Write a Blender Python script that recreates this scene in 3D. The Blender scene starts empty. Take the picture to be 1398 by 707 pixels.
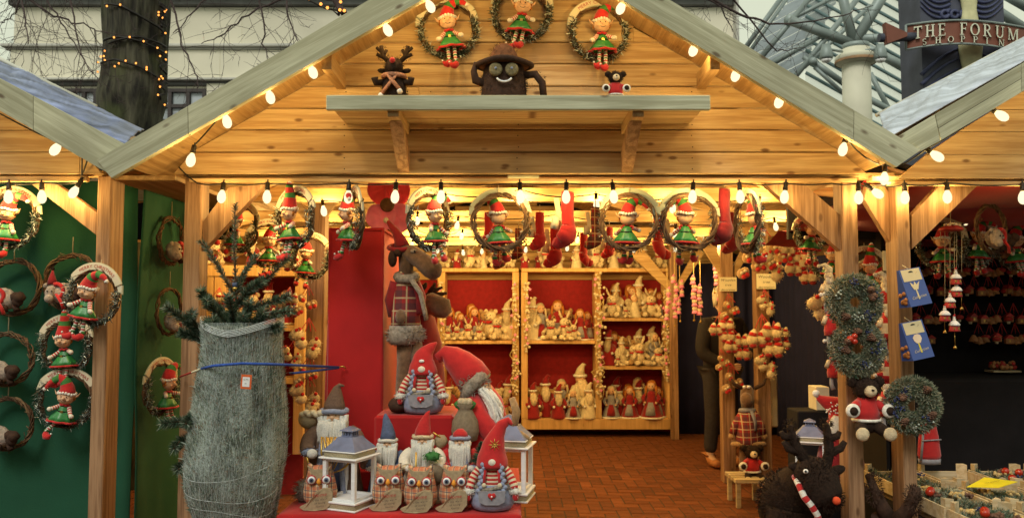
import bpy, math, random
from mathutils import Vector, Matrix, Euler, noise
R = math.radians
PI = math.pi
random.seed(7)
scn = bpy.context.scene
COL = scn.collection

# ------------------------------------------------------------ camera
F_PX, PITCH, EYE = 1100.0, R(3.46), 1.55
cam_d = bpy.data.cameras.new("camera")
cam_d.sensor_width = 36.0
cam_d.lens = 36.0 * F_PX / 1398.0
cam_d.clip_start = 0.05
cam_d.clip_end = 500.0
cam = bpy.data.objects.new("camera", cam_d)
COL.objects.link(cam)
cam.location = (0, 0, EYE)
cam.rotation_euler = (R(90) + PITCH, 0, 0)
cam_d.dof.use_dof = True
cam_d.dof.focus_distance = 3.6
cam_d.dof.aperture_fstop = 5.6
scn.camera = cam

# ------------------------------------------------------------ world and sun
SUN_EL, SUN_ROT = R(45), R(200)
world = bpy.data.worlds.new("World")
scn.world = world
world.use_nodes = True
wn, wl = world.node_tree.nodes, world.node_tree.links
wn.clear()
w_out = wn.new("ShaderNodeOutputWorld")
w_sky = wn.new("ShaderNodeTexSky")
w_sky.sky_type = 'NISHITA'
w_sky.sun_disc = False
w_sky.sun_elevation = SUN_EL
w_sky.sun_rotation = SUN_ROT
w_bg = wn.new("ShaderNodeBackground")
w_bg.inputs[1].default_value = 0.05
w_cl = wn.new("ShaderNodeBackground")          # even overcast cloud deck
w_cl.inputs[0].default_value = (0.74, 0.785, 0.60, 1)
w_cl.inputs[1].default_value = 1.0
w_no = wn.new("ShaderNodeTexNoise")
w_no.inputs["Scale"].default_value = 2.2
w_no.inputs["Detail"].default_value = 4
w_mr = wn.new("ShaderNodeMapRange")
w_mr.inputs["To Min"].default_value = 0.9
w_mr.inputs["To Max"].default_value = 1.0
w_mx = wn.new("ShaderNodeMixShader")
wl.new(w_sky.outputs[0], w_bg.inputs[0])
wl.new(w_no.outputs[0], w_mr.inputs[0])
wl.new(w_mr.outputs[0], w_mx.inputs[0])
wl.new(w_bg.outputs[0], w_mx.inputs[1])
wl.new(w_cl.outputs[0], w_mx.inputs[2])
wl.new(w_mx.outputs[0], w_out.inputs[0])
sun_d = bpy.data.lights.new("sun", 'SUN')
sun_d.energy = 1.5
sun_d.angle = R(20)
sun_d.color = (1.0, 0.95, 0.86)
sun = bpy.data.objects.new("sun", sun_d)
COL.objects.link(sun)
sd = Vector((math.sin(SUN_ROT) * math.cos(SUN_EL), math.cos(SUN_ROT) * math.cos(SUN_EL), math.sin(SUN_EL)))
sun.rotation_euler = sd.to_track_quat('Z', 'Y').to_euler()

scn.view_settings.view_transform = 'Standard'
scn.view_settings.look = 'None'
scn.view_settings.exposure = 0.0
scn.view_settings.gamma = 1.0
scn.cycles.use_denoising = True
scn.cycles.max_bounces = 5
scn.cycles.transparent_max_bounces = 12
scn.cycles.sample_clamp_indirect = 6.0

# ------------------------------------------------------------ helpers
CP, SP = math.cos(PITCH), math.sin(PITCH)
def at(px, py, Y):
    """the world point seen at photo pixel (px, py) at distance Y"""
    dx, dz = (px - 699.0) / F_PX, (353.5 - py) / F_PX
    y = CP - dz * SP
    z = SP + dz * CP
    return Vector((dx / y * Y, Y, EYE + z / y * Y))
def xz(px, py, Y):
    p = at(px, py, Y)
    return (p.x, p.z)

MATS = {}
KIDS = {}
class MB:
    def __init__(s, mat=None):
        s.v, s.f, s.mi, s.sm, s.mats, s.cur, s.smooth = [], [], [], [], [], 0, True
        s.T = Matrix()
        if mat: s.mat(mat)
    def mat(s, name):
        if name not in s.mats: s.mats.append(name)
        s.cur = s.mats.index(name)
        return s
    def add(s, vs, fs, smooth=None):
        b = len(s.v)
        T = s.T
        s.v.extend([tuple(T @ Vector(p)) for p in vs])
        for f in fs:
            s.f.append([i + b for i in f])
            s.mi.append(s.cur)
            s.sm.append(s.smooth if smooth is None else smooth)
        return s
    def box(s, x0, x1, y0, y1, z0, z1, c=0.0):
        X, Y, Z = (min(x0, x1), max(x0, x1)), (min(y0, y1), max(y0, y1)), (min(z0, z1), max(z0, z1))
        if c <= 0:
            vs = [(X[i], Y[j], Z[k]) for i in (0, 1) for j in (0, 1) for k in (0, 1)]
            return s.add(vs, [(0,1,3,2),(4,6,7,5),(0,4,5,1),(2,3,7,6),(0,2,6,4),(1,5,7,3)], False)
        c = min(c, .45 * min(X[1]-X[0], Y[1]-Y[0], Z[1]-Z[0]))
        vs, idx = [], {}
        for i in (0, 1):
            for j in (0, 1):
                for k in (0, 1):
                    p = (X[i], Y[j], Z[k]); d = (c if i == 0 else -c, c if j == 0 else -c, c if k == 0 else -c)
                    for a in range(3):
                        q = [p[n] + (0 if n == a else d[n]) for n in range(3)]
                        idx[(i, j, k, a)] = len(vs); vs.append(tuple(q))
        fs = []
        for a in range(3):
            b, d = (a + 1) % 3, (a + 2) % 3
            for e in (0, 1):
                q = []
                for (m, n) in ((0,0),(1,0),(1,1),(0,1)):
                    t = [0,0,0]; t[a] = e; t[b] = m; t[d] = n
                    q.append(idx[(t[0], t[1], t[2], a)])
                fs.append(q if e else q[::-1])
        for a in range(3):
            b, d = (a + 1) % 3, (a + 2) % 3
            for m in (0, 1):
                for n in (0, 1):
                    t0, t1 = [0,0,0], [0,0,0]
                    t0[b] = t1[b] = m; t0[d] = t1[d] = n; t1[a] = 1
                    q = [idx[(*t0, b)], idx[(*t1, b)], idx[(*t1, d)], idx[(*t0, d)]]
                    fs.append(q if (m == n) else q[::-1])
        for i in (0, 1):
            for j in (0, 1):
                for k in (0, 1):
                    q = [idx[(i, j, k, a)] for a in range(3)]
                    fs.append(q if (i + j + k) % 2 else q[::-1])
        return s.add(vs, fs, False)
    def prism(s, pts, y0, y1, smooth=False):
        """polygon in x-z, extruded from y0 to y1"""
        n = len(pts)
        vs = [(x, y0, z) for x, z in pts] + [(x, y1, z) for x, z in pts]
        fs = [list(range(n)), list(range(2*n-1, n-1, -1))]
        s.add(vs, fs, False)
        b = len(s.v) - 2 * n
        for i in range(n):
            j = (i + 1) % n
            s.f.append([b+j, b+i, b+n+i, b+n+j]); s.mi.append(s.cur); s.sm.append(smooth)
        return s
    def tube(s, pts, r, n=8, cap=True, closed=False, sq=1.0, mats=None):
        P = [Vector(p) for p in pts]
        k = len(P)
        rr = r if isinstance(r, (list, tuple)) else [r] * k
        tang = []
        for i in range(k):
            a = P[i-1] if (i > 0 or closed) else P[0]
            b = P[(i+1) % k] if (i < k-1 or closed) else P[-1]
            t = (b - a)
            tang.append(t.normalized() if t.length > 1e-9 else Vector((0,0,1)))
        t = tang[0]
        u = t.orthogonal().normalized() if abs(t.z) > .9 else t.cross(Vector((0,0,1))).normalized()
        vs, fs = [], []
        for i in range(k):
            t = tang[i]
            u = (u - t * u.dot(t))
            u = u.normalized() if u.length > 1e-6 else t.orthogonal().normalized()
            w = t.cross(u)
            for a in range(n):
                an = 2 * PI * a / n
                vs.append(P[i] + (u * math.cos(an) + w * math.sin(an) * sq) * rr[i])
        m0 = s.cur
        segs = k if closed else k - 1
        b = len(s.v)
        s.add(vs, [])
        for i in range(segs):
            if mats: s.mat(mats[i % len(mats)])
            for a in range(n):
                c = (a + 1) % n
                j = (i + 1) % k
                s.f.append([b+i*n+a, b+i*n+c, b+j*n+c, b+j*n+a]); s.mi.append(s.cur); s.sm.append(s.smooth)
        if cap and not closed:
            s.f.append([b+a for a in range(n)][::-1]); s.mi.append(s.cur if not mats else s.mats.index(mats[0])); s.sm.append(False)
            s.f.append([b+(k-1)*n+a for a in range(n)]); s.mi.append(s.cur); s.sm.append(False)
        s.cur = m0
        return s
    def ball(s, c, r, n=10, m=None, fz=0.0, fs_=30.0, rot=None):
        r = (r, r, r) if not isinstance(r, (tuple, list)) else r
        m = m or max(5, n * 2 // 3)
        c = Vector(c)
        E = Euler(rot).to_matrix() if rot else None
        vs, fs = [], []
        for i in range(m + 1):
            ph = PI * i / m
            for a in range(n):
                th = 2 * PI * a / n
                d = Vector((math.sin(ph) * math.cos(th), math.sin(ph) * math.sin(th), math.cos(ph)))
                k = 1 + (fz * noise.noise(d * 3 + c * fs_ + Vector((a * .37 % 1, i * .77 % 1, 0)) * fz * 2) if fz else 0)
                q = Vector((d.x * r[0], d.y * r[1], d.z * r[2])) * k
                vs.append(c + (E @ q if E else q))
                if i in (0, m): break
        def ix(i, a):
            if i == 0: return 0
            if i == m: return 1 + (m - 1) * n
            return 1 + (i - 1) * n + a % n
        for i in range(m):
            for a in range(n):
                q = [ix(i, a), ix(i+1, a), ix(i+1, a+1), ix(i, a+1)]
                q = [x for k_, x in enumerate(q) if x not in q[:k_]]
                fs.append(q)
        return s.add(vs, fs)
    def lathe(s, prof, n=16, c=(0,0,0), sx=1.0, sy=1.0, wave=None, cap=True):
        vs, fs = [], []
        for i, (r, z) in enumerate(prof):
            for a in range(n):
                th = 2 * PI * a / n
                k = 1 + (wave[0] * (i / max(1, len(prof)-1)) ** 2 * math.sin(th * wave[1]) if wave else 0)
                vs.append((c[0] + r*k*math.cos(th)*sx, c[1] + r*k*math.sin(th)*sy, c[2] + z))
        up = prof[-1][1] >= prof[0][1]
        for i in range(len(prof) - 1):
            for a in range(n):
                b = (a + 1) % n
                q = [i*n+a, i*n+b, (i+1)*n+b, (i+1)*n+a]
                fs.append(q if up else q[::-1])
        if cap:
            q = list(range(n)); fs.append(q[::-1] if up else q)
            q = [(len(prof)-1)*n + a for a in range(n)]; fs.append(q if up else q[::-1])
        return s.add(vs, fs)
    def spike(s, p, d, L, w, twist=None):
        """a flat thin needle: one triangle pair"""
        p, d = Vector(p), Vector(d).normalized()
        u = d.orthogonal().normalized()
        a = random.random() * PI if twist is None else twist
        u = (u * math.cos(a) + d.cross(u) * math.sin(a)) * w * .5
        s.add([p - u, p + u, p + d * L * .6 + u * .8, p + d * L, p + d * L * .6 - u * .8], [(0,1,2,3,4)], False)
        return s
    def build(s, name, parent=None, loc=None, rot=None, world=False):
        me = bpy.data.meshes.new(name)
        me.from_pydata(s.v, [], s.f)
        for m in s.mats: me.materials.append(MATS[m])
        me.polygons.foreach_set("material_index", s.mi)
        me.polygons.foreach_set("use_smooth", s.sm)
        me.update()
        o = bpy.data.objects.new(name, me)
        COL.objects.link(o)
        if parent:
            o.parent = parent
            KIDS.setdefault(parent.name, []).append(o)
            if world: o.location = -parent.location
        if loc is not None: o.location = loc
        if rot is not None: o.rotation_euler = rot
        return o

def tag(o, label=None, cat=None, group=None, kind=None):
    if label: o["label"] = label
    if cat: o["category"] = cat
    if group: o["group"] = group
    if kind: o["kind"] = kind
    return o
def root(name, label, cat, loc=(0,0,0), rz=0.0, group=None, sc=1.0, rot=None):
    o = bpy.data.objects.new(name, None)
    o.empty_display_size = .05
    COL.objects.link(o)
    o.location = loc
    o.rotation_euler = rot if rot is not None else (0, 0, rz)
    o.scale = (sc, sc, sc) if not isinstance(sc, (tuple, list)) else sc
    return tag(o, label, cat, group)
def copy_tree(o, parent=None):
    c = o.copy(); COL.objects.link(c)
    c.parent = parent
    if parent: KIDS.setdefault(parent.name, []).append(c)
    for ch in KIDS.get(o.name, [])[:]:
        copy_tree(ch, c)
    return c
def place(proto, used, loc, rz, label, group, sc=1.0, rot=None):
    o = proto if not used else copy_tree(proto)
    o.location = loc
    o.rotation_euler = rot if rot is not None else (0, 0, rz)
    o.scale = (sc, sc, sc)
    return tag(o, label, None, group)
def arc(c, r, a0, a1, n, y=0.0):
    return [Vector((c[0] + r * math.cos(a0 + (a1-a0)*i/n), y, c[1] + r * math.sin(a0 + (a1-a0)*i/n))) for i in range(n+1)]
def bez(p0, p1, p2, n=8):
    p0, p1, p2 = Vector(p0), Vector(p1), Vector(p2)
    return [p0*(1-t)**2 + p1*2*t*(1-t) + p2*t*t for t in [i/n for i in range(n+1)]]
def lerp(a, b, t): return a + (b - a) * t
def taper(r0, r1, n): return [lerp(r0, r1, i/n) for i in range(n+1)]

# ------------------------------------------------------------ materials
def nt(name):
    m = bpy.data.materials.new(name)
    m.use_nodes = True
    t = m.node_tree
    b = t.nodes["Principled BSDF"]
    MATS[name] = m
    return m, t, b, t.nodes, t.links
def plain(name, col, rough=.75, var=.18, scale=30.0, bump=.25, metal=0.0, sheen=0.0, rnd=.0, spec=.3, stretch=None, bscale=None, bdist=.002):
    m, t, b, n, l = nt(name)
    b.inputs["Roughness"].default_value = rough
    b.inputs["Metallic"].default_value = metal
    b.inputs["Specular IOR Level"].default_value = spec
    if sheen: b.inputs["Sheen Weight"].default_value = sheen
    tc = n.new("ShaderNodeTexCoord")
    src = tc.outputs["Object"]
    if stretch:
        mp = n.new("ShaderNodeMapping"); mp.inputs["Scale"].default_value = stretch
        l.new(src, mp.inputs[0]); src = mp.outputs[0]
    no = n.new("ShaderNodeTexNoise"); no.inputs["Scale"].default_value = scale; no.inputs["Detail"].default_value = 5
    l.new(src, no.inputs["Vector"])
    mr = n.new("ShaderNodeMapRange"); mr.inputs["From Min"].default_value = .25; mr.inputs["From Max"].default_value = .75
    mr.inputs["To Min"].default_value = 1 - var; mr.inputs["To Max"].default_value = 1 + var
    l.new(no.outputs[0], mr.inputs[0])
    hs = n.new("ShaderNodeHueSaturation"); hs.inputs["Color"].default_value = (*col, 1)
    val = mr.outputs[0]
    if rnd:
        oi = n.new("ShaderNodeObjectInfo")
        m2 = n.new("ShaderNodeMapRange"); m2.inputs["To Min"].default_value = 1 - rnd; m2.inputs["To Max"].default_value = 1 + rnd
        l.new(oi.outputs["Random"], m2.inputs[0])
        mu = n.new("ShaderNodeMath"); mu.operation = 'MULTIPLY'
        l.new(val, mu.inputs[0]); l.new(m2.outputs[0], mu.inputs[1]); val = mu.outputs[0]
    l.new(val, hs.inputs["Value"]); l.new(hs.outputs[0], b.inputs["Base Color"])
    if bump:
        n2 = n.new("ShaderNodeTexNoise"); n2.inputs["Scale"].default_value = bscale or scale * 6; n2.inputs["Detail"].default_value = 3
        l.new(src, n2.inputs["Vector"])
        bu = n.new("ShaderNodeBump"); bu.inputs["Strength"].default_value = bump; bu.inputs["Distance"].default_value = bdist
        l.new(n2.outputs[0], bu.inputs["Height"]); l.new(bu.outputs[0], b.inputs["Normal"])
    return m
def wood(name, light, dark, axis='X', knot=1.0, rough=.65, rnd=.12, weather=0.0, tilt=0.0):
    m, t, b, n, l = nt(name)
    b.inputs["Roughness"].default_value = rough
    b.inputs["Specular IOR Level"].default_value = .25
    tc = n.new("ShaderNodeTexCoord"); oi = n.new("ShaderNodeObjectInfo")
    ad = n.new("ShaderNodeVectorMath"); ad.operation = 'ADD'
    ml = n.new("ShaderNodeMath"); ml.operation = 'MULTIPLY'; ml.inputs[1].default_value = 37.0
    l.new(oi.outputs["Random"], ml.inputs[0]); l.new(tc.outputs["Object"], ad.inputs[0]); l.new(ml.outputs[0], ad.inputs[1])
    vr = n.new("ShaderNodeVectorRotate"); vr.rotation_type = 'Y_AXIS'; vr.inputs['Angle'].default_value = tilt; l.new(ad.outputs[0], vr.inputs[0])
    def mapped(a, c, k=None):
        mp = n.new("ShaderNodeMapping")
        mp.inputs["Scale"].default_value = {'X': (a, c if k is None else k, c), 'Y': (c, a, c), 'Z': (c, c if k is None else k, a)}[axis]
        l.new(vr.outputs[0], mp.inputs[0]); return mp.outputs[0]
    # knots
    vo = n.new("ShaderNodeTexVoronoi"); vo.inputs["Scale"].default_value = 1.0
    l.new(mapped(6.5, 15, .0), vo.inputs["Vector"])
    kr = n.new("ShaderNodeMapRange"); kr.inputs["From Min"].default_value = .08; kr.inputs["From Max"].default_value = .17
    kr.inputs["To Min"].default_value = knot; kr.inputs["To Max"].default_value = 0.0
    l.new(vo.outputs["Distance"], kr.inputs[0])
    # which cells carry a knot
    sel = n.new("ShaderNodeMath"); sel.operation = 'GREATER_THAN'; sel.inputs[1].default_value = .3
    sx = n.new("ShaderNodeSeparateColor"); l.new(vo.outputs["Color"], sx.inputs[0]); l.new(sx.outputs[0], sel.inputs[0])
    km = n.new("ShaderNodeMath"); km.operation = 'MULTIPLY'; l.new(kr.outputs[0], km.inputs[0]); l.new(sel.outputs[0], km.inputs[1])
    # grain bending round the knots
    g1 = n.new("ShaderNodeTexNoise"); g1.inputs["Scale"].default_value = 1.0; g1.inputs["Detail"].default_value = 4; g1.inputs["Distortion"].default_value = .6
    l.new(mapped(1.6, 34.0), g1.inputs["Vector"])
    g2 = n.new("ShaderNodeTexNoise"); g2.inputs["Scale"].default_value = 1.0; g2.inputs["Detail"].default_value = 3
    l.new(mapped(9.0, 260.0), g2.inputs["Vector"])
    g3 = n.new("ShaderNodeTexNoise"); g3.inputs["Scale"].default_value = 2.2; g3.inputs["Detail"].default_value = 3
    l.new(ad.outputs[0], g3.inputs["Vector"])
    mx = n.new("ShaderNodeMath"); mx.operation = 'MULTIPLY_ADD'; mx.inputs[1].default_value = .5
    l.new(g2.outputs[0], mx.inputs[0]); l.new(g1.outputs[0], mx.inputs[2])
    mr = n.new("ShaderNodeMapRange"); mr.inputs["From Min"].default_value = .58; mr.inputs["From Max"].default_value = .88
    l.new(mx.outputs[0], mr.inputs[0])
    c1 = n.new("ShaderNodeMix"); c1.data_type = 'RGBA'
    c1.inputs[6].default_value = (*light, 1); c1.inputs[7].default_value = (*dark, 1)
    l.new(mr.outputs[0], c1.inputs[0])
    c2 = n.new("ShaderNodeMix"); c2.data_type = 'RGBA'; c2.inputs[7].default_value = (dark[0]*.32, dark[1]*.22, dark[2]*.2, 1)
    l.new(km.outputs[0], c2.inputs[0]); l.new(c1.outputs[2], c2.inputs[6])
    hs = n.new("ShaderNodeHueSaturation")
    m2 = n.new("ShaderNodeMapRange"); m2.inputs["To Min"].default_value = 1 - rnd; m2.inputs["To Max"].default_value = 1 + rnd
    l.new(oi.outputs["Random"], m2.inputs[0])
    m3 = n.new("ShaderNodeMapRange"); m3.inputs["From Min"].default_value = .3; m3.inputs["From Max"].default_value = .7
    m3.inputs["To Min"].default_value = .86 - weather; m3.inputs["To Max"].default_value = 1.12
    l.new(g3.outputs[0], m3.inputs[0])
    mu = n.new("ShaderNodeMath"); mu.operation = 'MULTIPLY'; l.new(m2.outputs[0], mu.inputs[0]); l.new(m3.outputs[0], mu.inputs[1])
    l.new(mu.outputs[0], hs.inputs["Value"]); l.new(c2.outputs[2], hs.inputs["Color"]); l.new(hs.outputs[0], b.inputs["Base Color"])
    bu = n.new("ShaderNodeBump"); bu.inputs["Strength"].default_value = .35; bu.inputs["Distance"].default_value = .002
    l.new(mx.outputs[0], bu.inputs["Height"]); l.new(bu.outputs[0], b.inputs["Normal"])
    return m
def plaid(name, base, c2, c3, freq=60.0, rough=.85):
    """woven check built from stripes along object x and z"""
    m, t, b, n, l = nt(name)
    b.inputs["Roughness"].default_value = rough
    tc = n.new("ShaderNodeTexCoord"); se = n.new("ShaderNodeSeparateXYZ"); l.new(tc.outputs["Object"], se.inputs[0])
    def stripe(out, f, th, ph=0.0):
        a = n.new("ShaderNodeMath"); a.operation = 'MULTIPLY_ADD'; a.inputs[1].default_value = f; a.inputs[2].default_value = ph
        s_ = n.new("ShaderNodeMath"); s_.operation = 'SINE'; g = n.new("ShaderNodeMath"); g.operation = 'GREATER_THAN'; g.inputs[1].default_value = th
        l.new(out, a.inputs[0]); l.new(a.outputs[0], s_.inputs[0]); l.new(s_.outputs[0], g.inputs[0]); return g.outputs[0]
    cur = None
    prev = (*base, 1)
    for out, f, th, ph, col, k in ((se.outputs["X"], freq*2.2, .1, 0, c2, .55), (se.outputs["Z"], freq*2.2, .1, 1, c2, .55),
                                (se.outputs["X"], freq*2.2, .93, 2.6, c3, .8), (se.outputs["Z"], freq*2.2, .93, 3.3, c3, .8)):
        mx = n.new("ShaderNodeMix"); mx.data_type = 'RGBA'; mx.inputs[7].default_value = (*col, 1)
        mm = n.new("ShaderNodeMath"); mm.operation = 'MULTIPLY'; mm.inputs[1].default_value = k
        l.new(stripe(out, f, th, ph), mm.inputs[0]); l.new(mm.outputs[0], mx.inputs[0])
        if cur is None: mx.inputs[6].default_value = prev
        else: l.new(cur, mx.inputs[6])
        cur = mx.outputs[2]
    l.new(cur, b.inputs["Base Color"])
    no = n.new("ShaderNodeTexNoise"); no.inputs["Scale"].default_value = 600; bu = n.new("ShaderNodeBump"); bu.inputs["Strength"].default_value = .3; bu.inputs["Distance"].default_value = .002
    l.new(tc.outputs["Object"], no.inputs["Vector"]); l.new(no.outputs[0], bu.inputs["Height"]); l.new(bu.outputs[0], b.inputs["Normal"])
    return m
def emit(name, col, strength, clear=0.0):
    m, t, b, n, l = nt(name)
    out = n["Material Output"]
    e = n.new("ShaderNodeEmission"); e.inputs[0].default_value = (*col, 1); e.inputs[1].default_value = strength
    if clear:
        tr = n.new("ShaderNodeBsdfTransparent"); mx = n.new("ShaderNodeMixShader"); mx.inputs[0].default_value = clear
        l.new(e.outputs[0], mx.inputs[1]); l.new(tr.outputs[0], mx.inputs[2]); l.new(mx.outputs[0], out.inputs[0])
    else: l.new(e.outputs[0], out.inputs[0])
    n.remove(b)
    return m

PINE_L, PINE_D = (.62, .45, .245), (.42, .26, .12)
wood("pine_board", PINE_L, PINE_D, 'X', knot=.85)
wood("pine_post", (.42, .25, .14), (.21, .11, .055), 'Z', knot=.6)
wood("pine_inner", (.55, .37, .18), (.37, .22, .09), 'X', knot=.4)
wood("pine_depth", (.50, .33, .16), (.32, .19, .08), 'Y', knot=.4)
wood("weathered_board", (.60, .595, .43), (.40, .385, .26), 'X', knot=.75, rough=.8, weather=.1)
wood("weathered_left", (.61, .60, .435), (.40, .385, .26), 'X', knot=.85, rough=.8, weather=.1, tilt=R(29.8))
wood("weathered_right", (.61, .60, .435), (.40, .385, .26), 'X', knot=.85, rough=.8, weather=.1, tilt=R(-30.8))
wood("crate_wood", (.66, .56, .38), (.50, .38, .21), 'X', knot=.2)
wood("shelf_wood", (.74, .46, .20), (.58, .34, .13), 'Z', knot=.3)
plain("red_felt", (.50, .02, .022), .9, .14, 40, .3, sheen=.3)
plain("red_cloth", (.42, .010, .012), .85, .24, 3.5, .35, sheen=.2, bscale=220)
plain("dark_red_felt", (.27, .012, .018), .9, .2, 20, .4, sheen=.3)
plain("pink_felt", (.92, .30, .52), .9, .2, 14, .3)
plain("green_satin", (.03, .22, .055), .38, .25, 25, .3, spec=.5)
plain("green_felt", (.05, .19, .05), .9, .15, 40, .3)
plain("green_cloth", (.014, .082, .045), .9, .16, 3.5, .3, bscale=150, bdist=.003)
plain("olive_felt", (.12, .17, .03), .9, .15, 40, .3)
plain("white_fur", (.88, .86, .80), .95, .22, 90, .9, bdist=.004)
plain("cream_fur", (.66, .54, .36), .95, .35, 45, .9, rnd=.22, bdist=.004)
plain("cream_felt", (.70, .60, .42), .9, .15, 40, .3)
plain("skin_felt", (.72, .45, .28), .85, .10, 30, .2)
plain("pale_felt", (.74, .68, .58), .9, .12, 30, .2)
plain("ginger_yarn", (.42, .15, .03), .95, .4, 120, .9)
plain("black_felt", (.015, .012, .012), .85, .2, 30, .3)
plain("gold", (.62, .40, .10), .32, .2, 60, .3, metal=.85)
plain("twig", (.115, .062, .034), .85, .4, 60, .6, rnd=.2)
plain("twig_pale", (.19, .12, .065), .85, .4, 60, .6)
plain("tinsel", (.50, .55, .50), .35, .5, 200, .5, metal=.5)
plain("tinsel_dark", (.035, .062, .05), .5, .5, 200, .5)
plain("brown_fuzz", (.034, .018, .012), .95, .55, 110, 1.0, bdist=.006)
plain("brown_plush", (.19, .105, .055), .95, .35, 60, .9, sheen=.4, bdist=.004)
plain("dark_brown_plush", (.06, .032, .022), .95, .35, 60, .9, bdist=.004)
plain("tan_plush", (.42, .25, .11), .95, .3, 60, .8, sheen=.3, bdist=.004)
plain("grey_fur", (.36, .31, .26), .95, .5, 80, 1.0, bdist=.005)
plain("grey_felt", (.30, .29, .33), .9, .2, 50, .4)
plain("blue_grey_fleece", (.30, .34, .48), .95, .2, 50, .7, bdist=.003)
plain("slate_blue", (.10, .13, .23), .85, .25, 30, .5)
plain("blue_zinc", (.17, .19, .30), .5, .3, 18, .3, spec=.4)
plain("burlap", (.44, .34, .21), .95, .2, 80, .9, bdist=.003, bscale=500)
plain("dark_burlap", (.24, .19, .13), .95, .2, 80, .9, bdist=.003, bscale=500)
plain("brown_coat", (.17, .105, .075), .95, .25, 50, .7)
plain("white_paint", (.86, .86, .87), .55, .08, 14, .2, bscale=90, stretch=(1, 1, 6))
plain("rope", (.50, .42, .27), .95, .4, 160, .9, stretch=(1, 1, 4))
plain("socket_plastic", (.018, .014, .012), .45, .2, 30, .1)
plain("cable", (.02, .018, .016), .5, .2, 30, .1)
plain("banner_print", (.72, .66, .50), .7, .06, 10, .1)
plain("banner_edge", (.50, .52, .38), .8, .1, 20, .1)
plain("red_ink", (.42, .03, .03), .8, .1, 20, 0)
plain("dark_ink", (.05, .035, .03), .8, .1, 20, 0)
plain("orange_felt", (.80, .32, .04), .8, .1, 20, .2)
plain("red_gloss", (.45, .03, .012), .18, .1, 20, 0, spec=.6)
plain("orange_nose", (.75, .09, .03), .9, .1, 40, .3)
plain("spruce_needle", (.055, .105, .062), .75, .35, 12, 0)
plain("spruce_frost", (.23, .27, .21), .75, .35, 12, 0)
plain("moss", (.29, .28, .19), .9, .4, 40, .6)
plain("blue_berry", (.030, .040, .13), .4, .3, 40, .1)
plain("cone_brown", (.15, .08, .055), .8, .4, 60, .4)
plain("knit_cream", (.50, .42, .36), .95, .4, 70, 1.0, bdist=.006)
plain("navy_cloth", (.020, .022, .075), .9, .2, 4, .3, bscale=160)
plain("black_cloth", (.010, .008, .009), .95, .3, 8, .3)
plain("paper", (.72, .66, .48), .8, .08, 10, .1)
plain("yellow_card", (.75, .62, .02), .7, .08, 10, .1)
plain("orange_card", (.70, .13, .03), .7, .08, 10, .1)
plain("blue_rope", (.03, .09, .42), .7, .4, 120, .6)
plaid("red_plaid", (.30, .018, .02), (.03, .045, .03), (.55, .42, .20), 70)
plaid("owl_plaid", (.70, .50, .30), (.50, .09, .03), (.03, .05, .10), 120)
plaid("coat_plaid", (.36, .02, .02), (.05, .03, .04), (.52, .44, .26), 46)
emit("bulb_glow", (1.0, .84, .50), 1.7, .35)
emit("fairy_glow", (1.0, .36, .07), 2.4)

# text as meshes, from the built-in font
_txt = {}
def glyph(ch):
    if ch not in _txt:
        cu = bpy.data.curves.new("glyph", 'FONT'); cu.body = ch; cu.size = 1.0; cu.extrude = .0; cu.resolution_u = 2
        o = bpy.data.objects.new("glyph", cu); COL.objects.link(o)
        dg = bpy.context.evaluated_depsgraph_get(); dg.update()
        me = bpy.data.meshes.new_from_object(o.evaluated_get(dg))
        vs = [tuple(v.co) for v in me.vertices]; fs = [list(p.vertices) for p in me.polygons]
        w = max([v[0] for v in vs] or [.3]) + .08
        _txt[ch] = (vs, fs, w)
        bpy.data.objects.remove(o); bpy.data.curves.remove(cu); bpy.data.meshes.remove(me)
    return _txt[ch]
def write(mb, text, size, fn, slant=0.0, gap=0.0, bold=0.0):
    """fn(u, v) gives the point for text coordinate u along, v up"""
    total = sum((glyph(c)[2] if c != ' ' else .35) + gap for c in text)
    u = -total * size / 2
    for c in text:
        if c == ' ': u += (.35 + gap) * size; continue
        vs, fs, w = glyph(c)
        mb.add([fn(u + (x + slant * y) * size, y * size) for x, y, z in vs], fs, False)
        if bold:
            mb.add([fn(u + (x + slant * y) * size + bold, y * size) for x, y, z in vs], fs, False)
        u += (w + gap) * size
# ============================================================ THE SETTING
YB, YG = 3.285, 3.667        # plane of the barge boards, plane of the gable boards
# ------------------------------------------------------------ ground
plain("asphalt", (.06, .055, .05), .9, .25, 6, .6, bscale=80)
plain("brick_clay", (.165, .052, .018), .85, .3, 12, .7, rnd=.32, bscale=60, bdist=.004)
plain("mortar", (.06, .045, .032), .95, .3, 30, .5)
g = MB("asphalt")
# one sheet to the horizon, with the sunken bed for the bricks
g.add([(-250, -250, -.03), (250, -250, -.03), (250, 250, -.03), (-250, 250, -.03)], [(0, 1, 2, 3)], False)
ground = tag(g.build("ground"), kind="structure")
g = MB("mortar")
g.box(-3.6, 3.9, 1.2, 10.6, -.026, -.006)
pave = tag(g.build("brick_paving"), kind="structure")
W = .1
bricks, outer = [], []
for a in range(-36, 39):
    for b in range(12, 106):
        c = (a - b) % 4
        x0, y0 = a * W, b * W
        if c == 0: r = (x0, x0 + 2*W, y0, y0 + W)
        elif c == 3: r = (x0, x0 + W, y0, y0 + 2*W)
        else: continue
        cx, cy = (r[0] + r[1]) / 2, (r[2] + r[3]) / 2
        px = cx / cy * F_PX + 699
        (bricks if (5.7 < cy < 8.6 and 690 < px < 1090) else outer).append((cy, r, c))
bricks.sort(key=lambda q: q[0])
outer += bricks[300:]
bricks = bricks[:300]
bm_ = {}
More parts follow.
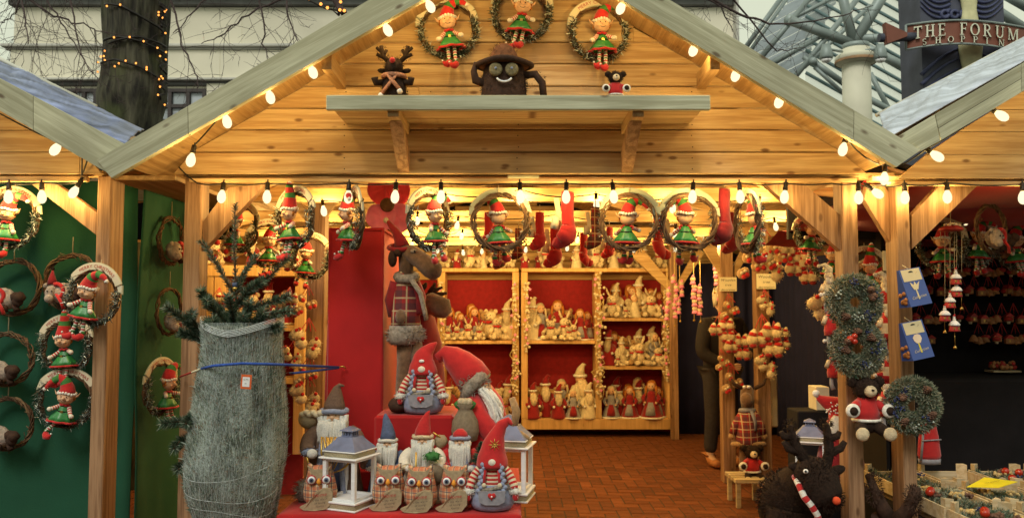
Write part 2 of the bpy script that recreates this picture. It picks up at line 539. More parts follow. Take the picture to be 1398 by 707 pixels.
for c in (0, 3):
    m = MB("brick_clay")
    w_, d_ = (2*W, W) if c == 0 else (W, 2*W)
    m.box(-w_/2+.004, w_/2-.004, -d_/2+.004, d_/2-.004, -.02, 0, .004)
    bm_[c] = m
first = {}
for cy, r, c in bricks:
    if c not in first:
        o = bm_[c].build("brick", pave); first[c] = o
    else:
        o = first[c].copy(); COL.objects.link(o)
    o.location = ((r[0]+r[1])/2, (r[2]+r[3])/2, random.uniform(-.0025, .0015))
    o.rotation_euler = (random.uniform(-.008, .008), random.uniform(-.008, .008), random.uniform(-.012, .012))
m = MB("brick_clay")
for cy, r, c in outer:
    z = random.uniform(-.0025, .0015)
    m.box(r[0]+.004, r[1]-.004, r[2]+.004, r[3]-.004, -.02, z)
tag(m.build("brick_field", pave), kind="stuff")

# ------------------------------------------------------------ stone building far behind
plain("stone_panel", (.74, .70, .57), .85, .09, 1.2, .25, rnd=.05, bscale=40, bdist=.004)
plain("stone_ledge", (.52, .51, .47), .8, .2, 2, .3)
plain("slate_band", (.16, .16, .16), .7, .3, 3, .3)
plain("window_frame_brown", (.06, .05, .05), .6, .2, 8, .2)
plain("window_glass", (.34, .38, .42), .08, .25, 1.2, 0, spec=.8)
plain("office_blind", (.50, .54, .60), .6, .15, 2.0, 0)
YS = 16.0
bld = root("stone_building", "cream stone office building with ledges and dark framed windows behind the bare tree", "building", (0, YS, 0))
def slab(px0, px1, py0, py1, Y, d, mat, name, rt, c=0.01, world=True, d2=.4):
    x0, z1 = xz(px0, py0, Y); x1, z0 = xz(px1, py1, Y)
    m = MB(mat); m.box(x0, x1, Y - d, Y + d2, z0, z1, c)
    return m.build(name, rt, world=world)
x0, z0 = xz(12, 200, YS); x1, z1 = xz(1006, -60, YS)
m = MB("stone_panel"); m.box(x0 + .12, x1 - .05, YS + .1, YS + 8, 0, z1); m.build("building_body", bld, world=True)
for (a, b) in ((20, 49.4), (50.2, 330), (330.8, 620), (620.8, 900), (900.8, 1006)):
    slab(a, b, 10, 61, YS, .0, "stone_panel", "stone_panel", bld)
for (a, b) in ((14, 45.2), (46, 300), (300.8, 560), (560.8, 820), (820.8, 1006)):
    slab(a, b, 68.5, 107.5, YS, .0, "stone_panel", "stone_panel", bld)
for (a, b) in ((14, 74), (133, 150), (282, 305), (455, 480), (640, 660), (820, 840)):
    slab(a, b, 114, 170, YS, .0, "stone_panel", "stone_panel", bld)
slab(10, 1006, 170, 300, YS, -.05, "stone_panel", "stone_panel", bld)
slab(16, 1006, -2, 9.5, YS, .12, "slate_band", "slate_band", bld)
slab(8, 1008, -6, -2, YS, .3, "stone_ledge", "ledge", bld)
slab(4, 1008, 61.5, 65.5, YS, .10, "stone_ledge", "ledge", bld)
slab(8, 1006, 65.6, 68.3, YS, .03, "stone_ledge", "shadow_gap_course", bld)
slab(12, 1006, 107.6, 111, YS, .10, "stone_ledge", "ledge", bld)
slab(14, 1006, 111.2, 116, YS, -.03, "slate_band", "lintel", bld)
def window(px0, px1, py0, py1, n, rt=bld, Y=YS):
    x0, z1 = xz(px0, py0, Y); x1, z0 = xz(px1, py1, Y)
    m = MB("window_frame_brown"); t = .07
    m.box(x0, x1, Y-.0, Y+.12, z1-t, z1); m.box(x0, x1, Y-.0, Y+.12, z0, z0+t)
    m.box(x0, x0+t, Y-.004, Y+.12, z0+t, z1-t); m.box(x1-t, x1, Y-.004, Y+.12, z0+t, z1-t)
    zt = z0 + (z1-z0)*.50
    m.box(x0+t, x1-t, Y+.01, Y+.12, zt-.035, zt+.035)
    for i in range(1, n):
        xx = x0 + (x1-x0)*i/n
        m.box(xx-.035, xx+.035, Y+.006, Y+.12, z0+t, z1-t)
    w = m.build("window", rt, world=True)
    for i in range(n):
        a, b = x0+(x1-x0)*i/n+.04, x0+(x1-x0)*(i+1)/n-.04
        for (c, d) in ((z0+t, zt-.04), (zt+.04, z1-t)):
            q = MB("office_blind" if (i + (c > z0+t)) % 2 else "window_glass"); q.box(a, b, Y+.07, Y+.075, c, d)
            q.build("pane", w)
for w_ in ((76, 131, 121, 168, 3), (207, 280, 121, 168, 3), (306, 454, 121, 168, 6), (481, 639, 121, 168, 6), (661, 819, 121, 168, 6)):
    window(*w_)
window(963, 985, -14, 5, 1)
slab(1000, 1007, -6, 190, YS, .25, "stone_ledge", "corner_pilaster", bld)

# ------------------------------------------------------------ shopping arcade with its glass roof
plain("steel_tube", (.26, .31, .31), .5, .18, 4, .2, metal=.25, rnd=.1)
plain("steel_thin", (.13, .20, .21), .5, .15, 4, .1, metal=.2)
plain("glass_sheet", (.55, .60, .56), .1, .1, 2, 0, spec=.7)
gl = MATS["glass_sheet"].node_tree
_b = gl.nodes["Principled BSDF"]; _b.inputs["Alpha"].default_value = .16
plain("ribbed_panel", (.40, .46, .50), .6, .15, 3, 0)
arc_ = root("glass_arcade_roof", "steel tube arcade roof with sloping glass bars beside the cream column", "glass roof", (6, 14, 0))
YA = 14.0
def bar(p, q, r, mat, name, n=8, Y0=YA, Y1=None):
    m = MB(mat); a, b = at(*p, Y0), at(*q, Y1 or Y0)
    m.tube([a, b], r, n); return m.build(name, arc_, world=True)
# main tubes (photo position of both ends, radius)
for p, q, r in (((1068, -4), (1016, 68), .065), ((1076, -4), (1024, 70), .05), ((1107, -4), (1035, 84), .07), ((1078, 28), (1161, 59), .105),
                ((1173, -4), (1080, 112), .07), ((1188, 8), (1098, 92), .055), ((1122, 48), (1052, 88), .075), ((1110, 84), (1152, 114), .075),
                ((1112, 92), (1154, 130), .05), ((1078, 28), (1140, -4), .05), ((1144, -30), (1165, 58), .105), ((1226, -40), (1167, 58), .12),
                ((1166, 53), (1236, 52), .095), ((1170, 59), (1268, 108), .10), ((1188, 100), (1218, 158), .06), ((1330, -6), (1402, 42), .11),
                ((1362, -12), (1404, 12), .10), ((1148, 110), (1096, 78), .05), ((1160, 122), (1250, 168), .08)):
    bar(p, q, r * .72, "steel_tube", "roof_tube", 10, YA if r < .09 else 12.6)
for (x, y, r) in ((1078, 28, .14), (1110, 84, .10), (1122, 48, .10)):
    m = MB("steel_tube"); m.ball(at(x, y, YA - .05), r * .75, 10); m.build("tube_joint", arc_, world=True)
# glazing bars falling to the right, and ribbed panels rising to the right
for i in range(24):
    y0 = -110 + i * 15.5
    p, q = (1100, y0 + 8), (1420, y0 + 188)
    bar(p, q, .034, "steel_thin", "glazing_bar", 4, YA + .6)
    a, b, c, d = at(1100, y0 + 9.5, YA + .62), at(1420, y0 + 189.5, YA + .62), at(1420, y0 + 202, YA + .62), at(1100, y0 + 22, YA + .62)
    m = MB("glass_sheet"); m.add([a, b, c, d, a + Vector((0, .02, 0)), b + Vector((0, .02, 0)), c + Vector((0, .02, 0)), d + Vector((0, .02, 0))],
        [(0,1,2,3), (7,6,5,4), (0,4,5,1), (1,5,6,2), (2,6,7,3), (3,7,4,0)], False)
    m.build("glass_pane", arc_, world=True)
def edgex(y, k):   # left edge of the canopy
    return 1024 + (68 - y) * .74
for i in range(26):
    yb = -30 + i * 8.2          # height where the rib meets the canopy edge
    xa = edgex(yb, 0)
    L = 60 + i * 2.4
    p, q = (xa + 3, yb), (xa + L + 25, yb - (L + 22) * .52)
    if q[0] > 1190: q = (1190, yb - (1190 - xa - 3) * .52)
    m = MB("ribbed_panel"); a, b = at(*p, YA + .9), at(*q, YA + .9)
    h = Vector((0, 0, .028 if i % 3 else .045))
    m.add([a - h, b - h, b + h, a + h, a - h + Vector((0, .03, 0)), b - h + Vector((0, .03, 0)), b + h + Vector((0, .03, 0)), a + h + Vector((0, .03, 0))],
          [(0,1,2,3), (7,6,5,4), (0,4,5,1), (1,5,6,2), (2,6,7,3), (3,7,4,0)], False)
    m.build("roof_rib", arc_, world=True)
# spot lamps that sit beside the capital
plain("column_paint", (.66, .64, .52), .6, .12, 2.5, .15)
plain("rust_stain", (.34, .20, .11), .8, .4, 8, .2)
YC = 12.0
cl = root("arcade_column", "round cream column with a wide flat capital under the steel tubes", "column", (at(1169, 100, YC).x, YC, 0))
def zc(py, Y=YC): return at(1169, py, Y).z
rc = 18.5 / F_PX * YC
m = MB("column_paint"); m.lathe([(rc*1.03, 0), (rc*1.02, zc(150)), (rc, zc(88))], 32, (cl.location.x, YC, 0)); m.build("shaft", cl, world=True)
m = MB("column_paint"); m.lathe([(rc*1.0, zc(89)), (rc*1.42, zc(86)), (rc*1.5, zc(80)), (rc*1.44, zc(77)), (rc*1.05, zc(76)), (rc*1.02, zc(68))], 32, (cl.location.x, YC, 0)); m.build("capital", cl, world=True)
m = MB("rust_stain"); m.lathe([(rc*1.50, zc(86.5)), (rc*1.512, zc(83.5)), (rc*1.49, zc(83))], 32, (cl.location.x, YC, 0), cap=False); m.build("rust_ring", cl, world=True)
m = MB("steel_tube"); m.lathe([(rc*.98, zc(68)), (rc*.96, zc(61)), (rc*.5, zc(59))], 24, (cl.location.x, YC, 0)); m.build("head_plate", cl, world=True)
for sx_, (px, py) in ((-1, (1128, 76)), (1, (1202, 76))):
    m = MB("steel_tube"); p = at(px, py, YC - .3)
    m.lathe([(.06, .16), (.085, .05), (.10, -.03), (.085, -.06)], 14, p); m.tube([p + Vector((0, 0, .1)), p + Vector((-sx_*.32, .2, .12))], .02, 6)
    lp = m.build("spot_lamp", cl, world=True)
    m = MB("white_paint"); m.lathe([(.08, -.065), (.05, -.10), (.01, -.11)], 12, p); m.build("lens", lp)

# ------------------------------------------------------------ entrance sign tower
plain("tower_steel", (.075, .082, .12), .55, .3, 5, .3)
plain("tower_relief", (.06, .07, .15), .5, .3, 8, .3)
plain("amber_glass", (.62, .60, .36), .45, .28, 7, .2)
plain("sign_brown", (.205, .075, .052), .6, .14, 6, .2)
plain("sign_cream", (.70, .71, .58), .6, .08, 6, .1)
YT = 9.0
tw = root("sign_tower", "dark blue sign tower with swirling reliefs and pale hourglass lamp", "sign tower", (at(1313, 60, YT).x, YT, 0))
m = MB("tower_steel")
m.prism([xz(1253, -60, YT), xz(1258, 60, YT), xz(1260, 118, YT), xz(1262, 330, YT), xz(1375, 330, YT), xz(1371, 60, YT), xz(1369, -60, YT)], YT, YT + .5)
m.build("tower_panel", tw, world=True)
for side in (-1, 1):
    for k in range(7):
        cx = 1313 + side * 14
        m = MB("tower_relief")
        pts = []
        for i in range(15):
            t = i / 14
            px = cx + side * (2 + t * 40)
            py = -26 + k * 7 + 15 * math.sin(t * 2.4 + .3) - t * 14
            pts.append(at(px, py, YT - .01))
        m.tube(pts, taper(.022, .008, 14), 6); m.build("wave_relief", tw, world=True)
    for k in range(5):
        m = MB("tower_relief")
        a = (1313 + side * (10 if side < 0 else 22), 72 + k * 13)
        pts = [at(a[0] + side * t * 45, a[1] + t * 26 - 3 * math.sin(t * PI), YT - .01) for t in [i/10 for i in range(11)]]
        if side < 0: pts = [at(1308 - t * 50, 66 + k * 14 + t * 36 - 4 * math.sin(t * PI), YT - .01) for t in [i/10 for i in range(11)]]
        m.tube(pts, taper(.010, .026, 10), 6); m.build("ray_relief", tw, world=True)
for k in range(3):
    m = MB("tower_relief"); m.tube([at(1290 + k * 13 + 5 * math.cos(a), 20 + 5 * math.sin(a), YT - .02) for a in [i * .5 for i in range(13)]], .02, 6); m.build("scroll_relief", tw, world=True)
m = MB("amber_glass")
def hour(py): return 15.5 if py < 0 else (10 + 5.5 * abs(py - 14) / 40 if py < 66 else (17 - (py - 66) * .16))
ring = []
for py in range(-40, 110, 6):
    ring.append((hour(py) / F_PX * YT, at(1322, py, YT).z))
m.lathe(ring[::-1], 20, (at(1322, 40, YT).x, YT - .03, 0), sy=.5); m.build("hourglass_lamp", tw, world=True)

sg = root("arched_sign", "curved brown sign board with cream letters reading THE FORUM SHOPPING", "sign", (at(1320, 45, 8.7).x, 8.7, at(1320, 45, 8.7).z))
SXC = 1318.0
def sy_(px, t):     # t 0 top .. 1 bottom of the board, in photo pixels
    u = (px - SXC) / 82.0
    return lerp(28 + 7 * u * u, 60 + 8.5 * u * u, t) + (0 if u < 0 else 3.5 * u)
def sp_(px, t, dy=0.0):
    u = (px - SXC) / 82.0
    return at(px, sy_(px, t), 8.62 + .22 * u * u + dy)
N = 24
xs = [1237 + (1404 - 1237) * i / N for i in range(N + 1)]
m = MB("sign_brown"); vs = []
for px in xs: vs += [sp_(px, 0), sp_(px, 1), sp_(px, 1, .12), sp_(px, 0, .12)]
fs = [(0,3,2,1), (4*N, 4*N+1, 4*N+2, 4*N+3)]
for i in range(N):
    for k in range(4): fs.append((4*i+k, 4*i+(k+1)%4, 4*i+4+(k+1)%4, 4*i+4+k))
m.add(vs, fs, False); m.build("sign_board", sg, world=True)
for t in (0.0, 1.0):
    m = MB("steel_tube"); m.tube([sp_(px, t, -.01) for px in xs], .012, 6); m.build("edge_trim", sg, world=True)
m = MB("steel_tube"); m.tube([sp_(1237, 0, -.01), sp_(1237, 1, -.01)], .014, 6); m.build("edge_trim", sg, world=True)
m = MB("sign_brown"); m.prism([xz(1207, 32, 8.75), xz(1237, 46, 8.75), xz(1237, 51, 8.75), xz(1210, 61, 8.75)], 8.72, 8.80); m.build("arrow_tail", sg, world=True)
m = MB("tower_steel"); m.tube([at(1200, 52, 8.8), at(1262, 50, 8.8)], .05, 8); m.build("sign_arm", sg, world=True)
# serif capitals: strokes in a unit box (x, y up), as quads
def SR(x, y, w, h): return [(x, y), (x+w, y), (x+w, y+h), (x, y+h)]
def ringseg(cx, cy, rx, ry, tx, ty, a0, a1, n=10):
    q = []
    for i in range(n):
        a, b = R(a0 + (a1-a0)*i/n), R(a0 + (a1-a0)*(i+1)/n)
        q.append([(cx+rx*math.cos(a), cy+ry*math.sin(a)), (cx+rx*math.cos(b), cy+ry*math.sin(b)),
                  (cx+(rx-tx)*math.cos(b), cy+(ry-ty)*math.sin(b)), (cx+(rx-tx)*math.cos(a), cy+(ry-ty)*math.sin(a))])
    return q
def dg(x0, y0, x1, y1, w): return [(x0, y0), (x0+w, y0), (x1+w, y1), (x1, y1)]
SER = {
 'T': (.8, [SR(0, .9, .8, .1), SR(.32, .07, .16, .82), SR(.2, 0, .4, .06), SR(0, .74, .06, .155), SR(.74, .74, .06, .155)]),
 'H': (.9, [SR(.1, .07, .16, .86), SR(.64, .07, .16, .86), SR(.265, .47, .37, .08), SR(0, 0, .36, .06), SR(.54, 0, .36, .06), SR(0, .94, .36, .06), SR(.54, .94, .36, .06)]),
 'E': (.72, [SR(.1, .07, .16, .86), SR(0, 0, .7, .06), SR(0, .94, .66, .06), SR(.265, .47, .25, .07), SR(.64, .065, .06, .16), SR(.6, .78, .06, .155), SR(.52, .4, .05, .21)]),
 'F': (.68, [SR(.1, .07, .16, .86), SR(0, 0, .38, .06), SR(0, .94, .66, .06), SR(.265, .47, .25, .07), SR(.6, .76, .06, .175), SR(.52, .38, .05, .24)]),
 'O': (.9, ringseg(.45, .5, .45, .5, .15, .07, 0, 360, 24)),
 'R': (.86, [SR(.1, .07, .16, .86), SR(0, 0, .36, .06), SR(0, .94, .36, .06)] + ringseg(.37, .73, .32, .27, .14, .07, -90, 90, 10) + [SR(.265, .46, .1, .07), dg(.66, 0, .34, .455, .16)]),
 'U': (.88, [SR(.1, .32, .15, .61), SR(.66, .32, .08, .61), SR(0, .94, .34, .06), SR(.56, .94, .3, .06)] + ringseg(.42, .32, .32, .32, .13, .09, 180, 360, 12)),
 'M': (1.0, [SR(.08, .07, .08, .86), SR(.8, .07, .15, .86), SR(0, 0, .26, .06), SR(.7, 0, .34, .06), dg(.42, .05, .12, .93, .14), dg(.47, .05, .74, .93, .07), SR(0, .94, .115, .06), SR(.82, .94, .2, .06)]),
 'S': (.62, ringseg(.31, .74, .29, .26, .1, .08, 20, 270, 12) + ringseg(.31, .26, .29, .26, .12, .08, -160, 90, 12)),
 'P': (.72, [SR(.1, .07, .15, .86), SR(0, 0, .36, .06), SR(0, .94, .3, .06)] + ringseg(.34, .71, .34, .29, .14, .07, -90, 90, 10) + [SR(.255, .42, .08, .07)]),
 'I': (.38, [SR(.11, .07, .15, .86), SR(0, 0, .37, .06), SR(0, .94, .37, .06)]),
 'N': (.9, [SR(.1, .07, .07, .86), SR(.72, .07, .07, .86), dg(.62, 0, .06, .99, .15), SR(0, 0, .27, .06), SR(.6, .94, .3, .06)]),
 'G': (.86, ringseg(.44, .5, .43, .5, .15, .07, 40, 330, 20) + [SR(.64, .08, .14, .36), SR(.54, .45, .32, .06)]),
}
def serif(ch, px, pyt, h, wsc, rotk):
    """letter whose left edge is at photo px, on the curved board"""
    w, polys = SER[ch]
    m = MB("sign_cream")
    for k, p in enumerate(polys):
        vs = []
        for d in (-.030 - .0008 * (k % 5), -.002):
            for (x, y) in p:
                q = px + x * h * wsc
                base = sy_(q, pyt); yy = base - y * h
                u = (q - SXC) / 82.0
                vs.append(at(q, yy, 8.62 + .22 * u * u + d))
        m.add(vs, [(0,1,2,3), (0,4,5,1), (1,5,6,2), (2,6,7,3), (3,7,4,0)], False)
    return m.build("letter", sg, world=True)
px = 1247.5
for ch in "THE FORUM":
    if ch == ' ': px += 15; continue
    serif(ch, px, .62, 16.5, .86, 0); px += SER[ch][0] * 16.5 * .86 + 4.6
for i, ch in enumerate("SHOPPING"):
    serif(ch, 1259.5 + i * 17.3, .93, 8.6, 1.05, 0)

# ------------------------------------------------------------ unseen stall row added behind the camera to block low daylight
plain("far_board", (.16, .11, .07), .8, .2, 4, .3)
for k, (xo, lab) in enumerate(((-6.6, "unseen added stall block holding back low daylight, furthest along the green side"), (-3.3, "unseen added stall block holding back low daylight, facing the green stall"), (0, "unseen added stall block holding back low daylight, straight behind the viewer"), (3.3, "unseen added stall block holding back low daylight, facing the ornament stall"), (6.6, "unseen added stall block holding back low daylight, furthest along the ornament side"))):
    o_ = root("market_stall", lab, "market stall", (xo, -1.7, 0), 0, "added stall blocks that hold back daylight")  # daylight blocker in the shape of a stall, out of view
    m = MB("far_board"); m.prism([(-1.6, 0), (1.6, 0), (1.6, 2.2), (0, 3.1), (-1.6, 2.2)], -2.2, 0); m.build("stall_body", o_)
    for s_ in (-1, 1):
        m = MB("slate_band"); q = [(0, .35, 3.16), (s_*1.68, .35, 2.20), (s_*1.68, -2.4, 2.20), (0, -2.4, 3.16)]
        m.add(q + [(x, y, z - .03) for x, y, z in q], [(0,1,2,3), (7,6,5,4), (0,4,5,1), (1,5,6,2), (2,6,7,3), (3,7,4,0)], False); m.build("roof", o_)
    for i in range(2):
        m = MB("far_board"); m.box(-1.3 + i*1.32, -.02 + i*1.32, .002, .04, 1.0, 2.2, .006); m.build("shutter", o_)
# ============================================================ CENTRE STALL
def poly(pts, Y, d, mat, name, rt, world=True):
    m = MB(mat); m.prism([xz(x, y, Y) for x, y in pts], Y, Y + d); return m.build(name, rt, world=world)
st = root("market_stall", "centre wooden market stall with open gable front and lit interior", "market stall", (0, YG, 0))
# barge boards: two boards a side, butted
def line(a, b):
    k = (b[1]-a[1]) / (b[0]-a[0])
    return lambda x: a[1] + (x - a[0]) * k
LB, LT = line((160, 238), (577, 0)), line((197, 180), (504, 0))
RB, RT_ = line((849, 0), (1223, 227)), line((914, 0), (1257, 205))
def board(xs_, top, bot, Y, d, mat, name, rt, cut=0):
    (a, b) = xs_
    poly([(a, bot(a)), (b, bot(b)), (b, top(b)), (a, top(a))][::-1], Y, d, mat, name, rt)
poly([(132, LT(132)), (256.0, LT(256)), (256.6, LB(256.6)), (152, 243)][::-1], YB, .03, "weathered_left", "barge_board", st)
poly([(256.8, LT(256.8)), (708, LT(708)), (708, LB(708)), (257.4, LB(257.4))][::-1], YB + .001, .03, "weathered_left", "barge_board", st)
poly([(708.6, RT_(708.6)), (1165.6, RT_(1165.6)), (1165.0, RB(1165)), (708.6, RB(708.6))][::-1], YB, .03, "weathered_right", "barge_board", st)
poly([(1166.4, RT_(1166.4)), (1257, 205), (1224, 228), (1165.8, RB(1165.8))][::-1], YB + .001, .03, "weathered_right", "barge_board", st)
# thin batten behind the lower edge of the barge boards (seen as the lit orange edge)
for f, a, b in ((LB, 165, 705), (RB, 712, 1215)):
    poly([(a, f(a) - 6), (b, f(b) - 6), (b, f(b) + 1.5), (a, f(a) + 1.5)][::-1], YB + .032, .022, "pine_board", "verge_batten", st)
# roof decks
def roofdeck(f, a, b, Y0, Y1, mat, name, rt, off=0.0, th=.022):
    (xa, za), (xb, zb) = xz(a, f(a), YB), xz(b, f(b), YB)
    za += off; zb += off
    m = MB(mat)
    m.add([(xa, Y0, za), (xb, Y0, zb), (xb, Y1, zb), (xa, Y1, za), (xa, Y0, za-th), (xb, Y0, zb-th), (xb, Y1, zb-th), (xa, Y1, za-th)],
          [(0,1,2,3), (7,6,5,4), (0,4,5,1), (1,5,6,2), (2,6,7,3), (3,7,4,0)], False)
    return m.build(name, rt, world=True)
roofdeck(LT, 150, 710, YB + .035, 4.86, "pine_depth", "roof_deck", st, -.012)
roofdeck(RT_, 710, 1245, YB + .035, 4.86, "pine_depth", "roof_deck", st, -.012)
# purlin ends seen under the verge
for (px, py, qx, qy) in ((440, 78, 466, 115), (982, 78, 957, 115)):
    m = MB("pine_depth")
    a, b = at(px + (6 if px < 700 else -6), py + 6, YB + .06), at(qx, qy - 3, YG)
    w = Vector((.02, 0, 0)); h = Vector((0, 0, .035))
    m.add([a-w-h, a+w-h, a+w+h, a-w+h, b-w-h, b+w-h, b+w+h, b-w+h], [(3,2,1,0), (4,5,6,7), (0,1,5,4), (1,2,6,5), (2,3,7,6), (3,0,4,7)], False)
    m.build("purlin_end", st, world=True)
# gable planks
rows = [238, 208, 177.5, 148, 118, 87.5, 58, 29, 0, -29, -58, -87, -116]
def gz(py): return at(699, py, YG).z
def gx(px): return at(px, 240, YG).x
# underside lines of the roof in world coordinates
(lx0, lz0), (lx1, lz1) = xz(197, 180, YB), xz(504, 0, YB)
(rx0, rz0), (rx1, rz1) = xz(914, 0, YB), xz(1257, 205, YB)
def xl_at(z): return lx0 + (z + .04 - lz0) * (lx1 - lx0) / (lz1 - lz0)
def xr_at(z): return rx0 + (z + .04 - rz0) * (rx1 - rx0) / (rz1 - rz0)
XL, XR = gx(238), gx(1182)
rnd = random.Random(3)
for i in range(len(rows) - 1):
    z0, z1 = gz(rows[i]) + .0022, gz(rows[i+1]) - .0022
    a0, a1, b0, b1 = max(XL, xl_at(z0)), max(XL, xl_at(z1)), min(XR, xr_at(z0)), min(XR, xr_at(z1))
    if a1 >= b1: break
    cuts = [None] if i not in (3, 6) else [rnd.uniform(-.5, .6)]
    c = cuts[0]
    parts_ = [((a0, a1), (b0, b1))] if c is None else [((a0, a1), (c - .001, c - .001)), ((c + .001, c + .001), (b0, b1))]
    for (p, q) in parts_:
        m = MB("pine_board"); e = .004; y = YG + rnd.uniform(-.0012, .0012)
        # front with chamfered edges
        x00, x01, x10, x11 = p[0], p[1], q[0], q[1]
        vs = [(x00, y+e, z0), (x10, y+e, z0), (x10, y, z0+e), (x00, y, z0+e), (x01, y, z1-e), (x11, y, z1-e), (x01, y+e, z1), (x11, y+e, z1),
              (x00, y+.02, z0), (x10, y+.02, z0), (x01, y+.02, z1), (x11, y+.02, z1)]
        m.add(vs, [(0,1,2,3), (3,2,5,4), (4,5,7,6), (1,0,8,9), (6,7,11,10), (9,8,10,11), (0,3,4,6,10,8), (2,1,9,11,7,5)], False)
        pk = m.build("plank", st, world=True)
        m = MB("black_felt")
        for xx in (x00 + .05, x10 - .05, gx(470), gx(945), gx(707)):
            if x00 < xx < x10 and xl_at(z1) + .03 < xx < xr_at(z1) - .03:
                for zz in (z0 + .022, z1 - .024): m.ball((xx + rnd.uniform(-.004, .004), y - .0005, zz), (.0028, .0012, .0028), 6)
        if m.v: m.build("nail_heads", pk)
_zl = lz0 - .06 + (XL + .02 - lx0) * (lz1 - lz0) / (lx1 - lx0); _zr = rz0 - .06 + (XR - .02 - rx0) * (rz1 - rz0) / (rx1 - rx0)
m = MB("black_cloth"); m.prism([(XL + .02, gz(237)), (XR - .02, gz(237)), (XR - .02, max(_zr, gz(236))), (.05, 2.96), (XL + .02, max(_zl, gz(236)))], YG + .028, YG + .034); m.build("gable_lining", st, world=True)
# header beam behind the planks, and the hanging rail
def rail(px0, px1, py0, py1, Y, d, mat, name, rt=st, c=.003):
    x0, z1 = xz(px0, py0, Y); x1, z0 = xz(px1, py1, Y)
    m = MB(mat); m.box(x0, x1, Y, Y + d, z0, z1, c); return m.build(name, rt, world=True)
rail(250, 1180, 233, 241, YG + .04, .07, "pine_board", "header_beam")
rail(258, 1170, 243.2, 248.6, YG + .02, .035, "pine_board", "hanging_rail")
rail(693, 736, 239, 243, YG + .015, .03, "weathered_board", "packing_block")
# posts
def post(px0, px1, Y, d, name="post", rt=st, top=243, mat="pine_post", ptop=None):
    x0 = (px0 - 699) / F_PX * Y / CP; x1 = (px1 - 699) / F_PX * Y / CP
    x0, x1 = at(px0, top + 150, Y).x, at(px1, top + 150, Y).x
    m = MB(mat); m.box(x0, x1, Y, Y + d, 0, (ptop or at(px0, top, Y).z), .004); return m.build(name, rt, world=True)
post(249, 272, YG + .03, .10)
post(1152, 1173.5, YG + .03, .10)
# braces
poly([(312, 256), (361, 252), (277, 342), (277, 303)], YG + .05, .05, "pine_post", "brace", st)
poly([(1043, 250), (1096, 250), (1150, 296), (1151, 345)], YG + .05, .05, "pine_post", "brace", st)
# display shelf on the gable
YSH = 3.285
zt, zb = at(699, 130, YSH).z, at(699, 150, YSH).z
x0, x1 = at(445, 140, YSH).x, at(970, 140, YSH).x
m = MB("weathered_board"); m.box(x0, x1, YSH, YSH + .025, zb, zt, .003); m.build("shelf_fascia", st, world=True)
for (ya, yb) in ((YSH + .027, YSH + .15), (YSH + .153, YSH + .27), (YSH + .273, YG - .002)):
    m = MB("pine_board"); m.box(x0 + .004, x1 - .004, ya, yb, zb + .028, zb + .05, .002); m.build("shelf_plank", st, world=True)
for xx in (at(535, 150, YSH).x, at(873, 150, YSH).x):
    m = MB("pine_depth"); m.box(xx - .025, xx + .025, YSH + .03, YG - .004, zb - .022, zb + .026, .003); m.build("shelf_bearer", st, world=True)
    m = MB("pine_post")
    a, b = Vector((xx, YSH + .10, zb - .024)), Vector((xx, YG - .004, gz(236)))
    w = Vector((.026, 0, 0)); h = Vector((0, .07, 0)); h2 = Vector((0, 0, .10))
    m.add([a-w, a+w, a+w+h, a-w+h, b-w, b+w, b+w+h2, b-w+h2], [(3,2,1,0), (4,5,6,7), (0,1,5,4), (1,2,6,5), (2,3,7,6), (3,0,4,7)], False)
    m.build("shelf_bracket", st, world=True)

# ------------------------------------------------------------ interior of the centre stall
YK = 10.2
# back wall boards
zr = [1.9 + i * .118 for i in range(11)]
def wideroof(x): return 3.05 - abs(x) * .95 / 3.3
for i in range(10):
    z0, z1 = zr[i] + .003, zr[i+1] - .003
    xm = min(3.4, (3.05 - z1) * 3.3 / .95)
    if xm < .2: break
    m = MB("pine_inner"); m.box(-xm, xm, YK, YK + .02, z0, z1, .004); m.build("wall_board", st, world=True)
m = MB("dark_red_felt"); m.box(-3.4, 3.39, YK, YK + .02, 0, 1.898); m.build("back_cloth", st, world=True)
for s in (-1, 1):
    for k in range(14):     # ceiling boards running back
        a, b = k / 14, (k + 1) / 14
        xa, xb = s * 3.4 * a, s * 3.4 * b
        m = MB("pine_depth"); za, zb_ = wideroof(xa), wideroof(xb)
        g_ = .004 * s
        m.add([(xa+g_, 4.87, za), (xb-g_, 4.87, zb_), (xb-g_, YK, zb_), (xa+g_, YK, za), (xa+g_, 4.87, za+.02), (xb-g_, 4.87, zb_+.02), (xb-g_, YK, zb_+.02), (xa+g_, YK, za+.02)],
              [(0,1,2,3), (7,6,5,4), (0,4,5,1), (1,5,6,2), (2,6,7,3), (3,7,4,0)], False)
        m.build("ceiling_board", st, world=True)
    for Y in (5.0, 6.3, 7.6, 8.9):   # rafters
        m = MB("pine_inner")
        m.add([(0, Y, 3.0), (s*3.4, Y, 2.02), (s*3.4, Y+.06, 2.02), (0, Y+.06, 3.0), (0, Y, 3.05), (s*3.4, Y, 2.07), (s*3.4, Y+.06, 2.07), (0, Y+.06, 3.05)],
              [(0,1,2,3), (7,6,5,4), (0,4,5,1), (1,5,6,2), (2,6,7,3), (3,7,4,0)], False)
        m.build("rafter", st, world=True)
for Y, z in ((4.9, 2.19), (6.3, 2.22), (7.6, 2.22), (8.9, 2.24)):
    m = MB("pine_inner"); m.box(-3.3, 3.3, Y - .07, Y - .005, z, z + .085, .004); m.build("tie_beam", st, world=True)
m = MB("pine_inner"); m.box(-3.42, -3.38, 4.9, YK, 0, 2.1); m.build("side_wall", st, world=True)
m = MB("pine_inner"); m.box(3.40, 3.44, 4.9, YK, 0, 2.1); m.build("side_wall", st, world=True)
m = MB("black_cloth")  # added black sheets seal roof, eaves and walls against light leaks
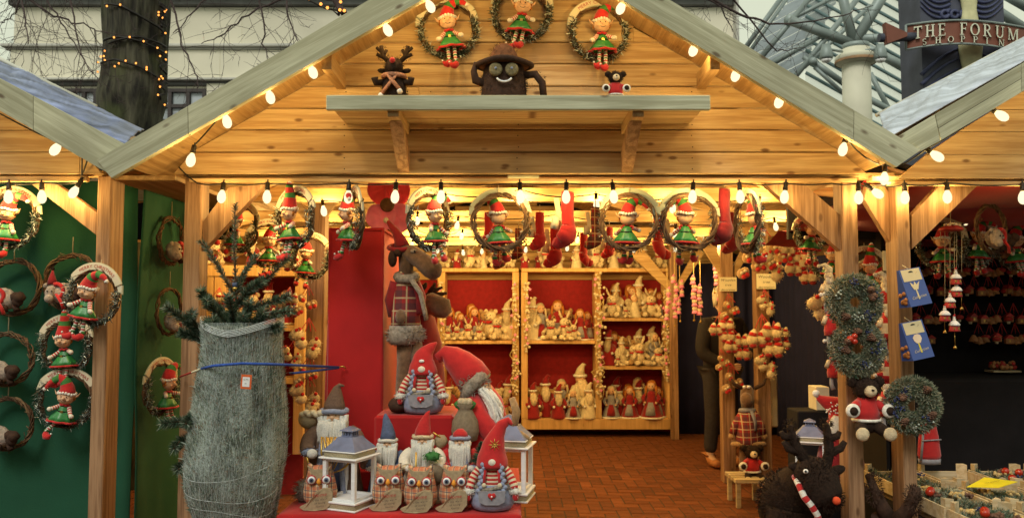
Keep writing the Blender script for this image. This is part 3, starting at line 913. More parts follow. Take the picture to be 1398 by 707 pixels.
for s_ in (-1, 1):
    q = [(0, 4.86, 3.09), (s_*3.7, 4.86, 2.03), (s_*3.7, 10.5, 2.03), (0, 10.5, 3.09)]
    m.add(q + [(x, y, z + .02) for x, y, z in q], [(0,1,2,3), (7,6,5,4), (0,4,5,1), (1,5,6,2), (2,6,7,3), (3,7,4,0)], False)
    m.prism([(s_*1.66, 1.96), (s_*3.6, 1.96), (s_*3.6, 2.04), (s_*1.66, 2.24)], 4.82, 4.855)
m.box(-3.7, 3.7, 10.3, 10.34, -.02, 3.2); m.box(-3.5, -3.46, 4.9, 10.3, -.02, 2.06); m.box(3.47, 3.51, 4.9, 10.3, -.02, 2.06)
m.build("roofing_felt", st, world=True)
# navy curtains with folds: back right, then along the right side
def curtain(pts, z0, z1, name, mat, rt, amp=.03, per=.16):
    P = [Vector((x, y, 0)) for x, y in pts]
    L = [0]
    for a, b in zip(P, P[1:]): L.append(L[-1] + (b - a).length)
    n = max(8, int(L[-1] / per * 8)); m = MB(mat); vs = []
    rr = random.Random(5)
    ph = [rr.random() * 6 for _ in range(4)]
    for i in range(n + 1):
        d = L[-1] * i / n
        k = max(j for j in range(len(L) - 1) if L[j] <= d + 1e-9)
        t = (P[k+1] - P[k]).normalized(); q = P[k] + t * (d - L[k]); nn = Vector((t.y, -t.x, 0))
        f = math.sin(d / per * 2 * PI + .8 * math.sin(d * 3 + ph[0])) * amp * (.7 + .5 * math.sin(d * 2.1 + ph[1]))
        for j, z in enumerate((z0, (z0*2+z1)/3, (z0+2*z1)/3, z1)):
            e = q + nn * f * (1.1, 1, .9, .75)[j]; vs.append((e.x, e.y, z))
    fs = [(4*i+j, 4*i+4+j, 4*i+5+j, 4*i+1+j) for i in range(n) for j in range(3)]
    m.add(vs, fs, True)
    o = m.build(name, rt, world=bool(rt))
    sm_ = o.modifiers.new("thick", 'SOLIDIFY'); sm_.thickness = .004
    return o
cu = curtain([(2.02, 10.05), (3.25, 9.95), (3.3, 6.4), (2.2, 5.45)], .0, 2.1, "navy_curtain", "navy_cloth", None)
tag(cu, "dark navy curtain hanging in folds behind the posts on the right of the stall interior", "curtain")

# ------------------------------------------------------------ LEFT STALL
ls = root("market_stall", "stall with green cloth wall hung with elf wreaths under a blue tarpaulin roof", "market stall", (-2.3, YG, 0))
YL = YB + .034
l1, l2 = line((3, 109), (170, 197)), line((3, 153), (150, 238))
poly([(-120, l1(-120)), (45, l1(45)), (45, l2(45)), (-120, l2(-120))][::-1], YL, .03, "weathered_right", "barge_board", ls)
poly([(45.8, l1(45.8)), (172, l1(172)), (148, l2(148)), (45.8, l2(45.8))][::-1], YL, .03, "weathered_right", "barge_board", ls)
for i, (a, b) in enumerate(((238.5, 209.5), (208.5, 180), (179, 150), (149, 120))):
    z0, z1 = gz(a), gz(b)
    xr0, xr1 = [at(px, 200, YG).x for px in ((160, 118, 80, 40)[i], (118, 80, 40, 0)[i])]
    xr0 = min(xr0, gx(142)) if i == 0 else xr0
    for (u0, u1, v0, v1) in (((-3.9, -3.9, gx(111), gx(111)), (gx(112), gx(112), xr0, xr1)) if i == 0 else ((-3.9, -3.9, xr0, xr1),)):
        m = MB("pine_board"); m.prism([(u0, z0), (v0, z0), (v1, z1), (u1, z1)][::-1], YG - .02, YG)
        m.build("plank", ls, world=True)
rail(-160, 118, 240.5, 247.5, YG - .01, .03, "pine_board", "hanging_rail", ls)
rail(-160, 140, 233, 240, YG + .01, .06, "pine_board", "header_beam", ls)
post(129, 148, YG + .02, .13, rt=ls, top=240)
poly([(41, 250), (75, 250), (133, 291), (133, 322)], YG + .04, .05, "pine_post", "brace", ls)
# green cloth
def sheet(name, mat, rt, a, b, z0, z1, amp=.004, nx=40, nz=24, th=.006):
    a, b = Vector(a), Vector(b); t = (b - a).normalized(); nn = Vector((t.y, -t.x, 0)); vs = []
    for i in range(nx + 1):
        for j in range(nz + 1):
            q = a.lerp(b, i / nx); z = lerp(z0, z1, j / nz)
            f = noise.noise(Vector((q.x * 2.2, q.y * 2.2, z * 1.2))) * amp * 2 + noise.noise(Vector((q.x * 7, q.y * 7, z * 2))) * amp * .6
            e = q + nn * f; vs.append((e.x, e.y, z))
    w = nz + 1
    fs = [(i*w+j, (i+1)*w+j, (i+1)*w+j+1, i*w+j+1) for i in range(nx) for j in range(nz)]
    m = MB(mat); m.add(vs, fs, True); o = m.build(name, rt, world=True)
    s_ = o.modifiers.new("thick", 'SOLIDIFY'); s_.thickness = th
    return o
sheet("cloth_wall", "green_cloth", ls, (-4.0, 4.0, 0), (-1.862, 4.0, 0), 0, 2.18, .014)
sheet("cloth_wall", "green_cloth", ls, (-1.85, 4.0, 0), (-1.85, 4.84, 0), 0, 2.18, .012)
roofdeck(l1, -120, 165, YL + .035, 5.4, "pine_depth", "roof_deck", ls, -.012)
# soffit board between the two stalls
m = MB("pine_depth"); m.box(-1.86, -1.56, 3.70, 4.84, 2.14, 2.16); m.build("valley_board", ls, world=True)

# blue tarpaulins: crumpled sheets over the stall roofs
plain("tarp_blue", (.20, .24, .42), .38, .75, 3.4, .5, stretch=(1.6, .5, 7), bscale=26, bdist=.012, spec=.5)
plain("tarp_pale", (.50, .55, .66), .36, .5, 4.0, .5, stretch=(1.6, .5, 8), bscale=26, bdist=.012, spec=.5)
plain("pale_pipe", (.62, .62, .54), .5, .1, 8, .1)
def tarp(pts_low, pts_high, Ylo, Yhi, name, label, mat, seed, nu=150, nv=14):
    """lies on the roof from the front verge to the ridge side"""
    m = MB(mat); vs = []
    for i in range(nu + 1):
        u = i / nu
        for j in range(nv + 1):
            v = j / nv
            a = at(*[lerp(pts_low[0][k], pts_low[1][k], u) for k in (0, 1)], Ylo)
            b = at(*[lerp(pts_high[0][k], pts_high[1][k], u) for k in (0, 1)], Yhi)
            q = a.lerp(b, v)
            d = abs(noise.noise(Vector((u * 9 + seed, v * 1.6, seed)))) * .034 + abs(noise.noise(Vector((u * 30 - v * 9, v * 2 + seed, 2)))) * .016 + abs(noise.noise(Vector((u * 14 - v * 3, v * 2.5, 7 + seed)))) * .03
            vs.append((q.x, q.y, q.z + d * math.sin(PI * min(1, max(0, v))) ** .5))
    w = nv + 1
    m.add(vs, [(i*w+j, (i+1)*w+j, (i+1)*w+j+1, i*w+j+1) for i in range(nu) for j in range(nv)], True)
    o = m.build(name); s_ = o.modifiers.new("thick", 'SOLIDIFY'); s_.thickness = .004
    return tag(o, label, "tarpaulin")
tarp([(-110, 50), (172, 197)], [(-110, 32), (197, 177)], YL + .06, 4.3, "tarpaulin", "crumpled blue tarpaulin spread over the roof of the green stall", "tarp_blue", 1.3)
o = MB("pale_pipe"); o.tube([at(-110, 27, 4.28), at(131, 146, 4.28)], .012, 8); tag(o.build("roof_pipe"), "thin pale pipe laid along the top edge of the blue tarpaulin", "pipe")

# ------------------------------------------------------------ RIGHT STALL
rs = root("market_stall", "stall with dark ornament display and red ceiling cloth beyond the pair of posts", "market stall", (2.6, YG, 0))
YR = YB + .034
r1, r2 = line((1226, 186), (1398, 86)), line((1224, 228), (1398, 124))
poly([(1226, 187), (1276, r1(1276)), (1284, r2(1284)), (1258, 206)][::-1], YR, .03, "weathered_left", "barge_board", rs)
poly([(1277, r1(1277)), (1394, r1(1394)), (1394, r2(1394) - 19), (1281, r2(1281) - 19)][::-1], YR, .03, "weathered_left", "barge_board", rs)
poly([(1281.2, r2(1281.2) - 18.3), (1394, r2(1394) - 18.3), (1394, r2(1394)), (1285, r2(1285))][::-1], YR + .001, .03, "weathered_left", "barge_board", rs)
poly([(1394.7, r1(1394.7)), (1520, r1(1520)), (1520, r2(1520)), (1394.7, r2(1394.7))][::-1], YR, .03, "weathered_left", "barge_board", rs)
for i, (a, b) in enumerate(((244.5, 213), (212, 182), (181, 152), (151, 121), (120, 92), (91, 64))):
    z0, z1 = gz(a), gz(b)
    xa0, xa1 = [gx(px) for px in ((1224, 1262, 1308, 1356, 1404, 1452)[i], (1262, 1308, 1356, 1404, 1452, 1500)[i])]
    m = MB("pine_board"); m.prism([(xa0, z0), (3.9, z0), (3.9, z1), (xa1, z1)][::-1], YG - .02, YG)
    m.build("plank", rs, world=True)
rail(1215, 1560, 247.5, 253, YG - .01, .035, "pine_board", "hanging_rail", rs)
rail(1190, 1560, 240, 247, YG + .012, .06, "pine_board", "header_beam", rs)
rail(1172, 1222, 236, 244, YG + .05, .05, "pine_board", "linking_beam", rs)
post(1227, 1245, YG + .02, .12, rt=rs, top=247)
poly([(1184, 252), (1206, 252), (1226, 280), (1226, 348), (1180, 272)], YG + .09, .04, "pine_post", "brace", rs)
poly([(1245, 294), (1284, 252), (1336, 252), (1245, 340)], YG + .04, .05, "pine_post", "brace", rs)
m = MB("black_cloth"); m.box(2.18, 4.3, 5.3, 5.32, 0, 2.4); m.box(2.18, 2.2, 4.75, 5.3, 0, 2.4); m.build("backdrop", rs, world=True)
roofdeck(r1, 1230, 1520, YR + .035, 5.4, "pine_depth", "roof_deck", rs, -.012)
# red ceiling cloth sagging between rails
m = MB("red_cloth"); vs = []; nx, ny = 70, 26
for i in range(nx + 1):
    for j in range(ny + 1):
        x, y = lerp(1.66, 4.2, i / nx), lerp(3.75, 5.3, j / ny)
        z = 2.16 - .16 * (j / ny) - .05 * abs(math.sin(j / ny * PI * 2.5)) - .015 * noise.noise(Vector((x * 5, y * 2, 3)))
        vs.append((x, y, z))
m.add(vs, [(i*(ny+1)+j, (i+1)*(ny+1)+j, (i+1)*(ny+1)+j+1, i*(ny+1)+j+1) for i in range(nx) for j in range(ny)], True)
m.build("ceiling_cloth", rs, world=True)
tarp([(1208, 190), (1520, 14)], [(1200, 155), (1500, -2)], YR + .06, 4.3, "tarpaulin", "pale blue wrinkled tarpaulin over the roof of the ornament stall", "tarp_pale", 8.7)
o = MB("pale_pipe"); o.tube([at(1196, 158, 4.32), at(1500, 0, 4.32)], .010, 8); tag(o.build("roof_pipe"), "thin pale pipe on the ridge edge of the pale tarpaulin", "pipe")
o = MB("pine_board"); o.tube([at(1262, 160, YR + .10), at(1345, 112, 3.6)], .009, 4); o.tube([at(1285, 150, YR + .10), at(1420, 76, 3.5)], .012, 4)
o.build("roof_lath", rs, world=True)
# ============================================================ FESTOON LIGHTS
def bulb_meshes():
    b = MB("bulb_glow"); b.lathe([(.0085, -.0), (.012, -.006), (.0215, -.022), (.0255, -.038), (.0235, -.054), (.015, -.066), (.003, -.071)], 14)
    s = MB("socket_plastic"); s.lathe([(.006, .040), (.0135, .038), (.0135, .012), (.0155, .010), (.0155, -.004), (.010, -.005)], 12)
    s.tube([(0, 0, .036), (0, 0, .052)], .005, 6)
    return b, s
_bm, _sm = bulb_meshes()
_b0 = _bm.build("bulb"); _s0 = _sm.build("socket")
BM, SM = _b0.data, _s0.data
bpy.data.objects.remove(_b0); bpy.data.objects.remove(_s0)
BULB_COL = (1.0, .655, .20)
LIGHTS = {}
def bulb(rt, loc, d=(0, 0, -1), power=3.0, sc=1.0):
    """a screw-cap lamp: glowing bulb (part) with its socket (sub-part) and the light it gives"""
    q = Vector((0, 0, -1)).rotation_difference(Vector(d).normalized())
    b = bpy.data.objects.new("bulb", BM); COL.objects.link(b); b.parent = rt
    b.location = Vector(loc) - rt.location; b.rotation_mode = 'QUATERNION'; b.rotation_quaternion = q; b.scale = (sc*.76, sc*.76, sc*.9)
    s = bpy.data.objects.new("socket", SM); COL.objects.link(s); s.parent = b
    if power:
        key = round(power, 2)
        if key not in LIGHTS:
            L = bpy.data.lights.new("bulb_light", 'POINT'); L.energy = power; L.color = BULB_COL; L.shadow_soft_size = .018
            LIGHTS[key] = L
        l = bpy.data.objects.new("bulb_light", LIGHTS[key]); COL.objects.link(l); l.parent = b; l.location = (0, 0, -.036)
    return b
def wire(rt, pts, r=.0035, name="cable"):
    m = MB("cable"); m.tube(pts, r, 5); return m.build(name, rt, world=True)
def sagged(pts, sag=.012, n=6):
    out = []
    for a, b in zip(pts, pts[1:]):
        for i in range(n):
            t = i / n; out.append(a.lerp(b, t) - Vector((0, 0, sag * math.sin(PI * t))))
    return out + [pts[-1]]
PF, PBG, PI_ = 4.0, 4.6, 36.0
# along the header of the three stalls: bulb centre given as seen in the photo
hd = root("festoon_lights", "row of warm bulbs hanging from the rail across the front opening of the centre stall", "string lights", at(700, 250, YG))
YH = YG - .012
xs_h = [304, 365, 476, 540, 602, 710, 773, 837, 946, 1010, 1072]
wire(hd, sagged([at(244, 228, YH)] + [at(x, 250.5, YH) for x in [270] + xs_h + [1135, 1170]], .006))
for x in xs_h:
    t = random.uniform(-.1, .1)
    p = at(x, 259, YH - .01); bulb(hd, p, (t, random.uniform(-.15, .1), -1), PF)
hl = root("festoon_lights", "short row of warm bulbs under the rail of the green walled stall", "string lights", at(60, 250, YG))
wire(hl, sagged([at(-100, 246, YH), at(10, 250, YH), at(57, 249, YH), at(108, 249, YH), at(125, 200, YH - .1)], .008))
for (x, y, d) in ((12, 259, (0, 0, -1)), (57, 259, (.05, 0, -1)), (106, 254, (-.6, 0, -1)), (-60, 258, (0, 0, -1))):
    bulb(hl, at(x, y, YH - .01), d, PF * 1.7)
hr = root("festoon_lights", "row of warm bulbs under the rail of the ornament stall", "string lights", at(1290, 250, YG))
wire(hr, sagged([at(1168, 251, YH), at(1200, 253, YH), at(1235, 252, YH), at(1294, 250, YH), at(1396, 252, YH), at(1480, 252, YH)], .008))
for (x, y, d) in ((1172, 260, (0, 0, -1)), (1190, 258, (.9, 0, -.7)), (1235, 260, (0, 0, -1)), (1293, 259, (0, 0, -1)), (1396, 260, (0, 0, -1)), (1208, 234, (-.1, 0, -1))):
    bulb(hr, at(x, y, YH - .01), d, PF)
# along the barge boards
YV = YB + .085
vl = root("festoon_lights", "warm bulbs strung under the sloping board on the left half of the centre gable", "string lights", at(400, 120, YV))
pts = [(263, 209, -.1), (308, 157, .3), (367, 124, .3), (424, 90, .4), (525, 33, .5), (583, 1, .5), (640, -32, .4)]
wire(vl, sagged([at(x, y - 8, YV) for x, y, d in pts], .006))
for x, y, d in pts: bulb(vl, at(x, y, YV), (d, -.25, -1), PBG)
vr = root("festoon_lights", "warm bulbs strung under the sloping board on the right half of the centre gable", "string lights", at(1000, 110, YV))
pts = [(800, -30, -.4), (851, 3, -.4), (950, 60, -.4), (1007, 94, -.35), (1066, 130, -.35), (1153, 195, -.35)]
wire(vr, sagged([at(x, y - 8, YV) for x, y, d in pts] + [at(1180, 214, YV), at(1208, 226, YH)], .006))
for x, y, d in pts: bulb(vr, at(x, y, YV), (d, -.25, -1), PBG)
v3 = root("festoon_lights", "two angled warm bulbs under the sloping board of the ornament stall", "string lights", at(1330, 180, YV))
pts = [(1270, 207, .8), (1358, 152, .8), (1450, 96, .8)]
wire(v3, sagged([at(1225, 228, YV)] + [at(x - 6, y - 3, YV) for x, y, d in pts], .006))
for x, y, d in pts: bulb(v3, at(x, y, YV), (d, -.25, -.7), PBG)
v4 = root("festoon_lights", "warm bulb under the sloping board of the green stall", "string lights", at(78, 195, YV))
wire(v4, sagged([at(-60, 120, YV), at(20, 166, YV), at(84, 196, YV), at(112, 215, YV), at(112, 240, YV)], .004))
for x, y, d in ((82, 195, -.5), (-20, 140, -.5)): bulb(v4, at(x, y, YV), (d, -.25, -1), PBG)
# interior strings
ints = [
 (4.75, "warm bulbs strung on the first tie beam inside the centre stall", [(441, 281), (607, 272), (709, 266), (814, 272), (919, 277), (1036, 276)]),
 (6.1, "warm bulbs strung on the second tie beam inside the centre stall", [(299, 316), (445, 313), (570, 296), (625, 302), (762, 300), (922, 313), (1058, 304), (1091, 300)]),
 (7.4, "warm bulbs strung on the third tie beam inside the centre stall", [(373, 326), (563, 318), (608, 326), (631, 318), (789, 323), (833, 333), (968, 329), (480, 318)]),
 (8.7, "warm bulbs strung on the last tie beam above the doll shelves", [(563, 330), (598, 338), (632, 341), (658, 339), (718, 337), (775, 335), (866, 337), (921, 336), (1088, 334)]),
]
for Y, lab, pts in ints:
    pts.sort()
    rt_ = root("festoon_lights", lab, "string lights", at(pts[0][0], pts[0][1], Y))
    wire(rt_, sagged([at(x, y - 7, Y) for x, y in pts], .03), .004)
    for x, y in pts: bulb(rt_, at(x, y, Y), (random.uniform(-.2, .2), 0, -1), PI_)
rt_ = root("festoon_lights", "warm bulbs strung under the red ceiling cloth of the ornament stall", "string lights", at(1330, 280, 4.6))
pts = [(1163, 296), (1294, 284), (1315, 293), (1319, 273), (1379, 280), (1390, 291)]
wire(rt_, sagged([at(x, y - 5, 4.6) for x, y in sorted(pts)], .012))
for x, y in pts: bulb(rt_, at(x, y, 4.6), (random.uniform(-.3, .3), 0, -1), 9.0)

# ============================================================ BARE TREE WITH FAIRY LIGHTS
YTR = 7.2
m, t_, b_, n_, l_ = nt("bark")
b_.inputs["Roughness"].default_value = .95
tc = n_.new("ShaderNodeTexCoord"); mp = n_.new("ShaderNodeMapping"); mp.inputs["Scale"].default_value = (9, 9, 1.5)
no = n_.new("ShaderNodeTexNoise"); no.inputs["Scale"].default_value = 2.2; no.inputs["Detail"].default_value = 8
l_.new(tc.outputs["Object"], mp.inputs[0]); l_.new(mp.outputs[0], no.inputs["Vector"])
n2 = n_.new("ShaderNodeTexNoise"); n2.inputs["Scale"].default_value = 2.5; l_.new(tc.outputs["Object"], n2.inputs["Vector"])
cr = n_.new("ShaderNodeValToRGB"); cr.color_ramp.elements[0].position = .35; cr.color_ramp.elements[1].position = .7
cr.color_ramp.elements[0].color = (.012, .010, .008, 1); cr.color_ramp.elements[1].color = (.105, .10, .065, 1)
l_.new(no.outputs[0], cr.inputs[0])
mx = n_.new("ShaderNodeMix"); mx.data_type = 'RGBA'; mx.inputs[7].default_value = (.07, .085, .03, 1)
mr = n_.new("ShaderNodeMapRange"); mr.inputs["From Min"].default_value = .52; mr.inputs["From Max"].default_value = .66; mr.inputs["To Max"].default_value = .7
l_.new(n2.outputs[0], mr.inputs[0]); l_.new(mr.outputs[0], mx.inputs[0]); l_.new(cr.outputs[0], mx.inputs[6]); l_.new(mx.outputs[2], b_.inputs["Base Color"])
bu = n_.new("ShaderNodeBump"); bu.inputs["Strength"].default_value = .8; bu.inputs["Distance"].default_value = .03
l_.new(no.outputs[0], bu.inputs["Height"]); l_.new(bu.outputs[0], b_.inputs["Normal"])
plain("bare_twig", (.065, .045, .045), .9, .3, 10, .3)

tcx = at(184, 100, YTR).x
tree = root("bare_tree", "bare winter tree with mossy bark and fairy lights wound round its trunk", "tree", (tcx, YTR, 0))
def trr(z):   # trunk centre x and radius
    pz = [(0, 0, .33), (1.5, 0, .29), (3.0, -.02, .262), (3.3, -.015, .268), (3.45, .0, .29), (3.6, .01, .275), (3.9, .01, .262), (4.5, .0, .262), (5.5, .03, .25), (7.5, .1, .2)]
    for a, b in zip(pz, pz[1:]):
        if z <= b[0]:
            t = (z - a[0]) / (b[0] - a[0]); return lerp(a[1], b[1], t), lerp(a[2], b[2], t)
    return pz[-1][1:]
m = MB("bark"); vs = []; NZ, NA = 150, 72
for i in range(NZ + 1):
    z = 7.5 * i / NZ; cx, r = trr(z)
    for a in range(NA):
        th = 2 * PI * a / NA
        d = Vector((math.cos(th), math.sin(th), 0))
        rg = abs(noise.noise(Vector((d.x * 7, d.y * 7, z * .9)))) * .035 + abs(noise.noise(Vector((d.x * 14, d.y * 14, z * 2.2 + 5)))) * .015
        bl = .05 * max(0, noise.noise(Vector((d.x * 1.5, d.y * 1.5, z * 1.3 + 9))))
        rr_ = r * (1 - .04) + rg * 1.0 - .015 + bl
        vs.append((tcx + cx + d.x * rr_, YTR + d.y * rr_, z))
m.add(vs, [(i*NA+a, i*NA+(a+1)%NA, (i+1)*NA+(a+1)%NA, (i+1)*NA+a) for i in range(NZ) for a in range(NA)], True)
m.build("trunk", tree, world=True)
# limbs high up (out of frame) and the hanging branches that come down into view
tw_ = MB("bare_twig")
rr = random.Random(11)
def twig(p, d, L, r, depth, droop):
    n = max(3, int(L / .09)); pts = [p]; q = p.copy(); dd = d.normalized()
    kids = []
    for i in range(n):
        dd = (dd + Vector((rr.gauss(0, .16), rr.gauss(0, .12), rr.gauss(0, .12) - droop * .06))).normalized()
        q = q + dd * L / n; pts.append(q.copy())
        if depth > 0 and i > 0 and rr.random() < .6:
            s = Vector((rr.gauss(0, 1), rr.gauss(0, .6), rr.gauss(-.15, .8))).normalized()
            kids.append((q.copy(), (dd * .55 + s * .8), L * rr.uniform(.3, .62), r * .55 * (1 - i / n * .4), depth - 1))
    tw_.tube(pts, taper(r, r * .3, n), 4 if r < .006 else 6)
    for k in kids: twig(k[0], k[1], k[2], max(.0022, k[3]), k[4], droop)
def limb(pix, r0, r1, Y0, Y1, sub=3, name="branch", L=.7, droop=.6, density=.8):
    global tw_
    tw_ = MB("bare_twig")
    P = [at(x, y, lerp(Y0, Y1, i / (len(pix) - 1))) for i, (x, y) in enumerate(pix)]
    pts = []
    for a, b in zip(P, P[1:]):
        for i in range(5): pts.append(a.lerp(b, i / 5) + Vector((rr.gauss(0, .008), rr.gauss(0, .01), rr.gauss(0, .008))))
    pts.append(P[-1])
    tw_.tube(pts, taper(r0, r1, len(pts) - 1), 6)
    for i, p in enumerate(pts[1:-1]):
        if rr.random() < density:
            d = (pts[i+2] - pts[i]).normalized(); s = Vector((rr.gauss(0, 1), rr.gauss(0, .5), rr.gauss(-.3, .8))).normalized()
            twig(p, d * .4 + s, L * rr.uniform(.5, 1.1), r1 * .9, sub - 1, droop)
    return tw_.build(name, tree, world=True)
limb([(180, -230), (100, -120), (40, -40), (70, 10), (100, 60), (138, 118)], .015, .003, YTR, 6.6)
limb([(180, -230), (60, -80), (10, -20), (75, 22), (112, 34), (150, 48)], .015, .004, YTR, 6.8)
limb([(170, -250), (60, -140), (26, -30), (34, 30), (38, 60)], .015, .003, YTR, 6.3)
limb([(170, -250), (-40, -90), (30, -10), (20, 20), (2, 32)], .015, .003, YTR, 7.2)
limb([(170, -250), (130, -90), (95, -10), (108, 70), (128, 100)], .015, .002, YTR, 6.2)
limb([(200, -260), (270, -100), (232, -10), (248, 60), (268, 100), (270, 128)], .015, .003, YTR, 6.6, L=.55)
limb([(200, -260), (330, -110), (300, -20), (262, 20), (236, 46)], .015, .003, YTR, 6.8, L=.5)
limb([(200, -260), (400, -120), (355, -10), (362, 60), (366, 84)], .015, .003, YTR, 6.6, L=.5)
limb([(200, -260), (420, -160), (385, -20), (398, 40), (410, 62)], .015, .003, YTR, 6.4, L=.6, density=.7)
limb([(200, -260), (380, -140), (405, -10), (340, 20), (300, 50), (275, 60)], .015, .003, YTR, 6.6, L=.5)
limb([(220, -240), (380, -110), (450, -24), (462, 12), (470, 20)], .045, .03, YTR, 7.0, sub=2, name="thick_branch", L=.3, density=.3)
limb([(300, -200), (700, -190), (905, -40), (1010, 20), (1060, 36), (1150, 22), (1192, 8)], .02, .003, YTR, 7.6, L=.5, droop=.9)
limb([(300, -200), (690, -180), (920, -30), (985, 10), (1000, 44)], .02, .003, YTR, 7.6, L=.45, droop=.9)
limb([(300, -200), (760, -190), (960, -60), (1000, 0), (1060, 70), (1100, 66)], .02, .003, YTR, 8.0, L=.5, droop=.9)
# fairy lights: cable in wraps round the trunk, tiny warm bulbs
fl = root("fairy_lights", "dark cable of tiny orange fairy lights wrapped round the mossy tree trunk", "fairy lights", (tcx, YTR - .3, 3.4))
def wrap(pix, n=8):
    out = []
    for (px, py), (qx, qy) in zip(pix, pix[1:]):
        for i in range(n):
            x, y = lerp(px, qx, i / n), lerp(py, qy, i / n)
            c = at(x, y, YTR - .27); cx, r = trr(c.z)
            dx = (c.x - tcx - cx) / r; dx = dx if abs(dx) < .96 else math.copysign(.96 + .04 * math.sin(y * 1.7), dx); dx = max(-1, min(1, dx))
            out.append(Vector((tcx + cx + dx * r * 1.08, YTR - r * 1.12 * math.sqrt(1 - dx*dx), c.z)))
    return out
for pix in ([(140, 53), (165, 52), (190, 56), (222, 68)], [(150, 60), (186, 50), (224, 54)], [(136, 84), (160, 83), (190, 92), (222, 112)],
            [(142, 4), (168, 10), (200, 28), (228, 42)], [(205, -5), (228, 12), (226, 30)], [(216, 72), (222, 96), (212, 134)]):
    wire(fl, wrap(pix), .011)
for (x, y) in ((149, 10), (168, 10), (217, 5), (215, 14), (231, 1), (160, 54), (179, 53), (193, 56), (204, 60), (225, 60), (214, 71), (226, 70), (146, 71), (139, 77), (145, 78), (147, 84), (131, 82),
               (175, 86), (167, 90), (162, 94), (186, 88), (196, 91), (196, 94), (207, 98), (207, 100), (216, 103), (219, 113), (213, 125), (213, 134), (224, 15), (229, 10), (222, 34), (132, 96)):
    p = wrap([(x, y), (x + 1, y)], 1)[0] + Vector((0, -.03, 0))
    k = MB("fairy_glow"); k.ball(p, .009, 6); k.build("tiny_bulb", fl, world=True)
fl2 = root("fairy_lights", "few orange fairy lights on the thick branch above the gable", "fairy lights", at(440, 8, 7.0))
wire(fl2, [at(420, 0, 6.95), at(445, 12, 6.95), at(468, 16, 6.95)], .01)
for (x, y) in ((422, -2), (438, 6), (447, 11), (464, 14), (470, 15), (465, 3)):
    k = MB("fairy_glow"); k.ball(at(x, y, 6.9), .014, 6); k.build("tiny_bulb", fl2, world=True)
# ============================================================ ELVES ON TWIG WREATHS
def limb_tube(m, a, b, r0, r1, mats, n=10, k=8, bend=None):
    a, b = Vector(a), Vector(b)
    pts = bez(a, (a + b) / 2 + Vector(bend or (0, 0, 0)), b, k)
    m.tube(pts, taper(r0, r1, k), n, mats=mats)
def twig_ring(m, Rr, seed, turns=10, thick=.0135, mats=("twig", "twig_pale")):
    q = random.Random(seed)
    for k in range(turns):
        ph, kf, am = q.random() * 6.28, q.choice([3, 4, 5, 6]), q.uniform(.35, 1) * thick
        m.mat(mats[0] if k % 3 else mats[1])
        pts = []
        for i in range(44):
            a = 2 * PI * i / 44
            rr_ = Rr + am * math.cos(kf * a + ph) + q.gauss(0, .0012)
            pts.append((rr_ * math.cos(a), am * .9 * math.sin(kf * a + ph), rr_ * math.sin(a)))
        m.tube(pts, q.uniform(.0028, .0044), 5, closed=True)
    for k in range(22):      # stub ends and wrapping wire
        a = q.random() * 6.28; b = a + q.uniform(.12, .3) * q.choice((-1, 1)); dr = q.uniform(-1, 1) * thick * 1.7
        m.mat(mats[k % 2])
        m.tube([(Rr*math.cos(a) - 0, -thick, Rr*math.sin(a)), ((Rr+dr)*math.cos(b), -thick*q.uniform(.6, 1.6), (Rr+dr)*math.sin(b))], .0016, 4)
def sprig(m, Rr, a0, a1, n, seed, mats=("tinsel", "tinsel_dark"), L=.026, spread=.016):
    q = random.Random(seed)
    for i in range(n):
        a = lerp(a0, a1, q.random()); rr_ = Rr + q.uniform(-spread, spread)
        p = Vector((rr_ * math.cos(a), q.uniform(-.03, -.004), rr_ * math.sin(a)))
        m.mat(mats[0] if q.random() < .38 else mats[1])
        d = Vector((math.cos(a) * q.uniform(-.5, 1.2) + q.gauss(0, .6), -abs(q.gauss(.2, .5)), math.sin(a) * q.uniform(-.5, 1.2) + q.gauss(0, .6)))
        m.spike(p, d, L * q.uniform(.5, 1.1), .0035, q.random() * 3)
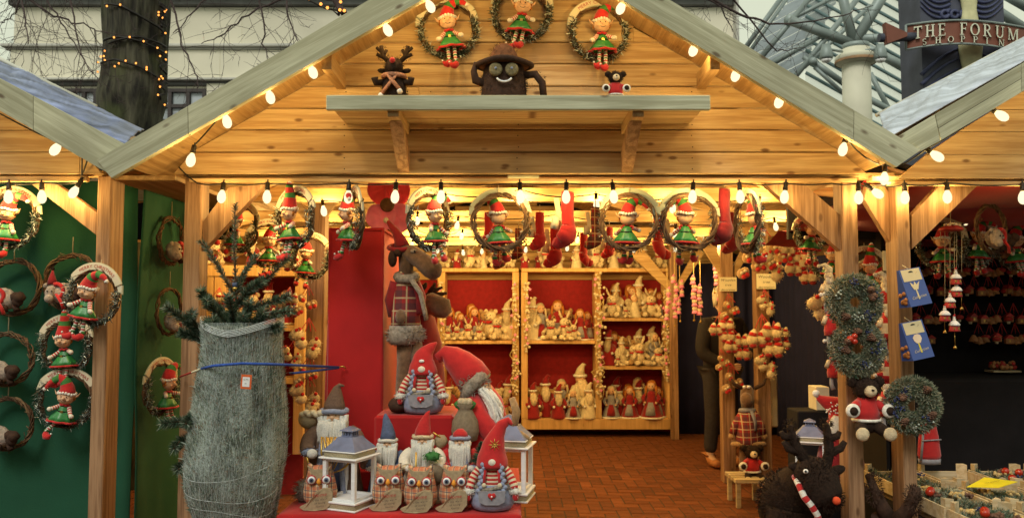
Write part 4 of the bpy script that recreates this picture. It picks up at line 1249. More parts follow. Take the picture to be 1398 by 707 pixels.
def banner(rt, Rr, a0, a1, text="MERRY CHRISTMAS", w=.030, back=False):
    y = -.012
    m = MB("banner_print"); n = 20; vs = []
    def ptx(a, r_, yy): return (r_ * math.cos(a), yy, r_ * math.sin(a))
    r0, r1 = Rr * 1.02, Rr * 1.02 + w
    for (rr0, rr1, yy, mt) in ((r0 - .003, r1 + .003, y + .004, "banner_edge"), (r0, r1, y, "banner_print")):
        m.mat(mt); vs = []
        for i in range(n + 1):
            a = lerp(a0, a1, i / n)
            vs += [ptx(a, rr0, yy), ptx(a, rr1, yy), ptx(a, rr1, yy + .003), ptx(a, rr0, yy + .003)]
        fs = [(0, 1, 2, 3), (4*n+3, 4*n+2, 4*n+1, 4*n)]
        for i in range(n):
            for k in range(4): fs.append((4*i+k, 4*i+4+k, 4*i+4+(k+1)%4, 4*i+(k+1)%4))
        m.add(vs, fs, False)
        # swallow-tailed ends
        for a, s in ((a0, 1), (a1, -1)):
            c = Vector(ptx(a, (rr0 + rr1) / 2, yy + .005)); t = Vector((math.sin(a), 0, -math.cos(a))) * s * -1
            t = Vector((t.x * .5 + (.2 * -s if False else 0), 0, -abs(t.z) - .55)).normalized()
            u = Vector((-t.z, 0, t.x)); hw = (rr1 - rr0) / 2; L = .042
            v = [c - u*hw, c + u*hw, c + u*hw + t*L, c + t*(L-.014), c - u*hw + t*L]
            v2 = [p + Vector((0, .003, 0)) for p in v]
            m.add(v + v2, [(0,1,2,3,4), (9,8,7,6,5), (0,5,6,1), (1,6,7,2), (2,7,8,3), (3,8,9,4), (4,9,5,0)], False)
    b = m.build("ribbon_banner", rt)
    t = MB("red_ink"); rc_ = (r0 + r1) / 2
    am = (a0 + a1) / 2
    def fn(u, v):
        a = am - u / rc_; r_ = rc_ + v - .007
        return (r_ * math.cos(a), y - .002, r_ * math.sin(a))
    write(t, text, min(.021, abs(a1 - a0) * rc_ / (len(text) * .68)), fn); t.build("lettering", b)
def elf_wreath(label, loc, rz=0.0, Rr=.125, hat=1, group=None, seed=1, style=0, sc=1.0, legs=2, tilt=0.0, scl=None, red_hat=True, name="elf_wreath"):
    """twig ring, tinsel sprigs, ribbon banner and a sitting cloth elf"""
    q = random.Random(seed)
    lk = q.uniform(-1, 1)
    rt = root(name, label, "elf wreath", loc, rz, group, sc)
    if tilt: rt.rotation_euler = (0, tilt, rz)
    m = MB("twig"); twig_ring(m, Rr, seed); m.build("twig_ring", rt)
    m = MB("tinsel"); sprig(m, Rr, R(150), R(262), 300, seed + 1); m.build("tinsel_sprig", rt)
    m = MB("tinsel"); sprig(m, Rr, R(-82), R(22), 300, seed + 2); m.build("tinsel_sprig", rt)
    banner(rt, Rr, R(150), R(32 if hat > 0 else 40))
    # body
    hx = q.uniform(-.014, .014); yb = -.035
    hz, nz = .022 + q.uniform(-.004, .004), -.018         # head centre, neck
    m = MB("skin_felt")
    m.ball((hx, yb - .008, hz), (.038, .030, .033), 16)
    m.ball((hx, yb - .040, hz - .002), (.0075, .008, .007), 8)
    for s in (-1, 1):
        m.ball((hx + s*.018, yb - .029, hz - .008), (.010, .008, .008), 8)
        m.tube([(hx + s*.033, yb, hz + .002), (hx + s*.048, yb - .004, hz + .012), (hx + s*.058, yb - .004, hz + .030)], [.010, .008, .001], 8, sq=.5)
    h = m.build("head", rt)
    m = MB("black_felt")
    for s in (-1, 1): m.ball((hx + s*.012, yb - .0375, hz + .006), (.0024, .002, .003), 6)
    m.tube([Vector((hx + .012*math.cos(a), yb - .037 + abs(math.cos(a))*.002, hz - .009 + .008*math.sin(a))) for a in [R(200 + i*14) for i in range(11)]], .001, 4)
    m.build("face_stitching", h)
    m = MB("ginger_yarn")
    for s in (-1, 1):
        for k in range(6): m.ball((hx + s*(.030 + .006*q.random()), yb - .012 + .014*q.random(), hz + .010 - .008*k*.6 + .006), .0075, 6)
    m.build("hair", h)
    # hat: band of red, green, red ending in a bobble
    tp = [(hx, yb - .004, hz + .020), (hx + .004*hat, yb - .004, hz + .045), (hx + .018*hat, yb - .006, hz + .072), (hx + .045*hat, yb - .012, hz + .088), (hx + .078*hat, yb - .016, hz + .080 - .012*style), (hx + .096*hat, yb - .018, hz + .066 - .02*style)]
    if style == 3: tp = [(hx, yb-.004, hz+.02), (hx+.003*hat, yb-.004, hz+.05), (hx+.008*hat, yb-.006, hz+.085), (hx+.012*hat, yb-.012, hz+.12), (hx+.014*hat, yb-.012, hz+.14)]
    sm_ = []
    for a, b in zip(tp, tp[1:]):
        for i in range(3): sm_.append(Vector(a).lerp(Vector(b), i / 3))
    sm_.append(Vector(tp[-1]))
    rr_ = [.037, .036, .034, .031, .029, .027, .0245, .022, .020, .018, .016, .0145, .013, .011, .009, .006][:len(sm_)]
    if len(rr_) < len(sm_): rr_ += [.006] * (len(sm_) - len(rr_))
    mt = ["red_felt"] * 5 + ["green_felt"] * 2 + ["red_felt"] * 2 + ["green_felt"] * 2 + ["red_felt"] * 9
    m = MB("red_felt"); m.tube(sm_, rr_, 14, mats=mt); hh = m.build("hat", rt)
    m = MB("white_fur")
    for k in range(18):
        a = 2*PI*k/18; m.ball((hx + .037*math.cos(a), yb - .004 + .033*math.sin(a), hz + .020 + .003*math.sin(a*3)), .0078, 6)
    m.build("fur_brim", hh)
    m = MB("white_fur"); m.ball(sm_[-1], .0095, 8, fz=.2); m.build("bobble", hh)
    # dress
    sk = q.uniform(-.01, .01)
    m = MB("green_satin")
    m.lathe([(.016, nz), (.024, nz - .012), (.027, nz - .026), (.034, nz - .034), (.050, nz - .056), (.059, nz - .074)], 28, (hx + sk*.4, yb, 0), sy=.72, wave=(.12, 7), cap=False)
    d = m.build("dress", rt); s_ = d.modifiers.new("thick", 'SOLIDIFY'); s_.thickness = .002
    m = MB("red_felt")
    m.tube([(hx + sk*.4 + .060*(1 + .12*math.sin(a*7))*math.cos(a), yb + .060*.72*(1 + .12*math.sin(a*7))*math.sin(a), nz - .077) for a in [2*PI*i/40 for i in range(40)]], .0055, 6, closed=True); m.build("hem", d)
    m = MB("red_felt")
    for k in range(7):
        a = R(180 + 180*k/6); m.ball((hx + .018*math.cos(a), yb + .018*math.sin(a), nz + .001 + .003*(k % 2)), (.008, .006, .006), 6)
    m.build("collar", d)
    m = MB("black_felt"); m.lathe([(.0285, nz - .032), (.0285, nz - .025)], 20, (hx + sk*.4, yb, 0), sy=.8, cap=False)
    m.mat("gold"); m.box(hx - .006, hx + .006, yb - .026, yb - .022, nz - .034, nz - .023); m.build("belt", d)
    # arms
    for s in (-1, 1):
        e = (hx + s*.046, yb - .018 - .018*q.random(), nz - .008 - .034*q.random() + (.02 if s == hat and style == 1 else 0))
        m = MB("white_fur"); limb_tube(m, (hx + s*.020, yb, nz - .006), e, .0105, .009, ["red_felt", "pale_felt"], k=8)
        a_ = m.build("arm", rt)
        m = MB("pale_felt"); m.ball(Vector(e) + Vector((s*.006, -.004, -.002)), (.012, .010, .011), 8); m.build("mitten", a_)
    # legs
    for k, s in enumerate((-1, 1)):
        if k >= legs: break
        top = Vector((hx + s*.014, yb - .006, nz - .072)); bot = top + Vector((s*.004 + q.uniform(-.014, .014), -.006 - .012*q.random(), -.056 - .02*q.random()))
        if style == 2 and s == -1: bot = top + Vector((-.035, -.01, -.055))
        m = MB("pale_felt"); limb_tube(m, top, bot, .0085, .0085, ["pale_felt", "red_felt", "pale_felt", "green_felt"], k=12)
        lg = m.build("leg", rt)
        sd = -1 if hat > 0 else 1
        m = MB("green_felt"); m.lathe([(.011, .008), (.0125, -.004)], 10, bot)
        m.mat("red_felt")
        m.tube([bot + Vector((0, 0, -.002)), bot + Vector((0, -.004, -.014)), bot + Vector((sd*.008, -.014, -.022)), bot + Vector((sd*.020, -.022, -.022)), bot + Vector((sd*.030, -.024, -.010))], [.011, .015, .0165, .012, .003], 10)
        m.mat("white_fur"); m.ball(bot + Vector((sd*.030, -.024, -.006)), .005, 6); m.ball(bot + Vector((0, -.012, .004)), .005, 6)
        m.build("boot", lg)
    # hanging cord
    m = MB("rope"); m.tube([(0, .0, Rr), (0, .0, Rr + .05)], .0016, 5); m.build("hanging_cord", rt)
    return rt
GE = "cloth elves sitting in twig wreaths"
YE = YG - .012
def el(label, px, py, Y=YE, **k):
    if 'rz' not in k: k['rz'] = random.uniform(-.28, .28)
    k['tilt'] = k.get('tilt', 0) + random.uniform(-.09, .09)
    return elf_wreath(label, at(px, py, Y), group=GE, **k)
el("elf wreath high on the gable planks above and beside the brown reindeer toy", 612, 42, seed=11, hat=1, style=0, tilt=-.10)
el("topmost elf wreath on the gable, directly above the twig stump figure", 712, 20, seed=12, hat=1, style=0, tilt=.06)
el("elf wreath on the gable planks directly above the little brown bear", 817, 46, seed=13, hat=1, style=0, tilt=.03)
YHG = YG + .05
el("elf wreath with upright hat beside the brace above the netted fir", 404, 300, YHG, seed=14, hat=1, style=3, rz=R(-38))
el("elf wreath turned edgewise in front of the red cloth booth", 486, 300, YHG, seed=15, hat=1, style=0, rz=R(-66), legs=1)
el("elf wreath half turned, hanging above the tall reindeer in a red hat", 585, 302, YHG, seed=16, hat=1, style=0, rz=R(52))
el("elf wreath seen from behind above the doll shelf beside the red stockings", 683, 303, YHG, seed=17, hat=1, style=0, rz=R(180))
el("elf wreath seen from behind between the plaid stocking and the neighbouring wreath", 858, 303, YHG, seed=18, hat=-1, style=1, rz=R(171))
el("elf wreath seen from behind just beside the dark red stocking, elf sitting askew", 941, 303, YHG, seed=19, hat=1, style=2, rz=R(186))
el("elf wreath turned fully edge on beside the plain dark red stocking", 1019, 305, YHG, seed=20, hat=1, style=0, rz=R(97))
# green stall
YW = 3.93
el("brightly lit elf wreath high on the green wall beside a hanging bulb", 15, 300, YG + .10, seed=21, hat=1, style=0)
el("elf wreath with white banner overlapping the post of the green stall", 129, 405, YG - .02, seed=22, hat=1, style=0, tilt=.12, Rr=.12)
el("middle elf wreath on the green wall, its boots touching the wreath below", 91, 472, YW - .02, seed=23, hat=1, style=3, Rr=.12)
el("lowest elf wreath on the green wall beside the post, one boot swung aside", 91, 546, YW - .05, seed=24, hat=-1, style=2, Rr=.12, tilt=.2, legs=1)
elf_wreath("elf wreath hanging on the green side wall beside the netted tree", Vector((-1.79, 4.13, at(222, 530, 4.13).z)), rz=R(80), seed=25, hat=1, style=0, group=GE)
# right stall, dim
el("dim elf wreath behind the snowy house mobile of the ornament stall", 1285, 335, 4.5, seed=26, hat=1, style=0, sc=.98)
el("dim elf wreath with pale banner between the brace and the sheep wreath", 1328, 330, 4.6, seed=27, hat=1, style=0)
el("dim elf wreath partly behind the sheep wreath near the picture edge", 1384, 335, 4.7, seed=28, hat=1, style=0)
# inside, behind the netted tree and right of the opening
el("elf wreath inside the stall directly above the tip of the netted tree", 330, 312, 4.6, seed=29, hat=1, style=3, rz=R(-30))
el("elf wreath inside the stall hanging lower between tree tip and dark beam", 368, 335, 4.8, seed=30, hat=1, style=0, rz=R(20))
el("elf wreath inside the stall lying low over the pale shelf edge", 425, 352, 5.0, seed=31, hat=-1, style=2, rz=R(-20))
el("small elf with long boots hanging under the brace beside the navy curtain", 1104, 320, 4.7, seed=32, hat=1, style=0, rz=R(15), Rr=.09)
el("elf wreath hanging against the far side of the brace near the wreath post", 1133, 355, 5.2, seed=33, hat=1, style=3, sc=.95)
el("elf wreath in the gap between the two posts of the neighbouring stalls", 1182, 372, 4.3, seed=34, hat=1, style=3, sc=.9)
el("elf wreath in the post gap beside the white card", 1199, 385, 4.5, seed=35, hat=-1, style=0, sc=.95)

# ------------------------------------------------------------ knitted sheep wreaths
def sheep_wreath(label, loc, rz=0.0, Rr=.12, seed=1, hat=False, sc=1.0, flip=1):
    rt = root("sheep_wreath", label, "animal wreath", loc, rz, "knitted animals lying in twig wreaths", sc)
    m = MB("twig"); twig_ring(m, Rr, seed, 8, .014); m.build("twig_ring", rt)
    m = MB("knit_cream"); f = flip
    m.ball((-.02*f, -.035, -.055), (.068, .040, .050), 16, fz=.12, rot=(0, .3*f, 0)); b = m.build("body", rt)
    m = MB("knit_cream"); m.ball((-.062*f, -.058, -.050), (.030, .028, .044), 14, fz=.1, rot=(0, .25*f, 0))
    m.ball((-.065*f, -.075, -.080), (.022, .02, .022), 10); h = m.build("head", rt)
    m = MB("black_felt")
    for s in (-1, 1): m.ball((-.058*f + s*.011, -.087, -.046), .004, 6)
    m.build("eyes", h)
    m = MB("knit_cream")
    for s in (-1, 1): m.ball((-.060*f + s*.034, -.056, -.018), (.016, .008, .011), 8, rot=(0, s*.6, 0))
    m.build("ears", h)
    m = MB("red_felt"); m.tube(arc((-.035*f, -.045), .034, R(-70), R(110), 10, -.07), .010, 8); m.tube([(-.03*f, -.075, -.06), (.0, -.085, -.10), (.01*f, -.08, -.13)], [.011, .010, .012], 8, sq=.5); m.build("scarf", rt)
    m = MB("dark_brown_plush")
    for s in (0, 1, 2): m.ball((.045*f + .016*s*f, -.05 - .01*s, -.05 - .02*(s % 2)), (.026, .024, .026), 10, fz=.2)
    for s in (-1, 1): m.tube([(.02*f + s*.02, -.05, -.08), (.03*f + s*.03, -.06, -.115)], [.013, .015], 8)
    m.build("hooves", rt)
    if hat:
        m = MB("dark_red_felt"); m.tube([(-.060*f, -.058, -.012), (-.064*f, -.058, .02), (-.062*f, -.056, .058)], [.026, .015, .003], 12)
        m.mat("brown_fuzz"); m.ball((-.062*f, -.056, .062), .009, 8); m.build("hat", rt)
    m = MB("rope"); m.tube([(0, 0, Rr), (0, 0, Rr + .09)], .0025, 5); m.build("hanging_cord", rt)
    return rt
sheep_wreath("sheep wreath with a red pointed hat behind the elf wreath on the green wall", at(98, 385, YW), seed=41, hat=True, Rr=.13)
sheep_wreath("sheep wreath cut by the picture edge, just below the brightly lit elf", at(18, 392, YW), seed=42, Rr=.13)
sheep_wreath("sheep wreath on the green wall at half height by the picture edge", at(10, 490, YW), seed=43)
sheep_wreath("lowest sheep wreath on the green wall by the picture edge", at(10, 578, YW), seed=44)
sheep_wreath("upper sheep wreath on the green side wall between the posts", Vector((-1.80, 4.24, at(232, 330, 4.26).z)), rz=R(84), seed=45)
sheep_wreath("second sheep wreath on the green side wall, behind a spruce branch", Vector((-1.80, 4.24, at(230, 425, 4.26).z)), rz=R(84), seed=46)
sheep_wreath("pale knitted sheep wreath hanging from the red ceiling cloth", at(1353, 312, 4.1), rz=R(28), seed=47)

# ------------------------------------------------------------ stockings
def stocking(label, px, py, Y, H, mat="red_felt", cuff=True, flip=1, rz=0.0):
    """boot outline swollen to a stuffed sock; py is the top"""
    rt = root("stocking", label, "stocking", at(px, py, Y), rz, "felt stockings hung under the rail")
    s = H
    m = MB(mat)
    # centre line and radii of a sock
    cl_ = [(0, 0), (0, -.15), (-.005, -.3), (0, -.45), (.01, -.58), (.02*1, -.70), (-.02, -.82), (-.10, -.90), (-.20, -.93), (-.27, -.92)]
    ra = [.15, .16, .155, .15, .16, .19, .20, .165, .14, .07]
    pts, rs_ = [], []
    for (a, b), (c, d), r0, r1 in zip(cl_, cl_[1:], ra, ra[1:]):
        for i in range(3):
            t = i / 3; pts.append(Vector((flip * lerp(a, c, t) * s, .006*math.sin(b*40), lerp(b, d, t) * s))); rs_.append(lerp(r0, r1, t) * s)
    pts.append(Vector((flip*cl_[-1][0]*s, 0, cl_[-1][1]*s))); rs_.append(ra[-1]*s)
    m.tube(pts, rs_, 16, sq=.5); b = m.build("sock", rt)
    if cuff:
        m = MB("cream_felt")
        x0 = -flip*.16*s
        for k, (dx, w) in enumerate(((x0*1.2, .075), )):
            m.prism([(dx - w*s*.9, -.12*s), (dx + w*s*.4, -.12*s), (dx + w*s*1.1, -.55*s), (dx - w*s*.2, -.52*s)][::-1], -.06*s, -.04*s)
        c = Vector((x0*1.3, -.09*s, -.58*s))
        m.tube([c + Vector((0, 0, .10*s)), c - Vector((.02*s, 0, .12*s))], [.12*s, .15*s], 4, sq=.25); m.build("felt_tag", rt)
    m = MB("rope"); m.tube([(0, 0, 0), (0, 0, .04)], .002, 5); m.build("hanging_cord", rt)
    return rt
stocking("largest bright red felt stocking hanging near the middle of the opening", 775, 262, YG + .10, .255)
stocking("smaller red stocking hanging between the wreath seen from behind and the largest stocking", 737, 290, YG + .45, .185)
stocking("red stocking mostly hidden behind the wreath seen from behind", 668, 290, YG + .5, .20, flip=-1)
stocking("red tartan stocking with cream tags just beside the largest red stocking", 813, 283, YG + .35, .20, "red_plaid")
stocking("plain dark red velvet stocking hanging free beside the edge-on wreath", 989, 258, YG + .10, .255, "dark_red_felt", cuff=False)
stocking("short dark tartan stocking hanging low behind the small red one", 708, 312, YG + .7, .16, "red_plaid", cuff=False)
stocking("bright red stocking hanging low between two wreaths seen from behind", 899, 292, YG + .7, .24, flip=-1)
stocking("red stocking hanging low behind the tartan one", 832, 310, YG + .9, .17)
stocking("second bright red stocking, just behind the largest one and lower", 758, 306, YG + .6, .22)
stocking("red stocking low beside the tartan stocking with cream tags", 797, 318, YG + .8, .18, flip=-1)
stocking("dark red stocking behind the plain velvet one", 1000, 290, YG + .8, .22, "dark_red_felt")
stocking("small tartan stocking low behind the twig ring of the backward elf", 684, 325, YG + .95, .17, "red_plaid")
# ============================================================ SHELF FIGURES ON THE GABLE
YSF = 3.44
ZS = zb + .050
def sx(px): return at(px, 130, YSF).x
def fuzzy(m, c, r, n, L, w=.002, seed=0, down=0.0):
    """short standing fibres over an ellipsoid"""
    q = random.Random(seed); r = (r, r, r) if not isinstance(r, (tuple, list)) else r
    for i in range(n):
        d = Vector((q.gauss(0, 1), q.gauss(0, 1), q.gauss(0, 1))).normalized()
        if d.y > .5: continue
        p = Vector(c) + Vector((d.x*r[0], d.y*r[1], d.z*r[2])) * .98
        m.spike(p, d + Vector((q.gauss(0, .5), q.gauss(0, .5), q.gauss(0, .5) - down)), L * q.uniform(.6, 1.2), w, q.random() * 3)
rt = root("reindeer_toy", "brown fibre reindeer with antlers, red nose and knitted scarf on the gable shelf", "toy reindeer", (sx(538), YSF, ZS))
m = MB("brown_fuzz"); m.lathe([(.052, 0), (.054, .04), (.052, .09), (.044, .12), (.030, .135)], 18, wave=(.04, 5)); fuzzy(m, (0, 0, .06), (.055, .055, .075), 420, .014, seed=1); m.build("body", rt)
m = MB("brown_fuzz"); m.ball((0, -.012, .168), (.040, .038, .044), 16, fz=.1); m.ball((.002, -.045, .165), (.026, .026, .026), 12); fuzzy(m, (0, -.012, .168), (.042, .04, .046), 300, .012, seed=2); h = m.build("head", rt)
m = MB("red_felt"); m.ball((.002, -.072, .184), .0125, 10); m.build("nose", h)
for s in (-1, 1):
    m = MB("brown_fuzz"); m.ball((s*.052, 0, .158), (.022, .012, .011), 8, rot=(0, -s*.2, 0)); m.build("ear", h)
    m = MB("brown_fuzz")
    m.tube([(s*.022, 0, .195), (s*.050, 0, .225), (s*.058, 0, .268)], [.011, .011, .009], 8)
    m.tube([(s*.040, 0, .214), (s*.076, 0, .232)], [.009, .008], 8); m.tube([(s*.052, 0, .238), (s*.078, 0, .262)], [.008, .007], 8); m.tube([(s*.048, 0, .225), (s*.034, 0, .252)], [.008, .007], 8)
    fuzzy(m, (s*.052, 0, .235), (.024, .012, .03), 120, .010, seed=3)
    m.build("antler", h)
    m = MB("brown_fuzz"); m.tube([(s*.045, -.01, .105), (s*.075, -.03, .098), (s*.078, -.04, .118)], [.015, .014, .016], 8); m.build("arm", rt)
plain("scarf_knit", (.42, .20, .12), .95, .5, 120, .9)
m = MB("scarf_knit"); m.tube([(.046*math.cos(a), .044*math.sin(a) - .006, .130) for a in [2*PI*i/20 for i in range(20)]], .011, 8, closed=True)
m.tube([(-.02, -.045, .13), (.0, -.062, .10), (.032, -.060, .062)], [.011, .013, .013], 8, sq=.5); m.tube([(.015, -.045, .13), (-.008, -.064, .09), (-.044, -.058, .045)], [.011, .013, .013], 8, sq=.5)
sc_ = m.build("scarf", rt)
for p in ((.034, -.064, .052), (-.048, -.062, .034)):
    m = MB("white_fur"); m.ball(p, .0125, 8, fz=.2); m.build("bobble", sc_)

rt = root("stump_figure", "smiling twig stump figure in a pointed brown hat standing on the gable shelf", "toy figure", (sx(688), YSF, ZS))
m = MB("dark_brown_plush"); m.lathe([(.100, 0), (.098, .05), (.094, .12), (.088, .165), (.078, .185), (.05, .195)], 26, sy=.8, wave=(.03, 9)); fuzzy(m, (-.0, 0, .09), (.100, .082, .105), 1300, .014, seed=5)
m.tube([(.075, -.01, .135), (.135, -.02, .138), (.165, -.02, .10), (.172, -.02, .035)], [.017, .017, .016, .015], 8)
m.tube([(-.08, -.01, .10), (-.122, -.02, .112), (-.130, -.02, .150), (-.122, -.02, .190)], [.02, .02, .014, .008], 8)
fuzzy(m, (.14, -.02, .11), (.04, .016, .04), 120, .01, seed=6)
m.build("body", rt)
m = MB("dark_brown_plush"); m.box(.086, .178, -.055, .05, 0, .036, .008); fuzzy(m, (.132, 0, .022), (.05, .055, .018), 200, .01, seed=7); m.build("bench_log", rt)
plain("hat_straw", (.14, .06, .03), .95, .4, 60, .9)
m = MB("hat_straw"); m.lathe([(.118, .178), (.122, .184), (.075, .196), (.068, .205), (.055, .235), (.040, .262), (.016, .276), (.002, .28)], 26, sy=.85); fuzzy(m, (0, 0, .22), (.06, .055, .06), 300, .01, seed=8)
h = m.build("hat", rt)
m = MB("dark_brown_plush"); m.tube([(.120*math.cos(a), .102*math.sin(a), .182 + .005*math.sin(3*a)) for a in [2*PI*i/30 for i in range(30)]], .012, 8, closed=True); m.build("hat_brim", h)
for s in (-1, 1):
    plain("eye_disc", (.20, .16, .08), .8, .5, 100, .8) if "eye_disc" not in MATS else None
    m = MB("eye_disc"); m.T = Matrix.Translation((s*.034, -.086, .140)) @ Matrix.Rotation(PI/2, 4, 'X')
    m.lathe([(.028, -.006), (.028, .004), (.02, .007)], 20)
    e = m.build("eye", rt)
    m = MB("blue_grey_fleece"); m.ball((s*.034, -.094, .143), .006, 8); m.build("pupil", e)
m = MB("white_paint"); m.tube([Vector((.002 + .034*math.cos(a), -.092, .112 + .026*math.sin(a))) for a in [R(205 + i*13) for i in range(11)]], .0045, 8); m.build("smile", rt)

def wicker_bear(label, loc, sc=1.0, legs=False, arms=(0, 0), rz=0):
    rt = root("bear_toy", label, "toy bear", loc, rz, "brown fibre bears in red tops", sc)
    m = MB("brown_fuzz"); m.ball((0, 0, .10), (.045, .042, .038), 16, fz=.08); fuzzy(m, (0, 0, .10), (.046, .043, .04), 520, .010, seed=9); h = m.build("head", rt)
    for s in (-1, 1):
        m = MB("brown_fuzz"); m.ball((s*.047, 0, .122), (.021, .013, .019), 10, fz=.1); fuzzy(m, (s*.047, 0, .122), (.02, .012, .019), 120, .009, seed=10); m.build("ear", h)
    m = MB("cream_fur"); m.ball((0, -.038, .092), (.022, .02, .021), 12); mz = m.build("muzzle", h)
    m = MB("black_felt"); m.ball((0, -.058, .098), (.006, .005, .004), 8); m.build("nose", mz)
    m = MB("red_felt"); m.lathe([(.030, .066), (.038, .05), (.044, .02), (.046, -.012)], 20, sy=.8); t = m.build("top", rt)
    m = MB("white_fur"); m.tube([(.047*math.cos(a), .038*math.sin(a), -.012) for a in [2*PI*i/20 for i in range(20)]], .006, 6, closed=True); m.build("hem", t)
    for s in (-1, 1):
        m = MB("red_felt"); m.tube([(s*.030, -.005, .048), (s*.056, -.02, .030)], [.016, .017], 10)
        a = m.build("arm", rt)
        m = MB("white_fur"); c = Vector((s*.064, -.038, .024))
        m.T = Matrix.Translation(c) @ Matrix.Rotation(PI/2, 4, 'X'); m.lathe([(.022, -.008), (.026, 0), (.022, .010)], 16)
        m.build("cuff", a)
        m = MB("brown_fuzz"); m.ball(c + Vector((0, -.008, 0)), (.016, .012, .016), 10, fz=.1); m.build("paw", a)
    m = MB("brown_fuzz"); m.ball((0, .0, -.03), (.044, .035, .03), 12, fz=.1)
    m.build("body", rt)
    if legs:
        for s in (-1, 1):
            m = MB("brown_fuzz"); m.tube([(s*.025, -.01, -.03), (s*.045, -.06, -.05)], [.022, .02], 10); l = m.build("leg", rt)
            m = MB("cream_fur"); m.ball((s*.048, -.076, -.052), (.024, .012, .024), 12, fz=.06); m.build("foot_pad", l)
    return rt
wicker_bear("little brown bear in a red top peeping over the gable shelf", (sx(838), YSF - .06, ZS + .043), .68)

# ============================================================ CENTRE DISPLAY TABLE
ZT = .712
tb = root("display_table", "low table covered with red cloth at the front of the stall", "table", (-.42, 3.7, 0))
m = MB("red_cloth")
x0, x1, y0, y1 = -.955, .035, 3.33, 4.3
nx, ny = 40, 30; vs = []
for j in range(3):
    pass
def rnd_edge(i): return .008 * math.sin(i * .9) + .005 * math.sin(i * 2.3)
ringp = []
N = 40
for i in range(N): ringp.append((lerp(x0, x1, i / N), y0))
for i in range(N): ringp.append((x1, lerp(y0, y1, i / N)))
for i in range(N): ringp.append((lerp(x1, x0, i / N), y1))
for i in range(N): ringp.append((x0, lerp(y1, y0, i / N)))
K = len(ringp); cx_, cy_ = (x0 + x1) / 2, (y0 + y1) / 2
vs = [(cx_, cy_, ZT)]
for sc_, z, am in ((.5, ZT, 0), (.97, ZT, 0), (1.0, ZT - .004, 0), (1.006, ZT - .02, .002), (1.01, ZT - .15, .008), (1.02, ZT - .4, .016), (1.02, .03, .02)):
    for i, (x, y) in enumerate(ringp):
        f = 1 + am * math.sin(i * 1.1) + am * .6 * math.sin(i * .43 + 1)
        vs.append((cx_ + (x - cx_) * sc_ * f, cy_ + (y - cy_) * sc_ * f, z))
fs = [(0, 1 + i, 1 + (i+1) % K) for i in range(K)]
for r_ in range(6):
    for i in range(K):
        a, b = 1 + r_*K + i, 1 + r_*K + (i+1) % K
        fs.append((a, a + K, b + K, b))
m.add(vs, fs, True); m.build("cloth_top", tb, world=True)
m = MB("pine_post")
for x in (x0 + .05, x1 - .05):
    for y in (y0 + .06, y1 - .06): m.box(x - .03, x + .03, y - .03, y + .03, 0, ZT - .03)
m.build("table_frame", tb, world=True)
# red riser box on the table
rb = root("display_riser", "red cloth covered box raised at the back of the table under the seated gnome", "riser", (-.48, 3.85, ZT))
xa, xb = at(513, 590, 3.78).x, at(621, 590, 3.78).x
zr0 = at(560, 567, 3.72).z
m = MB("red_cloth"); m.box(xa, xb, 3.72, 4.1, ZT + .001, zr0, .012); m.build("box_cover", rb, world=True)
m = MB("red_cloth"); m.box(xa - .12, xb + .02, 3.74, 4.2, ZT + .001, ZT + .10, .012); m.build("step_cover", rb, world=True)

# tall red booth and its poppy
bt = root("red_booth", "tall booth hung with plain red cloth standing between tree and reindeer", "booth", (-.76, 4.2, 0))
bx0, bx1, by0, by1, bz = at(448, 400, 3.9).x, at(523, 400, 3.9).x, 3.9, 4.52, at(480, 311, 3.9).z
for nm, pa, pb in (("front_cloth", (bx0, by0), (bx1, by0)), ("side_cloth", (bx1 + .001, by0), (bx1 + .001, by1)), ("side_cloth", (bx0, by1), (bx0, by0))):
    vs = []; n = 30; a, b = Vector((*pa, 0)), Vector((*pb, 0)); t = (b - a).normalized(); nn = Vector((t.y, -t.x, 0))
    for i in range(n + 1):
        for j in range(21):
            q_ = a.lerp(b, i / n); z = bz * j / 20
            e = q_ + nn * (noise.noise(Vector((q_.x*3, q_.y*3, z*1.3))) * .022 * min(1, i, n - i))
            vs.append((e.x, e.y, z))
    m = MB("red_cloth"); m.add(vs, [(i*21+j, (i+1)*21+j, (i+1)*21+j+1, i*21+j+1) for i in range(n) for j in range(20)], True)
    o = m.build(nm, bt, world=True); s_ = o.modifiers.new("thick", 'SOLIDIFY'); s_.thickness = .004
m = MB("red_cloth"); m.box(bx0 + .002, bx1 - .002, by0 + .006, by1, bz - .012, bz + .001); m.build("booth_roof", bt, world=True)
pp = root("poppy", "huge pink red felt poppy with dark centre standing above the red booth", "poppy", at(530, 282, 4.25))
def petal(px, py, rx, ry, mat, dy, rot=0.0):
    m = MB(mat); c = at(px, py, 4.25 + dy) - pp.location; n = 28; vs = [(c.x, c.y - .0, c.z)]
    for k in range(1, 6):
        for i in range(n):
            a = 2*PI*i/n; u = k / 5
            vs.append((c.x + rx*u*math.cos(a + rot), c.y - .03*u*u + .008*math.sin(a*5)*u, c.z + ry*u*math.sin(a + rot)*(1 + .05*math.sin(3*a))))
    fs = [(0, 1 + i, 1 + (i+1) % n) for i in range(n)] + [(1+k*n+i, 1+(k+1)*n+i, 1+(k+1)*n+(i+1)%n, 1+k*n+(i+1)%n) for k in range(4) for i in range(n)]
    m.add(vs, fs, True); o = m.build("petal", pp); s_ = o.modifiers.new("thick", 'SOLIDIFY'); s_.thickness = .004
plain("poppy_red", (.80, .09, .14), .85, .14, 10, .3)
petal(521, 258, .070, .085, "poppy_red", .03); petal(543, 262, .068, .080, "poppy_red", .04)
petal(521, 297, .078, .072, "pink_felt", .0); petal(544, 298, .072, .080, "pink_felt", .012)
